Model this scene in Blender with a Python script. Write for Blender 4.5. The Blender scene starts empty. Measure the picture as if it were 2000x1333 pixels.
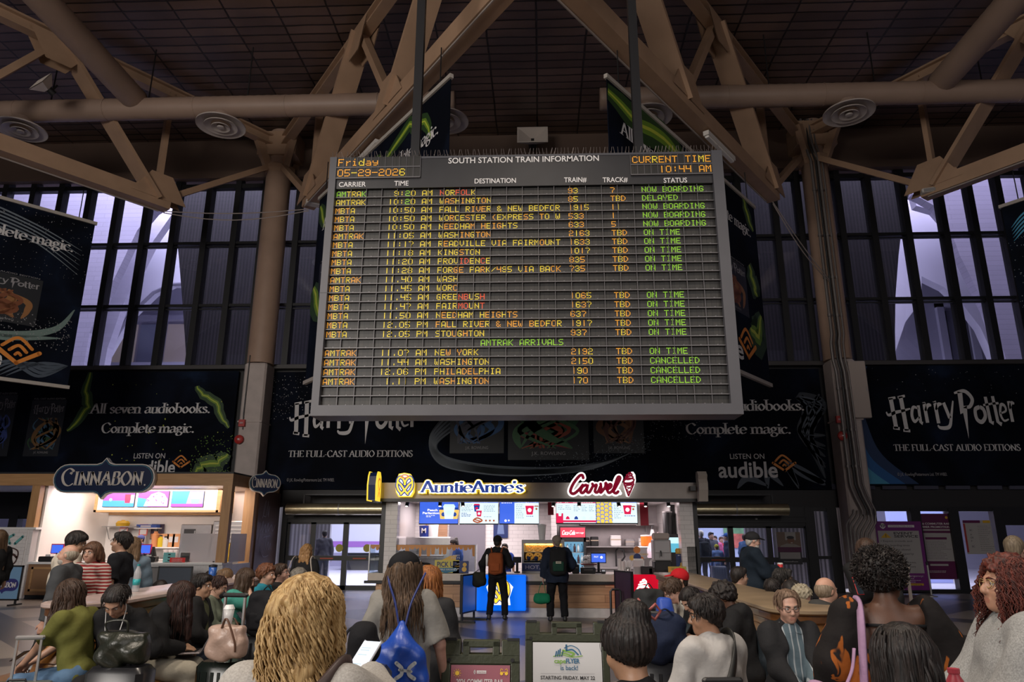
import bpy, math, random
import numpy as np
from mathutils import Vector, Matrix
# ------------------------------------------------------------------ camera
F, PITCH, YAW, ROLL, EYE = 1400.0, math.radians(15.37), math.radians(2.33), math.radians(0.16),1.7
_cp, _sp, _cy, _sy = math.cos(PITCH), math.sin(PITCH), math.cos(YAW), math.sin(YAW)
FWD = Vector((-_sy*_cp, _cy*_cp, _sp)); RI = Vector((_cy, _sy, 0)); UP = RI.cross(FWD)
RI, UP = RI*math.cos(ROLL)+UP*math.sin(ROLL),-RI*math.sin(ROLL)+UP*math.cos(ROLL)
SC = bpy.context.scene
COL = SC.collection
cam_data = bpy.data.cameras.new('camera')
cam = bpy.data.objects.new('camera', cam_data); COL.objects.link(cam)
cam_data.sensor_width = 36; cam_data.lens = F/2000*36; cam_data.clip_end = 300
m = Matrix((RI, UP, -FWD)).transposed().to_4x4(); m.translation = (0,0, EYE)
cam.matrix_world = m
SC.camera = cam
def ray(px, py): return RI*((px-1000)/F) + UP*((666.5-py)/F) + FWD
def at(px, py, y):
 d = ray(px, py); return Vector((0,0, EYE)) + d*(y/d.y)
def atz(px, py, z):
 d = ray(px, py); return Vector((0,0, EYE)) + d*((z-EYE)/d.z)
# ------------------------------------------------------------------ world, light, exposure
SC.view_settings.view_transform = 'Standard'; SC.view_settings.look = 'None'
SC.view_settings.gamma = 1; SC.view_settings.use_curve_mapping = False
SC.view_settings.exposure = 0.0
SC.cycles.max_bounces = 6; SC.cycles.diffuse_bounces = 3; SC.cycles.glossy_bounces = 3
SC.cycles.transmission_bounces = 4; SC.cycles.transparent_max_bounces = 12
SC.cycles.use_denoising = True; SC.cycles.caustics_reflective = False; SC.cycles.caustics_refractive = False
SC.cycles.sample_clamp_indirect = 4
world = bpy.data.worlds.new('sky'); SC.world = world; world.use_nodes = True
world.node_tree.nodes['Background'].inputs[0].default_value = (0.46,0.44,0.62,1)
world.node_tree.nodes['Background'].inputs[1].default_value = 0.09
def area(name, loc, target, size, power, color=(1,1,1), size_y=None, spread=None):
 l = bpy.data.lights.new(name, 'AREA'); l.energy = power; l.color = color
 l.shape = 'RECTANGLE'; l.size = size; l.size_y = size_y or size
 if spread: l.spread = math.radians(spread)
 o = bpy.data.objects.new(name, l); COL.objects.link(o); o.location = loc
 o.rotation_euler = (Vector(target)-Vector(loc)).to_track_quat('-Z', 'Y').to_euler()
 return o
area('daylight_rear_left', (-11,-7,8.5),(-3,9,1.5),9,2600,(1.0,0.93,0.86),7)
area('daylight_rear_right', (9,-7,9),(2,9,1.5),9,640,(1.0,0.93,0.88),7)
area('daylight_forecourt_left', (-17,28,25),(-16,37,8),14,11500,(0.80,0.78,1.0),8)
area('daylight_forecourt_right', (18,28,25),(17,37,8),14,4800,(0.80,0.76,1.0),8)
area('daylight_platforms_left', (-7.5,31,6),(-7.5,33,0),10,1700,(0.92,0.92,1.0),8)
area('outside_fill_left', (-10,26.3,6.7),(-10,29,0),16,420,(1,.94,.93),.7)  # hidden fill added to brighten the corrugated screens outside, no real fitting
area('outside_fill_right', (11,26.3,6.7),(11,29,0),14,560,(1,.94,.93),.7)  # same added fill for the screens beyond the right doors
area('daylight_platforms_right', (11,31,6),(11,33,0),12,1000,(0.93,0.91,1.0),8)
# ------------------------------------------------------------------ materials
MATS = {}
def mat(name, col, rough=0.6, metal=0.0, emit=None, estr=1.0, bump=0.0, bscale=40.0, var=0.0, vscale=6.0, spec=0.5, alpha=None, coat=0.0):
 if name in MATS: return MATS[name]
 m = bpy.data.materials.new(name); m.use_nodes = True
 nt = m.node_tree; b = nt.nodes['Principled BSDF']
 b.inputs['Base Color'].default_value = (*col, 1); b.inputs['Roughness'].default_value = rough
 b.inputs['Metallic'].default_value = metal; b.inputs['Specular IOR Level'].default_value = spec
 if coat: b.inputs['Coat Weight'].default_value = coat
 if alpha is not None: b.inputs['Alpha'].default_value = alpha
 if emit is not None:
  b.inputs['Emission Color'].default_value = (*emit, 1); b.inputs['Emission Strength'].default_value = estr
 if var or bump:
  tc = nt.nodes.new('ShaderNodeTexCoord')
 if var:
  n = nt.nodes.new('ShaderNodeTexNoise'); n.inputs['Scale'].default_value = vscale; n.inputs['Detail'].default_value = 6
  nt.links.new(tc.outputs['Object'], n.inputs['Vector'])
  r = nt.nodes.new('ShaderNodeMapRange'); r.inputs[1].default_value = .25; r.inputs[2].default_value = .75
  r.inputs[3].default_value = 1-var; r.inputs[4].default_value = 1+var
  nt.links.new(n.outputs[0], r.inputs[0])
  x = nt.nodes.new('ShaderNodeVectorMath'); x.operation = 'SCALE'; x.inputs[0].default_value = col
  nt.links.new(r.outputs[0], x.inputs['Scale']); nt.links.new(x.outputs[0], b.inputs['Base Color'])
 if bump:
  n2 = nt.nodes.new('ShaderNodeTexNoise'); n2.inputs['Scale'].default_value = bscale; n2.inputs['Detail'].default_value = 4
  nt.links.new(tc.outputs['Object'], n2.inputs['Vector'])
  bp = nt.nodes.new('ShaderNodeBump'); bp.inputs['Strength'].default_value = bump; bp.inputs['Distance'].default_value = .02
  nt.links.new(n2.outputs[0], bp.inputs['Height']); nt.links.new(bp.outputs[0], b.inputs['Normal'])
 MATS[name] = m
 return m
def nodes_of(name, col=(.5,.5,.5), rough=.6, **k):
 m = mat(name, col, rough, **k); return m, m.node_tree, m.node_tree.nodes['Principled BSDF']
def ramp(nt, fac, stops):
 r = nt.nodes.new('ShaderNodeValToRGB'); e = r.color_ramp.elements
 while len(e) > 1: e.remove(e[-1])
 e[0].position = stops[0][0]; e[0].color = (*stops[0][1], 1)
 for p, c in stops[1:]:
  q = e.new(p); q.color = (*c, 1)
 nt.links.new(fac, r.inputs[0]); return r.outputs[0]
def texco(nt, scale=(1,1,1), rot=(0,0,0), loc=(0,0,0)):
 tc = nt.nodes.new('ShaderNodeTexCoord'); mp = nt.nodes.new('ShaderNodeMapping')
 mp.inputs['Scale'].default_value = scale; mp.inputs['Rotation'].default_value = rot; mp.inputs['Location'].default_value = loc
 nt.links.new(tc.outputs['Object'], mp.inputs[0]); return mp.outputs[0]
def wood(name, c1, c2, axis=0, scale=3.0, rough=.4, planks=None, coat=0.0):
 m, nt, b = nodes_of(name, c1, rough, coat=coat)
 s = [scale*4]*3; s[axis] = scale*.35
 v = texco(nt, s)
 n = nt.nodes.new('ShaderNodeTexNoise'); n.inputs['Scale'].default_value = 1.5; n.inputs['Detail'].default_value = 8
 n.inputs['Distortion'].default_value = .8
 nt.links.new(v, n.inputs['Vector'])
 out = ramp(nt, n.outputs[0], [(.3, c2),(.7, c1)])
 if planks:
  tc = texco(nt, (1,1,1), planks.get('rot', (0,0,0)))
  br = nt.nodes.new('ShaderNodeTexBrick'); br.inputs['Scale'].default_value = 1
  br.inputs['Brick Width'].default_value = planks['w']; br.inputs['Row Height'].default_value = planks['h']
  br.inputs['Mortar Size'].default_value = planks.get('gap', .004); br.inputs['Color1'].default_value = (1,1,1,1)
  br.inputs['Color2'].default_value = (.62,.6,.58,1); br.inputs['Mortar'].default_value = (.25,.22,.2,1)
  nt.links.new(tc, br.inputs['Vector'])
  mx = nt.nodes.new('ShaderNodeMix'); mx.data_type = 'RGBA'; mx.blend_type = 'MULTIPLY'; mx.inputs[0].default_value = 1
  nt.links.new(out, mx.inputs[6]); nt.links.new(br.outputs[0], mx.inputs[7]); out = mx.outputs[2]
 nt.links.new(out, b.inputs['Base Color']); return m
def tiles(name, c1, c2, mortar, w, h, rough=.25, rot=(math.pi/2,0,0), gap=.004, bump=.3, offset=.5):
 m, nt, b = nodes_of(name, c1, rough)
 v = texco(nt, (1,1,1), rot)
 br = nt.nodes.new('ShaderNodeTexBrick'); br.inputs['Scale'].default_value = 1
 br.inputs['Brick Width'].default_value = w; br.inputs['Row Height'].default_value = h; br.inputs['Mortar Size'].default_value = gap
 br.offset = offset
 br.inputs['Color1'].default_value = (*c1,1); br.inputs['Color2'].default_value = (*c2,1); br.inputs['Mortar'].default_value = (*mortar, 1)
 nt.links.new(v, br.inputs['Vector']); nt.links.new(br.outputs[0], b.inputs['Base Color'])
 return m
def glass(name, tint=(.9,.92,1), refl=.06):
 if name in MATS: return MATS[name]
 m = bpy.data.materials.new(name); m.use_nodes = True; nt = m.node_tree; nt.nodes.clear()
 o = nt.nodes.new('ShaderNodeOutputMaterial'); mx = nt.nodes.new('ShaderNodeMixShader')
 t = nt.nodes.new('ShaderNodeBsdfTransparent'); t.inputs[0].default_value = (*tint, 1)
 g = nt.nodes.new('ShaderNodeBsdfGlossy'); g.inputs['Roughness'].default_value = .02
 lw = nt.nodes.new('ShaderNodeLayerWeight'); lw.inputs[0].default_value = .25
 r = nt.nodes.new('ShaderNodeMapRange'); r.inputs[3].default_value = refl; r.inputs[4].default_value = .8
 nt.links.new(lw.outputs['Facing'], r.inputs[0]); nt.links.new(r.outputs[0], mx.inputs[0])
 p = nt.nodes.new('ShaderNodeMath'); p.operation = 'POWER'; p.inputs[1].default_value = 3
 nt.links.new(lw.outputs['Facing'], p.inputs[0]); nt.links.new(p.outputs[0], r.inputs[0])
 nt.links.new(t.outputs[0], mx.inputs[1]); nt.links.new(g.outputs[0], mx.inputs[2]); nt.links.new(mx.outputs[0], o.inputs[0])
 MATS[name] = m; return m
# ------------------------------------------------------------------ objects
def tag(o, label=None, cat=None, group=None, kind=None):
 if label: o['label'] = label
 if cat: o['category'] = cat
 if group: o['group'] = group
 if kind: o['kind'] = kind
 return o
def thing(name, label, cat, loc=(0,0,0), rz=0.0, group=None):
 o = bpy.data.objects.new(name, None); COL.objects.link(o); o.empty_display_size = .1
 o.location = loc; o.rotation_euler = (0,0, rz)
 return tag(o, label, cat, group)
class MB:
 def __init__(s): s.v = []; s.f = []; s.mi = []; s.cm = 0; s.xf = None
 def add(s, vs, fs):
  n = len(s.v)
  if s.xf is not None: vs = [s.xf @ Vector(v) for v in vs]
  s.v += [tuple(v) for v in vs]; s.f += [tuple(i+n for i in f) for f in fs]; s.mi += [s.cm]*len(fs); return s
 def box(s, x0, y0, z0, x1, y1, z1):
  x0, x1 = min(x0, x1), max(x0, x1); y0, y1 = min(y0, y1), max(y0, y1); z0, z1 = min(z0, z1), max(z0, z1)
  return s.add([(x, y, z) for z in (z0, z1) for y in (y0, y1) for x in (x0, x1)],
   [(0,2,3,1),(4,5,7,6),(0,1,5,4),(2,6,7,3),(0,4,6,2),(1,3,7,5)])
 def bevbox(s, x0, y0, z0, x1, y1, z1, r):
  xs = [(x0, x0+r, x1-r, x1)]; out = []
  def ring(z, i):
   return [(x0+r+i, y0+i, z),(x1-r-i, y0+i, z),(x1-i, y0+r+i, z),(x1-i, y1-r-i, z),(x1-r-i, y1-i, z),(x0+r+i, y1-i, z),(x0+i, y1-r-i, z),(x0+i, y0+r+i, z)]
  rings = [ring(z0, r*.7), ring(z0+r, 0), ring(z1-r, 0), ring(z1, r*.7)]
  v = [p for q in rings for p in q]; f = [tuple(range(7,-1,-1)), tuple(range(24,32))]
  for k in range(3):
   for i in range(8): j = (i+1) % 8; f.append((k*8+i, k*8+j, k*8+8+j, k*8+8+i))
  return s.add(v, f)
 def quad(s, a, b, c, d): return s.add([a, b, c, d], [(0,1,2,3)])
 def beam(s, a, b, w, h, up=(0,0,1)):
  a, b = Vector(a), Vector(b); d = (b-a).normalized(); u = Vector(up); sd = d.cross(u)
  if sd.length < 1e-4: sd = d.cross(Vector((1,0,0)))
  sd.normalize(); u = sd.cross(d).normalized(); sd = sd*w/2; u = u*h/2
  return s.add([a-sd-u, a+sd-u, a+sd+u, a-sd+u, b-sd-u, b+sd-u, b+sd+u, b-sd+u],
     [(0,1,2,3),(7,6,5,4),(0,4,5,1),(1,5,6,2),(2,6,7,3),(3,7,4,0)])
 def ibeam(s, a, b, w, h, t=.04, up=(0,0,1)):
  a, b = Vector(a), Vector(b); d = (b-a).normalized(); u = Vector(up); sd = d.cross(u).normalized(); u = sd.cross(d).normalized()
  o = u*(h/2-t/2)
  s.beam(a+o, b+o, w, t, up); s.beam(a-o, b-o, w, t, up); s.beam(a, b, t, h-2*t, up); return s
 def tube(s, pts, r, n=8, cap=True, flat=1.0):
  pts = [Vector(p) for p in pts]; rs = r if isinstance(r, (list, tuple)) else [r]*len(pts)
  v = []; f = []; prev = None
  for i, p in enumerate(pts):
   t = (pts[min(i+1, len(pts)-1)]-pts[max(i-1,0)])
   t = t.normalized() if t.length > 1e-9 else Vector((0,0,1))
   if prev is None:
    a = t.cross(Vector((0,0,1)));
    if a.length < .05: a = t.cross(Vector((1,0,0)))
   else:
    a = prev - t*prev.dot(t)
    if a.length < 1e-6: a = t.cross(Vector((1,0,.3)))
   a.normalize(); prev = a; b = t.cross(a)
   for k in range(n):
    w = 2*math.pi*k/n; v.append(p + a*(math.cos(w)*rs[i]) + b*(math.sin(w)*rs[i]*flat))
  for i in range(len(pts)-1):
   for k in range(n):
    j = (k+1) % n; f.append((i*n+k, i*n+j, i*n+n+j, i*n+n+k))
  if cap: f.append(tuple(range(n-1,-1,-1))); f.append(tuple((len(pts)-1)*n+k for k in range(n)))
  return s.add(v, f)
 def cyl(s, a, b, r, n=16): return s.tube([a, b], r, n)
 def lathe(s, prof, c=(0,0,0), n=20, axis=2):
  v = []; f = []; c = Vector(c)
  for r, z in prof:
   for k in range(n):
    w = 2*math.pi*k/n; p = [math.cos(w)*r, math.sin(w)*r, z]
    if axis == 1: p = [p[0], z, p[1]]
    if axis == 0: p = [z, p[0], p[1]]
    v.append(c+Vector(p))
  for i in range(len(prof)-1):
   for k in range(n):
    j = (k+1) % n; f.append((i*n+k, i*n+j, i*n+n+j, i*n+n+k))
  if prof[0][0] > 1e-6: f.append(tuple(range(n-1,-1,-1)))
  if prof[-1][0] > 1e-6: f.append(tuple((len(prof)-1)*n+k for k in range(n)))
  return s.add(v, f)
 def ball(s, c, r, n=12, sc=(1,1,1)):
  pr = []; v = []; f = []
  for i in range(n//2+1):
   th = math.pi*i/(n//2)
   for k in range(n):
    w = 2*math.pi*k/n
    v.append((c[0]+r*sc[0]*math.sin(th)*math.cos(w), c[1]+r*sc[1]*math.sin(th)*math.sin(w), c[2]-r*sc[2]*math.cos(th)))
  for i in range(n//2):
   for k in range(n):
    j = (k+1) % n; f.append((i*n+k, i*n+j, i*n+n+j, i*n+n+k))
  return s.add(v, f)
 def prism(s, poly, O, U, V, depth):
  O, U, V = Vector(O), Vector(U), Vector(V); N = U.cross(V).normalized()*depth
  ar = sum(poly[i][0]*poly[(i+1) % len(poly)][1]-poly[(i+1) % len(poly)][0]*poly[i][1] for i in range(len(poly)))
  if ar < 0: poly = poly[::-1]
  n = len(poly); fr = [O+U*u+V*v for u, v in poly]; bk = [p-N for p in fr]
  fs = [tuple(range(n)), tuple(range(2*n-1, n-1,-1))]+[(i, n+i, n+(i+1) % n, (i+1) % n) for i in range(n)]
  return s.add(fr+bk, fs)
 def build(s, name, mats, parent=None, smooth=False, bevel=0):
  me = bpy.data.meshes.new(name); me.from_pydata(s.v, [], s.f)
  mats = mats if isinstance(mats, (list, tuple)) else [mats]
  for q in mats: me.materials.append(q)
  if len(mats) > 1: me.polygons.foreach_set('material_index', s.mi)
  if smooth: me.polygons.foreach_set('use_smooth', [True]*len(me.polygons))
  me.update()
  o = bpy.data.objects.new(name, me); COL.objects.link(o)
  if parent is not None: o.parent = parent
  if smooth == 'auto':
   me.set_sharp_from_angle(angle=math.radians(38))
  if bevel:
   b = o.modifiers.new('bevel', 'BEVEL'); b.width = bevel; b.segments = 2; b.limit_method = 'ANGLE'
  return o
def structure(o): o['kind'] = 'structure'; return o
def copy_tree(o, parent=None):
 c = o.copy(); COL.objects.link(c)
 if parent is not None: c.parent = parent
 for ch in list(o.children): copy_tree(ch, c)
 return c
# ------------------------------------------------------------------ writing
_tc = {}
def text_mesh(body, bold=0.0, shear=0.0):
 key = (body, bold, shear)
 if key in _tc: return _tc[key]
 c = bpy.data.curves.new('t', 'FONT'); c.body = body; c.size = 1.0; c.resolution_u = 3; c.offset = bold; c.shear = shear
 o = bpy.data.objects.new('t', c); COL.objects.link(o)
 bpy.context.view_layer.update()
 me = bpy.data.meshes.new_from_object(o.evaluated_get(bpy.context.evaluated_depsgraph_get()))
 v = [(p.co.x, p.co.y) for p in me.vertices]; f = [tuple(p.vertices) for p in me.polygons]
 bpy.data.objects.remove(o); bpy.data.curves.remove(c); bpy.data.meshes.remove(me)
 xs = [p[0] for p in v] or [0]
 _tc[key] = (v, f, min(xs), max(xs)); return _tc[key]
CAP = 0.685
def text(mb, body, O, U, V, h, width=None, align='l', bold=0.0, shear=0.0, lift=.004):
 v, f, x0, x1 = text_mesh(body, bold, shear)
 U, V = Vector(U), Vector(V); N = U.cross(V).normalized()*lift; s = h/CAP; sx = s
 if width: sx = width/max(x1-x0,1e-6)
 off = {'l': 0, 'c': -(x1-x0)*sx/2, 'r': -(x1-x0)*sx}[align]
 mb.add([Vector(O)+U*((a-x0)*sx+off)+V*(b*s)+N for a, b in v], f)
 return (x1-x0)*sx
# ------------------------------------------------------------------ pen-stroke lettering (serif and script)
GL = {
 'a': '.48|S .08,.5 .2,.62 .36,.54 .37,.3 .37,.12 .48,.03;S .37,.37 .14,.31 .05,.16 .15,.0 .37,.14',
 'b': '.52|L< .1,1.02 .1,.05;S .1,.48 .26,.62 .45,.48 .45,.18 .28,0 .1,.08',
 'c': '.46|S .42,.5 .26,.62 .07,.46 .07,.18 .22,0 .44,.12', 'd': '.54|L<> .43,1.02 .43,0;S .43,.5 .27,.62 .07,.46 .07,.16 .22,0 .43,.14',
 'e': '.48|S .08,.34 .43,.36 .4,.55 .25,.62 .08,.46 .07,.18 .22,0 .45,.12',
 'g': '.5|O .22,.62 .38,.42 .22,.24 .07,.42;S .37,.56 .48,.62;S .14,.26 .08,.14 .3,.08 .45,-.04 .34,-.26 .12,-.26 .05,-.1 .17,.05',
 'h': '.54|L<> .1,1.02 .1,0;S .1,.44 .28,.62 .43,.5 .43,.3;L> .43,.36 .43,0', 'i': '.22|L<> .11,.6 .11,0;D .11,.84',
 'k': '.5|L<> .1,1.02 .1,0;L< .42,.6 .1,.28;L> .2,.38 .45,0', 'l': '.22|L<> .11,1.02 .11,0',
 'm': '.82|L<> .1,.6 .1,0;S .1,.44 .27,.62 .4,.5 .4,.3;L> .4,.36 .4,0;S .4,.44 .57,.62 .71,.5 .71,.3;L> .71,.36 .71,0',
 'n': '.54|L<> .1,.6 .1,0;S .1,.44 .28,.62 .43,.5 .43,.3;L> .43,.36 .43,0', 'o': '.52|O .26,.62 .46,.31 .26,0 .06,.31',
 'p': '.53|L<> .1,.6 .1,-.32;S .1,.48 .26,.62 .46,.48 .46,.16 .28,0 .1,.1', 'r': '.38|L<> .1,.6 .1,0;S .1,.4 .22,.6 .36,.56',
 's': '.4|S .34,.5 .2,.62 .07,.5 .16,.36 .3,.26 .34,.12 .2,0 .05,.1', 't': '.34|S .16,.82 .16,.4 .16,.12 .24,0 .34,.07;L .04,.59 .32,.59',
 'u': '.54|L< .1,.6 .1,.25;S .1,.3 .11,.06 .26,0 .43,.16;L<> .43,.6 .43,0', 'v': '.48|L< .05,.6 .24,0;L> .24,0 .43,.6',
 'y': '.48|L< .05,.6 .25,.02;S .43,.6 .25,.02 .16,-.24 .04,-.28', '.': '.2|D .1,.05', "'": '.18|L .1,1.0 .08,.78', '-': '.36|L .06,.34 .3,.34',
 'A': '.74|L> .36,1 .06,0;L> .36,1 .66,0;L .16,.35 .57,.35', 'B': '.62|L<> .12,1 .12,0;S .1,1 .42,.98 .48,.76 .38,.55 .12,.53;S .12,.53 .46,.52 .55,.28 .42,.02 .1,0',
 'C': '.72|S .66,.8 .44,1.02 .14,.82 .08,.45 .22,.08 .46,-.02 .68,.2', 'D': '.76|L<> .12,1 .12,0;S .1,1 .42,1 .66,.8 .68,.3 .46,.02 .1,0',
 'E': '.6|L<> .12,1 .12,0;L .1,1 .52,1 .53,.86;L .12,.53 .42,.53;L .1,0 .54,0 .56,.16', 'F': '.56|L<> .12,1 .12,0;L .1,1 .5,1 .51,.86;L .12,.52 .4,.52',
 'H': '.8|L<> .14,1 .14,0;L<> .66,1 .66,0;L .14,.52 .66,.52', 'I': '.3|L<> .15,1 .15,0', 'L': '.56|L<> .12,1 .12,0;L .1,0 .5,0 .53,.2',
 'N': '.78|L> .13,1 .13,0;L .1,1 .66,.0;L< .66,1 .66,0', 'O': '.8|O .4,1.02 .73,.5 .4,-.02 .07,.5', 'P': '.58|L<> .12,1 .12,0;S .1,1 .42,.99 .52,.74 .4,.48 .12,.47',
 'S': '.52|S .45,.82 .27,1.02 .1,.84 .16,.62 .36,.44 .46,.24 .3,-.02 .1,.04 .05,.2', 'T': '.66|L> .33,1 .33,0;L .04,.86 .05,1 .61,1 .62,.86',
 'U': '.76|L< .12,1 .12,.35;S .12,.4 .14,.08 .38,-.02 .6,.1 .63,.4;L< .63,1 .63,.35', 'V': '.7|L< .05,1 .35,0;L> .35,0 .64,1', ' ': '.3|'}
def spline(pts, closed=False, n=7):
 if len(pts) < 3: return [Vector(p) for p in pts]
 P = [Vector(p) for p in pts]; out = []; N = len(P)
 for i in range(N if closed else N-1):
  if closed: a, b, c, d = P[i-1], P[i], P[(i+1) % N], P[(i+2) % N]
  else: a, b, c, d = P[max(i-1,0)], P[i], P[i+1], P[min(i+2, N-1)]
  for k in range(n):
   t = k/n; out.append(.5*((2*b)+(c-a)*t+(2*a-5*b+4*c-d)*t*t+(3*b-a-3*c+d)*t**3))
 out.append(P[0] if closed else P[-1]); return out
def dedupe(ps):
 o = [ps[0]]
 for p in ps[1:]:
  if (p-o[-1]).length > 1e-5: o.append(p)
 return o
def ribbon(ps, hw, closed=False):
 ps = dedupe(ps); n = len(ps); L = []; R = []
 for i, p in enumerate(ps):
  if closed and i in (0, n-1): t = ps[1]-ps[n-2]
  else: t = ps[min(i+1, n-1)]-ps[max(i-1,0)]
  t = t.normalized(); w = hw(t, i/max(n-1,1)); nn = Vector((-t.y, t.x))
  L.append(p+nn*w); R.append(p-nn*w)
 v = L+R; f = [(n+i, n+i+1, i+1, i) for i in range(n-1)]
 return v, f
def pen_text(mb, body, O, U, V, h, w=.15, thin=.035, nib=.3, serif=.1, width=None, align='l', grow=0.0, lift=.004, shear=0.0, track=0.0, glyphs=None):
 G = glyphs or GL; vs = []; fs = []; x = 0.0; sn, cs = math.sin(nib), math.cos(nib)
 def hw(t, k):
  return math.hypot(w/2*abs(t.x*sn - t.y*cs), thin/2)+grow
 def put(v, f):
  n = len(vs); vs.extend([(p[0]+x+shear*p[1], p[1]) for p in v]); fs.extend([tuple(i+n for i in q) for q in f])
 def disc(c, r):
  put([(c[0]+r*math.cos(i*.5236), c[1]+r*math.sin(i*.5236)) for i in range(12)], [tuple(range(12))])
 for ch in body:
  if ch not in G: ch = ' '
  wd, st = G[ch].split('|')
  for s in st.split(';') if st else []:
   tk = s.split(); kind = tk[0][0]; fl = tk[0][1:]
   pts = [Vector(tuple(float(q) for q in t.split(','))) for t in tk[1:]]
   if kind == 'D': disc(pts[0], w*.55+grow); continue
   ps = spline(pts, kind == 'O') if kind in 'SO' else pts
   put(*ribbon(ps, hw, kind == 'O'))
   if grow:
    for p in ps: disc(p, hw(Vector((0,1)),0)*.85)
   for c, p in (('<', pts[0]),('>', pts[-1])):
    if c in fl and serif:
     sw = serif+w/2+grow; t = thin*.55+grow; put([(p.x-sw, p.y-t),(p.x+sw, p.y-t),(p.x+sw, p.y+t),(p.x-sw, p.y+t)], [(0,1,2,3)])
  x += float(wd)+track
 x -= track
 s = h; sx = width/x if width else h
 U, V = Vector(U), Vector(V); N = U.cross(V).normalized()*lift; off = {'l': 0, 'c': -x*sx/2, 'r': -x*sx}[align]
 mb.add([Vector(O)+U*(p[0]*sx+off)+V*(p[1]*s)+N for p in vs], fs); return x*sx
def strokes(mb, lst, O, U, V, s, w, grow=0.0, lift=.004, taper=None, sx=None):
 U, V = Vector(U), Vector(V); N = U.cross(V).normalized()*lift; sx = sx or s
 for q in lst:
  pts = [Vector(p) for p in q[1]]; ww = q[2] if len(q) > 2 else w
  ps = spline(pts, q[0] == 'O', 9) if q[0] in 'SO' else pts
  hw = (lambda t, k: (ww*taper(k))/2+grow) if taper else (lambda t, k: ww/2+grow)
  v, f = ribbon(ps, hw, q[0] == 'O')
  mb.add([Vector(O)+U*(p.x*sx)+V*(p.y*s)+N for p in v], f)
  if not taper:
   for p in (dedupe(ps) if q[0] == 'L' else (ps[0], ps[-1])):
    r = ww/2+grow
    mb.add([Vector(O)+U*((p.x+r*math.cos(i*.5236))*sx)+V*((p.y+r*math.sin(i*.5236))*s)+N for i in range(12)], [tuple(range(12))])
def poly(mb, pts, O, U, V, sx=1.0, sy=None, lift=.004):
 sy = sy or sx; U, V = Vector(U), Vector(V); N = U.cross(V).normalized()*lift
 ar = sum(pts[i][0]*pts[(i+1) % len(pts)][1]-pts[(i+1) % len(pts)][0]*pts[i][1] for i in range(len(pts)))
 if ar < 0: pts = pts[::-1]
 mb.add([Vector(O)+U*(p[0]*sx)+V*(p[1]*sy)+N for p in pts], [tuple(range(len(pts)))])
def disc2(mb, c, r, O, U, V, lift=.004, n=16, ry=None):
 poly(mb, [(c[0]+r*math.cos(2*math.pi*i/n), c[1]+(ry or r)*math.sin(2*math.pi*i/n)) for i in range(n)], O, U, V, 1,1, lift)
XH, ZH = Vector((1,0,0)), Vector((0,0,1))
# ================================================================== the hall
W = 25.3            # inner face of the glazed wall
CEIL = 17.1
BLK = mat('black_metal', (.008,.008,.009),.45)
TRUSS = mat('truss_paint', (.37,.235,.15),.55, var=.12, vscale=1.5)
DUCT = mat('duct_paint', (.31,.215,.165),.5, var=.1, vscale=1.0)
DARK = mat('dark_panel', (.012,.011,.012),.55)
GREYM = mat('grey_metal', (.42,.41,.40),.4,.6)
WHITE = mat('white_paint', (.72,.70,.69),.5)
m, nt, b = nodes_of('ceiling_boards', (.1,.06,.05),.42)
v = texco(nt, (1,1,1))
n1 = nt.nodes.new('ShaderNodeTexNoise'); n1.inputs['Scale'].default_value = 1.1; n1.inputs['Detail'].default_value = 5
nt.links.new(v, n1.inputs['Vector'])
mixv = nt.nodes.new('ShaderNodeMix'); mixv.data_type = 'VECTOR'; mixv.inputs[0].default_value = .07
nt.links.new(v, mixv.inputs[4]); nt.links.new(n1.outputs['Color'], mixv.inputs[5])
br = nt.nodes.new('ShaderNodeTexBrick'); br.offset = .5; br.inputs['Scale'].default_value = 1
br.inputs['Brick Width'].default_value = 1.46; br.inputs['Row Height'].default_value = .37; br.inputs['Mortar Size'].default_value = .035
br.inputs['Mortar Smooth'].default_value = .4; br.inputs['Bias'].default_value = -.2; br.offset = 0.0
br.inputs['Color1'].default_value = (.165,.103,.078,1); br.inputs['Color2'].default_value = (.085,.052,.041,1); br.inputs['Mortar'].default_value = (.018,.011,.009,1)
nt.links.new(mixv.outputs[1], br.inputs['Vector'])
n2 = nt.nodes.new('ShaderNodeTexNoise'); n2.inputs['Scale'].default_value = .45; n2.inputs['Detail'].default_value = 7
nt.links.new(v, n2.inputs['Vector'])
r2 = ramp(nt, n2.outputs[0], [(.3,(.5,.5,.5)),(.7,(1.15,1.12,1.1))])
mx = nt.nodes.new('ShaderNodeMix'); mx.data_type = 'RGBA'; mx.blend_type = 'MULTIPLY'; mx.inputs[0].default_value = 1
nt.links.new(br.outputs[0], mx.inputs[6]); nt.links.new(r2, mx.inputs[7]); nt.links.new(mx.outputs[2], b.inputs['Base Color'])
bp = nt.nodes.new('ShaderNodeBump'); bp.inputs['Strength'].default_value = .35; bp.inputs['Distance'].default_value = .03
nt.links.new(br.outputs[1], bp.inputs['Height']); bp.invert = True; nt.links.new(bp.outputs[0], b.inputs['Normal'])
structure(MB().box(-30,-9, CEIL, 30, W+.5, CEIL+.3).build('ceiling', m))
m, nt, b = nodes_of('terrazzo', (.2,.18,.16),.3)
v = texco(nt, (1,1,1))
n1 = nt.nodes.new('ShaderNodeTexNoise'); n1.inputs['Scale'].default_value = 60; n1.inputs['Detail'].default_value = 3
nt.links.new(v, n1.inputs['Vector'])
ch = nt.nodes.new('ShaderNodeTexBrick'); ch.offset = 0; ch.inputs['Scale'].default_value = 1; ch.inputs['Brick Width'].default_value = 3.1; ch.inputs['Row Height'].default_value = 3.1
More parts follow.
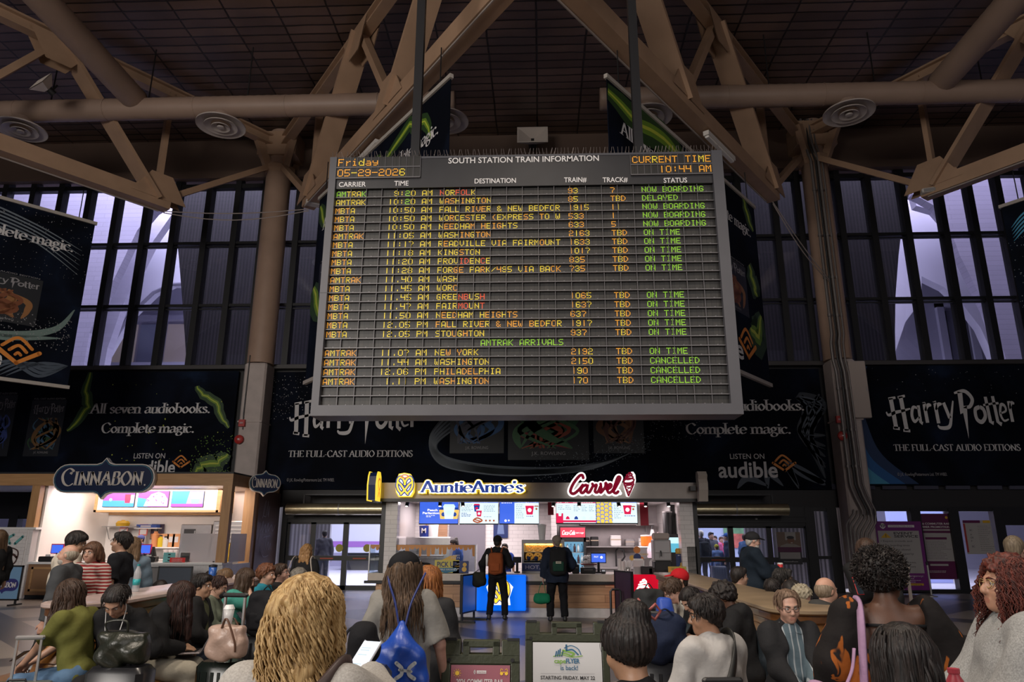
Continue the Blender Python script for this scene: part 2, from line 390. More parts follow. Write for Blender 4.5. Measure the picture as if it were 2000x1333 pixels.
ch.inputs['Mortar Size'].default_value = .4; ch.inputs['Mortar Smooth'].default_value = .0; ch.inputs['Bias'].default_value = 0
ch.inputs['Color1'].default_value = (.30,.26,.22,1); ch.inputs['Color2'].default_value = (.24,.21,.185,1); ch.inputs['Mortar'].default_value = (.06,.055,.055,1)
v2 = texco(nt, (1,1,1),(0,0, math.radians(45)),(.4,.2,0)); nt.links.new(v2, ch.inputs['Vector'])
mx = nt.nodes.new('ShaderNodeMix'); mx.data_type = 'RGBA'; mx.blend_type = 'MULTIPLY'; mx.inputs[0].default_value = 1
r2 = ramp(nt, n1.outputs[0], [(.35,(.75,.74,.73)),(.65,(1.1,1.08,1.06))])
nt.links.new(ch.outputs[0], mx.inputs[6]); nt.links.new(r2, mx.inputs[7]); nt.links.new(mx.outputs[2], b.inputs['Base Color'])
structure(MB().box(-30,-9,-.2,30, W+.4,0).build('floor', m))
SOF = mat('soffit_paint', (.115,.072,.052),.6, var=.12, vscale=.8)
f = MB().box(-30, W-.1,15.42,30, W+.5, CEIL); f.box(-30, W-.35,15.3,30, W-.1,15.6)
structure(f.build('wall_upper', SOF))
structure(MB().box(-30, W+.05,3.3,30, W+.4,7.7).build('wall_band', DARK))
h = MB(); h.box(-30, W-.05,2.72,30, W+.4,3.3)
structure(h.build('wall_header', DARK))
led = MB().box(-30, W-.28,7.62,30, W+.1,7.76)
structure(led.build('trim_1', mat('ledge_metal', (.05,.045,.045),.5)))
tr = MB()
for k in range(-11,18):
 tr.box(k*1.05, W-.09,3.32, k*1.05+.8, W-.03,3.5)
structure(tr.build('trim_2', mat('transom_glass', (.06,.06,.085),.15)))
COLM = mat('column_paint', (.36,.24,.175),.55, var=.08, vscale=2)
CAS = mat('casing_paint', (.47,.40,.37),.6, var=.12, vscale=2.5)
for cx, nm in ((-10.08, 'left'),(10.38, 'right')):
 c = thing('column', 'round tan column %s of the board, against the window wall' % nm, 'column', (cx, W-.55,0), group=None)
 s = MB(); s.lathe([(.47,7.7),(.47,15.6),(.44,15.65),(.44,17.05)], n=28); s.build('shaft', COLM, c, 'auto')
 k = MB(); k.bevbox(-.40,-.42,0,.40,.40,7.68,.06); k.box(-.43,-.45,5.55,.43,.41,5.6)
 k.build('casing', CAS, c)
 k = MB(); k.lathe([(.47,15.2),(.62,15.35),(.62,15.5),(.47,15.6)], n=8)
 for a in range(4):
  w = a*math.pi/2+math.pi/4; k.beam((.4*math.cos(w),.4*math.sin(w),15.3),(1.0*math.cos(w),1.0*math.sin(w),16.6),.22,.3)
 k.box(-.75,-.5,15.9,.75,.45,16.9)
 k.build('capital', TRUSS, c)
GL_ = glass('window_glass', (.86,.86,.92),.05)
def bay(name, xs, x0, x1):
 f = MB()
 for x in xs: f.box(x-.11, W-.12,7.7, x+.11, W+.25,15.45)
 for z, t in ((15.1,.18),(12.68,.1),(10.14,.1),(7.78,.1)): f.box(x0, W-.06, z-t/2, x1, W+.2, z+t/2)
 f.box(x0, W-.02,12.52, x1, W+.1,12.56); f.box(x0, W-.02,9.98, x1, W+.1,10.02)
 o = structure(f.build(name, BLK))
 g = MB().box(x0, W+.06,7.7, x1, W+.08,15.4).build('pane', GL_, o)
 return o
bay('window_1', [-22.5,-21.3,-20.15,-19.0,-17.83,-16.66,-15.44,-14.26,-12.98,-11.83,-10.75], -30,-10.2)
bay('window_2', [-9.39,-8.2,-7,-5.8,-4.6,-3.4,-2.2,-1,.2,1.4,2.6,3.8,5.0,6.2,7.6,8.93,9.84], -10,10.2)
bay('window_3', [11.35,12.5,13.75,15.11,16.22,17.3,18.5,19.7], 10.5,30)
# ------------------------------------------------------------------ outside, seen through the glass
def corr(name, c1, c2, sc=1.0):
 m, nt, b = nodes_of(name, c1,.5)
 v = texco(nt, (sc, sc*.02, sc*.02)); n = nt.nodes.new('ShaderNodeTexNoise'); n.inputs['Scale'].default_value = 5; n.inputs['Detail'].default_value = 3
 nt.links.new(v, n.inputs['Vector']); w = nt.nodes.new('ShaderNodeTexWave'); w.inputs['Scale'].default_value = 2.2
 v3 = texco(nt, (1,0,0)); nt.links.new(v3, w.inputs['Vector'])
 a = nt.nodes.new('ShaderNodeMath'); a.operation = 'MULTIPLY'; nt.links.new(n.outputs[0], a.inputs[0]); nt.links.new(w.outputs[1], a.inputs[1])
 nt.links.new(ramp(nt, a.outputs[0], [(.08, c1),(.45, c2)]), b.inputs['Base Color']); return m
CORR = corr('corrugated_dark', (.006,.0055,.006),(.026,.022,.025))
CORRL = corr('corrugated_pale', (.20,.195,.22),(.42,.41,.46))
def concrete(name, col, line=.8):
 m, nt, b = nodes_of(name, col, .7)
 v = texco(nt, (1,1,1),(math.pi/2,0,.0)); br = nt.nodes.new('ShaderNodeTexBrick'); br.inputs['Scale'].default_value = 1
 br.inputs['Brick Width'].default_value = 4.2; br.inputs['Row Height'].default_value = .23; br.inputs['Mortar Size'].default_value = .012
 c2 = tuple(q*.93 for q in col)
 br.inputs['Color1'].default_value = (*col, 1); br.inputs['Color2'].default_value = (*c2,1); br.inputs['Mortar'].default_value = (*(q*line for q in col),1)
 nt.links.new(v, br.inputs['Vector']); nt.links.new(br.outputs[0], b.inputs['Base Color']); return m
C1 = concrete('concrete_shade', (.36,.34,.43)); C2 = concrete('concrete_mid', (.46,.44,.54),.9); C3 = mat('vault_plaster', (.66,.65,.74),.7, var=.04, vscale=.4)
def sheet(name, px, y, depth, mt, kind='structure', smooth=False):
 pts = [at(a, b, y) for a, b in px]
 o = MB().prism([(p.x, p.z) for p in pts], (0, y, 0), XH, ZH, depth).build(name, mt)
 o['kind'] = kind; return o
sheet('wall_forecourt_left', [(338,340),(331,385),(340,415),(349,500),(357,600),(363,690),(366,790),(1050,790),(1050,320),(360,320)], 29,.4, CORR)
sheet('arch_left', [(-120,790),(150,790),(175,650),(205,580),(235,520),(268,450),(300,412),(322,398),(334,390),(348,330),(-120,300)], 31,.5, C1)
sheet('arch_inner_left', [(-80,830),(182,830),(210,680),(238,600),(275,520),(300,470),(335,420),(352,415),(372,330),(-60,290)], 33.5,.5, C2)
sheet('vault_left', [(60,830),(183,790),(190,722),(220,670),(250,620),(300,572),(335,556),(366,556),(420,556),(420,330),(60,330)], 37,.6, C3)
fr = MB().tube([at(a, b, 36.9) for a, b in ((186,790),(190,722),(220,670),(250,620),(300,572),(335,556),(380,554))], .1,6)
structure(fr.build('trim_3', mat('arch_rim', (.25,.24,.3),.6)))
OFF = mat('office_wall', (.50,.49,.62),.6)
ob = thing('office_block', 'pale glass-fronted block with warm lit panes beyond the left arch', 'building', at(300,800,41))
base = at(300,800,41)
bb = MB(); bb.box(-9,0,-3,7,3,2.4); bb.box(-9,-.3,2.3,7,3,2.8); bb.box(-9,0.6,2.8,7,3,9); bb.box(-9,.2,5.6,7,3,5.9); bb.build('wall', OFF, ob)
WARM = mat('warm_pane', (.45,.40,.42),.3, emit=(1,.8,.68), estr=.10)
COOL = mat('cool_pane', (.35,.38,.5),.2)
for i in range(9):
 MB().box(-8.6+i*1.7,.5,3.0,-7.1+i*1.7,.62,5.4).build('pane', WARM if i % 3 != 1 else COOL, ob)
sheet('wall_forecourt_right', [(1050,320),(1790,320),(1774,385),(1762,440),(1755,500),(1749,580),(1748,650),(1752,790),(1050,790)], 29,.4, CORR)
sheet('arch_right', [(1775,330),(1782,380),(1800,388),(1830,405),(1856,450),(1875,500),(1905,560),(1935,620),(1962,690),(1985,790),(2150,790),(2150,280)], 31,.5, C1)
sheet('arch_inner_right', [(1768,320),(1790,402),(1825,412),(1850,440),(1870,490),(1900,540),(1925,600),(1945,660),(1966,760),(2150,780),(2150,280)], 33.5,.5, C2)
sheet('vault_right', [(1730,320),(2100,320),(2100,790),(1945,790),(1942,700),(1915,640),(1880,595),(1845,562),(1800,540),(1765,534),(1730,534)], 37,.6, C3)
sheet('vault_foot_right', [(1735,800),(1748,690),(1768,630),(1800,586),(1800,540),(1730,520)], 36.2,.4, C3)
rb = thing('entrance_block', 'plain grey block with tall dark doorway beyond the right arch', 'building', at(1850,800,41))
q = MB(); q.box(-6,0,-3,8,3,9); q.box(.2,-.25,-3,.6,0,6.3); q.box(1.9,-.25,-3,2.3,0,6.3); q.box(.2,-.25,6,2.3,0,6.4); q.build('wall', mat('block_wall', (.30,.29,.37),.7), rb)
MB().box(.75,-.12,-2,1.8,0,5.8).build('doorway', mat('doorway_dark', (.10,.10,.14),.3), rb)
PAV = tiles('forecourt_paving', (.62,.62,.68),(.55,.55,.62),(.4,.4,.46),1.2,.6,.35,(0,0,0),.01)
structure(MB().box(-40, W+.4,-.2,40,48,-.01).build('floor_outside', PAV))
structure(MB().box(-40,46,-.2,40,46.5,20).build('wall_outside', mat('far_wall', (.42,.41,.52),.8)))
structure(MB().box(-40,26.9,6.9,40,28.8,7.2).build('ceiling_outside', mat('canopy', (.5,.49,.55),.8)))
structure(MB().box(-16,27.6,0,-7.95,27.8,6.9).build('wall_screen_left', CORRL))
tn = thing('parked_train', 'grey commuter train seen bright through the left doors', 'train', (-5.6,40,0))
q = MB(); q.box(-6,0,.9,5.5,3,4.6); q.build('body', mat('train_silver', (.55,.56,.62),.35,.3), tn)
for i in range(6): MB().box(-5.4+i*1.8,-.03,2.6,-4.2+i*1.8,0,3.7).build('window', mat('train_window', (.05,.06,.09),.1), tn)
q = MB(); q.box(-6,-.02,1.2,5.5,0,1.5); q.build('stripe', mat('train_stripe', (.24,.1,.34),.4), tn)
for x in (-4,3): MB().box(x-1.2,.3,0, x+1.2,2.7,.9).build('bogie', BLK, tn)
rl = thing('platform_railing', 'black steel railing on the platform beyond the left doors', 'railing', (-5.2,36,0))
q = MB(); q.box(-1.9,-.03,1.0,2.1,.03,1.08); q.box(-1.9,-.03,.2,2.1,.03,.26)
for i in range(16): q.box(-1.9+i*.265,-.02,0,-1.87+i*.265,.02,1.0)
q.build('rail', mat('rail_dark', (.1,.1,.13),.4), rl)
structure(MB().box(3.5,40,0,12,40.4,6.9).build('wall_brick', tiles('brick_red', (.33,.17,.16),(.28,.14,.13),(.35,.28,.28),.5,.16,.8)))
structure(MB().box(7.4,27.3,0,8.3,27.5,6.9).build('wall_screen_right', CORRL))
structure(MB().box(8.3,26.9,0,10.6,27.1,6.9).build('wall_screen_mid', corr('corrugated_grey', (.055,.05,.05),(.22,.20,.205))))
structure(MB().box(10.7,27.4,0,12.2,27.6,6.9).build('wall_screen_end', corr('corrugated_brown', (.05,.042,.042),(.2,.165,.16))))
pk = thing('platform_kiosk', 'pale blue kiosk with a green and red panel outside the right doors', 'kiosk', (8.6,33,0))
MB().bevbox(-1.6,0,0,1.0,1.5,3.3,.08).build('body', mat('kiosk_blue', (.35,.42,.6),.5), pk)
MB().box(-.6,-.04,1.5,.7,0,2.7).build('panel', mat('kiosk_green', (.10,.22,.12),.5, var=.5, vscale=3), pk)
MB().box(-.6,-.06,1.3,.7,-.02,1.9).build('panel', mat('kiosk_red', (.4,.1,.08),.5, var=.5, vscale=4), pk)
fc = thing('concourse_screen', 'tall pale blue partition outside the far right panes', 'partition', (15.3,31,0))
MB().box(-1.0,0,0,1.2,.3,5.5).build('panel', mat('screen_blue', (.36,.42,.78),.5), fc)
sg = MB().box(1.3,-.05,3.2,3.3,.1,4.4); sg.build('sign_board', mat('terminal_sign', (.13,.14,.2),.5), fc)
t = MB(); text(t, 'S TERM', (1.4,-.06,3.75), XH, ZH, .3); t.build('lettering', mat('term_text', (.03,.03,.06),.5), fc)
cl = thing('strip_light_pair', 'pair of bright white strip lights glowing outside the event notice window', 'light', (13.2,34,0))
for x in (-.6,.5): MB().box(x-.01,.03,4.5, x+.01,.05,6.9).build('hanging_wire', BLK, cl)
for z in (3.9,4.2,4.5): MB().box(-1.0,0, z, .9,.1, z+.1).build('tube', mat('strip_glow', (1,1,1), emit=(1,1,1), estr=3), cl)
# ------------------------------------------------------------------ doors and low windows
DG = glass('door_glass', (.93,.94,1),.05)
def door_leaf(x0, x1, z1=2.2, zr=1.02):
 f = MB(); f.box(x0, W-.08,0, x0+.09, W+.02, z1); f.box(x1-.09, W-.08,0, x1, W+.02, z1); f.box(x0, W-.08,0, x1, W+.02,.14)
 f.box(x0, W-.08, z1-.06, x1, W+.02, z1); f.box(x0, W-.09, zr-.08, x1, W+.03, zr+.08); return f
def door(name, xs, z1, x0, x1):
 fr = MB(); fr.box(x0, W-.12, z1, x1, W+.1,2.74)
 fr.box(x0, W-.16, z1+.12, x1, W-.1, z1+.2); fr.box(x0, W-.16, z1+.3, x1, W-.1, z1+.36)
 fr.box(x0-.1, W-.15,0, x0+.08, W+.1,2.74); fr.box(x1-.08, W-.15,0, x1+.1, W+.1,2.74)
 o = structure(fr.build(name, BLK))
 RED = mat('decal_red', (.5,.08,.03),.5)
 for a, c in zip(xs, xs[1:]):
  l = door_leaf(a, c, z1).build('leaf', BLK, o)
  MB().box(a+.09, W-.03,.1, c-.09, W-.02, z1-.06).build('pane', DG, l)
  if c-a > 1: MB().box(a+.3 if c < 0 else c-.7, W-.095,.99, a+.75 if c < 0 else c-.25, W-.09,1.03).build('caution_strip', RED, l)
 sn = MB().lathe([(.05,0),(.05,.04),(.02,.06)], ((xs[1]+xs[-1])/2-.4, W-.14, z1+.22),10); sn.build('sensor', GREYM, o)
 return o
door('door_1', [-8.75,-7.85,-6.72,-5.45], 2.2,-8.85,-5.3)
door('door_2', [5.15,6.35,7.62,8.88], 2.1,5.1,8.95)
st = thing('door_decal', 'round yellow caution decal on the left glass door', 'decal', (-6.9, W-.1,1.35))
MB().lathe([(0,-.006),(.13,-.005),(.13,.005)], n=18, axis=1).build('disc', mat('decal_yellow', (.45,.38,.03),.5), st)
st = thing('door_decal', 'round yellow caution decal right of the left door stile, nearest the pretzel counter', 'decal', (-5.95, W-.1,1.35))
MB().lathe([(0,-.006),(.13,-.005),(.13,.005)], n=18, axis=1).build('disc', mat('decal_yellow', (.45,.38,.03),.5), st)
def low_window(name, xs, x0, x1, z1, zr=None):
 f = MB()
 for x in xs: f.box(x-.16, W-.14,0, x+.16, W+.15, z1+.1)
 f.box(x0, W-.1, z1, x1, W+.1,2.74); f.box(x0, W-.1,0, x1, W+.1,.12)
 if zr: f.box(x0, W-.1, zr-.05, x1, W+.06, zr+.05)
 o = structure(f.build(name, BLK)); MB().box(x0, W-.02,.1, x1, W-.01, z1).build('pane', DG, o); return o
low_window('window_4', [9.0,9.75], 9.0,9.9,2.6,1.1)
low_window('window_5', [11.05,12.5,13.75,15.2], 10.7,15.2,2.6)
low_window('window_6', [16.9], 15.2,19,2.15)
structure(MB().box(19, W-.05,0,30, W+.3,2.75).build('wall_right', DARK))
low_window('window_7', [-20,-18.5,-17,-15.5,-13.2,-11], -22,-9.2,2.3)
structure(MB().box(-30, W-.05,0,-22, W+.3,2.75).build('wall_left', DARK))
structure(MB().box(-5.2, W-.05,0,5.1, W+.3,2.75).build('wall_centre', DARK))
structure(MB().box(10.7, W-.2,0,30, W-.14,.12).build('baseboard_right', BLK))
BRS = mat('air_curtain_metal', (.52,.46,.30),.3,.85, var=.15, vscale=3)
for x0, x1, yy, lab in ((-8.6,-5.0, W-.75, 'round metal air curtain duct above the left doors'),(4.7,8.1, W-.75, 'brassy round air curtain duct above the right doors')):
 a = thing('air_curtain', lab, 'air curtain', ((x0+x1)/2, yy, 2.62)); L = (x1-x0)/2
 MB().tube([(-L, 0,0),(L, 0,0)], .19,24).build('casing', BRS, a, 'auto')
 MB().tube([(L*.0-.02,0,0),(L*.0+.02,0,0)], .197,24).build('band', GREYM, a, 'auto')
 q = MB(); q.box(-L*.7,-.02,.15,-L*.7+.05,.02,.5); q.box(L*.7,-.02,.15, L*.7+.05,.02,.5); q.box(-L*.7,0,.46, L*.7,.65,.5); q.build('bracket', BLK, a)
# ------------------------------------------------------------------ roof trusses
def truss(cx, sgn, label, zb=12.5, zt=16.55, tmax=22, ang=36.7):
 d = Vector((sgn*math.sin(math.radians(ang)),-math.cos(math.radians(ang)),0)); c0 = Vector((cx, W-.55,0))
 o = thing('roof_truss', label, 'truss', tuple(c0))
 B = lambda t: Vector((d.x*t, d.y*t, zb)); T = lambda t: Vector((d.x*t, d.y*t, zt))
 nb = [4.4,10.6,16.8]; ntp = [7.9,13.7,19.9]
 MB().beam(B(4.0), B(tmax),.42,.5).build('bottom_chord', TRUSS, o)
 MB().ibeam(T(.5), T(tmax),.34,.42,.07).build('top_chord', TRUSS, o)
 side = d.cross(Vector((0,0,1)))*.17
 for i, b0 in enumerate(nb):
  for s in (1,-1):
   MB().beam(B(b0)+side*s, T(ntp[i])+side*s, .12,.34, side).build('web', TRUSS, o)
  if i < 2:
   MB().beam(T(ntp[i]), B(nb[i+1]),.2,.24, side).build('web', TRUSS, o)
 MB().beam(B(4.4), T(4.4),.16,.22, side).build('post', TRUSS, o)
 MB().beam(B(4.3), Vector((d.x*.5, d.y*.5,15.4)),.2,.22, side).build('strut', TRUSS, o)
 for b0, base in [(x, B) for x in nb]+[(x, T) for x in ntp]:
  s = .9; z = .55 if base is B else -.55; P = base(b0); g = MB()
  for q in (1,-1):
   off = side*q*1.35
   g.add([P-d*s+off, P+d*s+off, P+d*.35+Vector((0,0, z*1.6))+off, P-d*.35+Vector((0,0, z*1.6))+off], [(0,1,2,3)])
   g.add([P-d*s+off*.9, P+d*s+off*.9, P+d*.35+Vector((0,0, z*1.6))+off*.9, P-d*.35+Vector((0,0, z*1.6))+off*.9], [(3,2,1,0)])
  g.build('gusset', TRUSS, o)
 cb = MB(); cb.tube([B(4.2)+Vector((0,0,-.28))+side, B(12)+Vector((0,0,-.3))+side, B(tmax)+Vector((0,0,-.28))+side], .025,6)
 cb.build('conduit', mat('conduit_grey', (.32,.27,.24),.5), o)
 return B, T, d, side
TL = truss(-10.08,1, 'tan roof truss running from the left column up over the board')
TLo = truss(-10.08,-1, 'tan roof truss running from the left column out to the left edge')
TR = truss(10.0,-1, 'tan roof truss running from the right column up over the board')
TRo = truss(10.0,1, 'tan roof truss running from the right column out to the right edge')
for (a, b2), lab in (((TLo[0](4.1), TL[0](4.1)), 'thin pair of cables strung between the two left truss feet'),((TR[0](4.1), Vector((10.4,-.6,10.6))), 'thin pair of cables sagging from the right truss foot to the column')):
 cx = -10.08 if 'left' in lab else 10.0
 o = thing('cable_pair', lab, 'cable', (cx, W-.55,0)); q = MB()
 if 'right' in lab: b2 = Vector((.2,-.55,10.8))
 for dz, sg in ((-.3,.12),(-.36,.3)):
  pts = [a.lerp(b2, k/10)+Vector((0,0, dz-sg*math.sin(math.pi*k/10))) for k in range(11)]; q.tube(pts, .018,5)
 q.build('cable', mat('cable_grey', (.3,.25,.23),.6), o)
def duct(label, x0, x1, xd):
 o = thing('air_duct', label, 'duct', (0,19.5,14.8))
 def seg(a, b2, r=.34):
  a, b2 = Vector(a), Vector(b2); L = (b2-a).length; n = int(L/.14); pts = []; rs = []
  for k in range(n+1):
   pts.append(a.lerp(b2, k/n)); rs.append(r+(.007 if k % 2 else 0))
  return MB().tube(pts, rs, 20)
 seg((x0,0,0),(x1,0,0)).build('main_run', DUCT, o, True)
 seg((xd, -.1,.25),(xd, -26,.25),.38).build('branch_run', DUCT, o, True)
 k = x0+1
 while k < x1:
  MB().tube([(k-.02,0,0),(k+.02,0,0)], .355,20).build('joint_band', DUCT, o, 'auto'); k += 2.9
 k = x0+2
 while k < x1:
  MB().beam((k, 0,.3),(k, 0,2.2),.03,.03).build('hanger', BLK, o); k += 3.2
duct('tan spiral air duct along the left half of the ceiling', -17.6,-2.6,-12.75)
duct('tan spiral air duct along the right half of the ceiling', 1.9,22,12.2)
DIF = mat('diffuser_paint', (.46,.40,.37),.5)
for x, lab in ((-16.4, 'round ceiling diffuser furthest left'),(-9.95, 'round ceiling diffuser nearest the left column'),(-2.9, 'round ceiling diffuser behind the left hanging banner'),(3.35, 'round ceiling diffuser behind the right hanging banner'),(9.4, 'round ceiling diffuser right of the board')):
 o = thing('ceiling_diffuser', lab, 'diffuser', (x, 19.5,14.15), group='round air diffusers under the ducts')
 MB().lathe([(.3,.0),(.3,.38)], n=20).build('neck', DUCT, o, 'auto')
 MB().lathe([(.28,.1),(.7,.0),(.74,-.02),(.74,.02),(.3,.14)], n=36).build('ring', DIF, o, 'auto')
 MB().lathe([(.2,.06),(.47,-.03),(.5,-.05),(.5,-.02),(.22,.08)], n=32).build('ring', DIF, o, 'auto')
 MB().lathe([(.08,.02),(.25,-.06),(.28,-.08),(.28,-.05),(.1,.04)], n=28).build('ring', DIF, o, 'auto')
 MB().lathe([(0.0,-.1),(.1,-.09),(.11,-.05),(.0,-.02)], n=20).build('cone', DIF, o, 'auto')
for TT, t0, lab in ((TL, 10.2, 'white strip light clamped under the left central truss'),(TR, 10.2, 'white strip light clamped under the right central truss')):
 B, T, d, side = TT; cx = -10.08 if TT is TL else 10.0; sg = -1 if TT is TL else 1
 o = thing('strip_light', lab, 'light', (cx, W-.55,0))
 off = Vector((0,0,-.36)) + side.normalized()*(-.1)
 MB().beam(B(7.6)+off, B(9.4)+off, .16,.13).build('housing', mat('fitting_white', (.62,.58,.54),.5), o)
 MB().beam(B(7.65)+off+Vector((0,0,-.09)), B(9.35)+off+Vector((0,0,-.09)),.1,.06).build('tube_cover', mat('fitting_lens', (.75,.72,.68),.3), o)
 for t_ in (7.9,9.1): MB().beam(B(t_)+off, B(t_),.04,.04).build('clamp', BLK, o)
def horn(lab, p, rz, s=1.0, tilt=-20):
 o = thing('horn_speaker', lab, 'speaker', tuple(p), rz); o.rotation_euler = (math.radians(tilt),0, rz)
 HM = mat('horn_cream', (.56,.49,.44),.5)
 w, h = .58*s, .36*s; q = MB()
 q.add([(-w, 0,-h),(w, 0,-h),(w, 0, h),(-w, 0, h),(-w*.9,0,-h*.85),(w*.9,0,-h*.85),(w*.9,0, h*.85),(-w*.9,0, h*.85),(-.05,.3*s, -.05),(.05,.3*s, -.05),(.05,.3*s, .05),(-.05,.3*s, .05)],
  [(0,1,5,4),(1,2,6,5),(2,3,7,6),(3,0,4,7),(4,5,9,8),(5,6,10,9),(6,7,11,10),(7,4,8,11)])
 q.add([(-w, .02,-h),(w, .02,-h),(w, .02, h),(-w, .02, h),(-.1,.45*s, -.1),(.1,.45*s, -.1),(.1,.45*s, .1),(-.1,.45*s, .1)], [(0,4,5,1),(1,5,6,2),(2,6,7,3),(3,7,4,0),(4,7,6,5)])
 q.build('horn', HM, o)
 MB().box(-.06,.29*s, -.06,.06,.3*s, .06).build('throat', BLK, o)
 MB().lathe([(0,.4*s),(.16*s, .42*s),(.16*s, .75*s),(0,.78*s)], n=14, axis=1).build('driver', BLK, o, 'auto')
 MB().tube([(0,.6*s, 0),(0,.6*s, .5*s)], .03,8).build('bracket', BLK, o)
horn('cream horn loudspeaker hanging at the upper left', at(78,158,17.5), math.radians(-28),.62,-25)
horn('cream horn loudspeaker on the soffit above the board', at(1040,263, W-1.25),0,1.0,-8)
for px, py, lab, rz in ((614,396, 'small white flood light at the left central truss foot', .5),(1818,372, 'small white flood light at the far right truss foot', -.3)):
 p = at(px, py, 21.2); o = thing('flood_light', lab, 'light', tuple(p), rz)
 MB().bevbox(-.27,-.12,-.08,.27,.2,.06,.03).build('body', mat('fitting_white', (.62,.58,.54),.5), o)
 MB().box(-.22,-.13,-.07,.22,-.12,.03).build('lens', mat('flood_lens', (.25,.24,.24),.2), o)
 MB().tube([(0,.1,.05),(0,.15,.45)], .03,8).build('arm', BLK, o)
PIPE = mat('conduit_metal', (.20,.18,.17),.4,.4)
cd = thing('conduit_run', 'bundle of grey conduits running down the right column', 'pipes', (10.38, W-1.08,0))
for k, (x, r) in enumerate(((-.33,.05),(-.17,.035),(-.06,.05),(.08,.03))):
 q = MB(); q.tube([(x-.15,.1,17),(x-.15,.0,15.9),(x, -.02,15.2),(x, -.02,8.5),(x-.06,-.02,8.2),(x-.06,-.02,7.6),(x, -.02,7.2),(x+.02,-.02,3.4),(x+.12,-.02,3.05),(x+.3,-.02,2.6),(x+.3,-.02,2.45)], r, 10)
 for z in (14,12.2,10.6,9.2,6.6,5.2,4.0): q.tube([(x, -.02, z-.04),(x, -.02, z+.04)], r*1.35,10)
 q.build('pipe', PIPE if k != 1 else mat('conduit_black', (.03,.03,.03),.4), cd, 'auto')
cd2 = thing('conduit_bank', 'rack of bent steel conduits at the foot of the right column', 'pipes', (10.55, W-1.05,0))
for k in range(7):
 q = MB(); x = -.75+k*.11
 q.tube([(x+.30,-.02,2.62-k*.03),(x+.28,-.02,2.5-k*.05),(x+.04,-.02,2.2-k*.06),(x, -.02,2.1-k*.07),(x, -.02,.05)], .026,8)
 for z in (.3,.8,1.25): q.tube([(x, -.02, z-.03),(x, -.02, z+.03)], .036,8)
 q.build('pipe', PIPE, cd2, 'auto')
pb = thing('junction_box', 'tall cream electrical box on the right column casing', 'box', (10.75, W-1.0,5.6))
MB().bevbox(-.28,-.12,0,.3,.06,1.95,.02).build('body', mat('box_cream', (.44,.37,.33),.55), pb)
MB().box(.22,-.13,.9,.25,-.12,1.05).build('latch', GREYM, pb)
for px, py, lab1, lab2, yy in ((1639,820, 'red alarm strobe box on the right column casing', 'red alarm bell on the right column casing', W-1.02),(473,827, 'red alarm strobe box on the left column casing', 'red alarm bell on the left column casing', W-1.02)):
 p = at(px, py, yy); o = thing('alarm_strobe', lab1, 'alarm', tuple(p))
 MB().bevbox(-.11,-.06,-.12,.11,.05,.12,.01).build('box', mat('alarm_red', (.42,.03,.025),.4), o)
 MB().box(-.06,-.075,-.03,.06,-.06,.03).build('lens', mat('strobe_lens', (.5,.3,.3),.2), o)
 p = at(px-6 if px < 1000 else px+6, py+32, yy); o = thing('alarm_bell', lab2, 'alarm', tuple(p))
 MB().lathe([(0,-.1),(.07,-.1),(.15,-.05),(.16,0),(.05,.06)], n=20, axis=1).build('gong', mat('alarm_red', (.42,.03,.025),.4), o, 'auto')
 MB().lathe([(0,-.115),(.03,-.11),(.03,-.1)], n=10, axis=1).build('boss', GREYM, o, 'auto')
 q = MB(); q.tube([(.08,.02,.35),(.06,.0,.9),(.07,.03,3.0 if px < 1000 else 1.2)], .018,6); q.build('wire', BLK, o)
for x, lab in ((-6, 'added unseen fill lamp over the left benches'),(0, 'added unseen fill lamp over the middle of the waiting area'),(6, 'added unseen fill lamp over the right benches')):  # unseen lamps added overhead as fill for the foreground people
 o = thing('fill_lamp', lab, 'lamp', (x, 4.5,13.2), group='added fill lamps over the waiting area'); MB().cyl((0,0,.4),(0,0, CEIL-13.2),.03,8).build('stem', BLK, o)
 MB().lathe([(.1,.4),(.22,.38),(.45,.0),(.43,.0),(.2,.34),(.0,.36)], n=24).build('fill_lamp_shade', BLK, o, 'auto'); MB().ball((0,0,.16),.12,12).build('bulb', mat('fill_bulb_glow', (1,.9,.8), emit=(1,.88,.74), estr=6), o, True)
 l = bpy.data.lights.new('fill_light', 'SPOT'); l.energy = (2300,2300,1100)[int(x/6+1)]; l.color = (1,.86,.72); l.spot_size = math.radians(115); l.spot_blend = .6; l.shadow_soft_size = .4
 lo = bpy.data.objects.new('fill_light', l); COL.objects.link(lo); lo.location = (x, 4.5,13.15)
# ================================================================== the departure board
F57 = {'A': '7E1111117E', 'B': '7F49494936', 'C': '3E41414122', 'D': '7F4141221C', 'E': '7F49494941', 'F': '7F09090901', 'G': '3E41495932', 'H': '7F0808087F',
 'I': '00417F4100', 'J': '2040413F01', 'K': '7F08142241', 'L': '7F40404040', 'M': '7F020C027F', 'N': '7F0408107F', 'O': '3E4141413E', 'P': '7F09090906', 'Q': '3E4151215E',
 'R': '7F09192946', 'S': '4649494931', 'T': '01017F0101', 'U': '3F4040403F', 'V': '1F2040201F', 'W': '3F4038403F', 'X': '6314081463', 'Y': '0708700807', 'Z': '6151494543',
 '0': '3E4141413E', '1': '00007F0000', '2': '7249494946', '3': '2241494936', '4': '0F0808087F', '5': '4F49494931', '6': '3E49494932', '7': '0101710906', '8': '3649494936', '9': '264949493E',
 ':': '0000360000', '.': '0000600000', '-': '0808080808', '&': '3649552250', '(': '001C224100', '/': '2010080402', 'r': '007C080404', 'i': '00447D4000', 'd': '384444487F', 'a': '2054545478', 'y': '0C5050503C'}
YB = 11.0
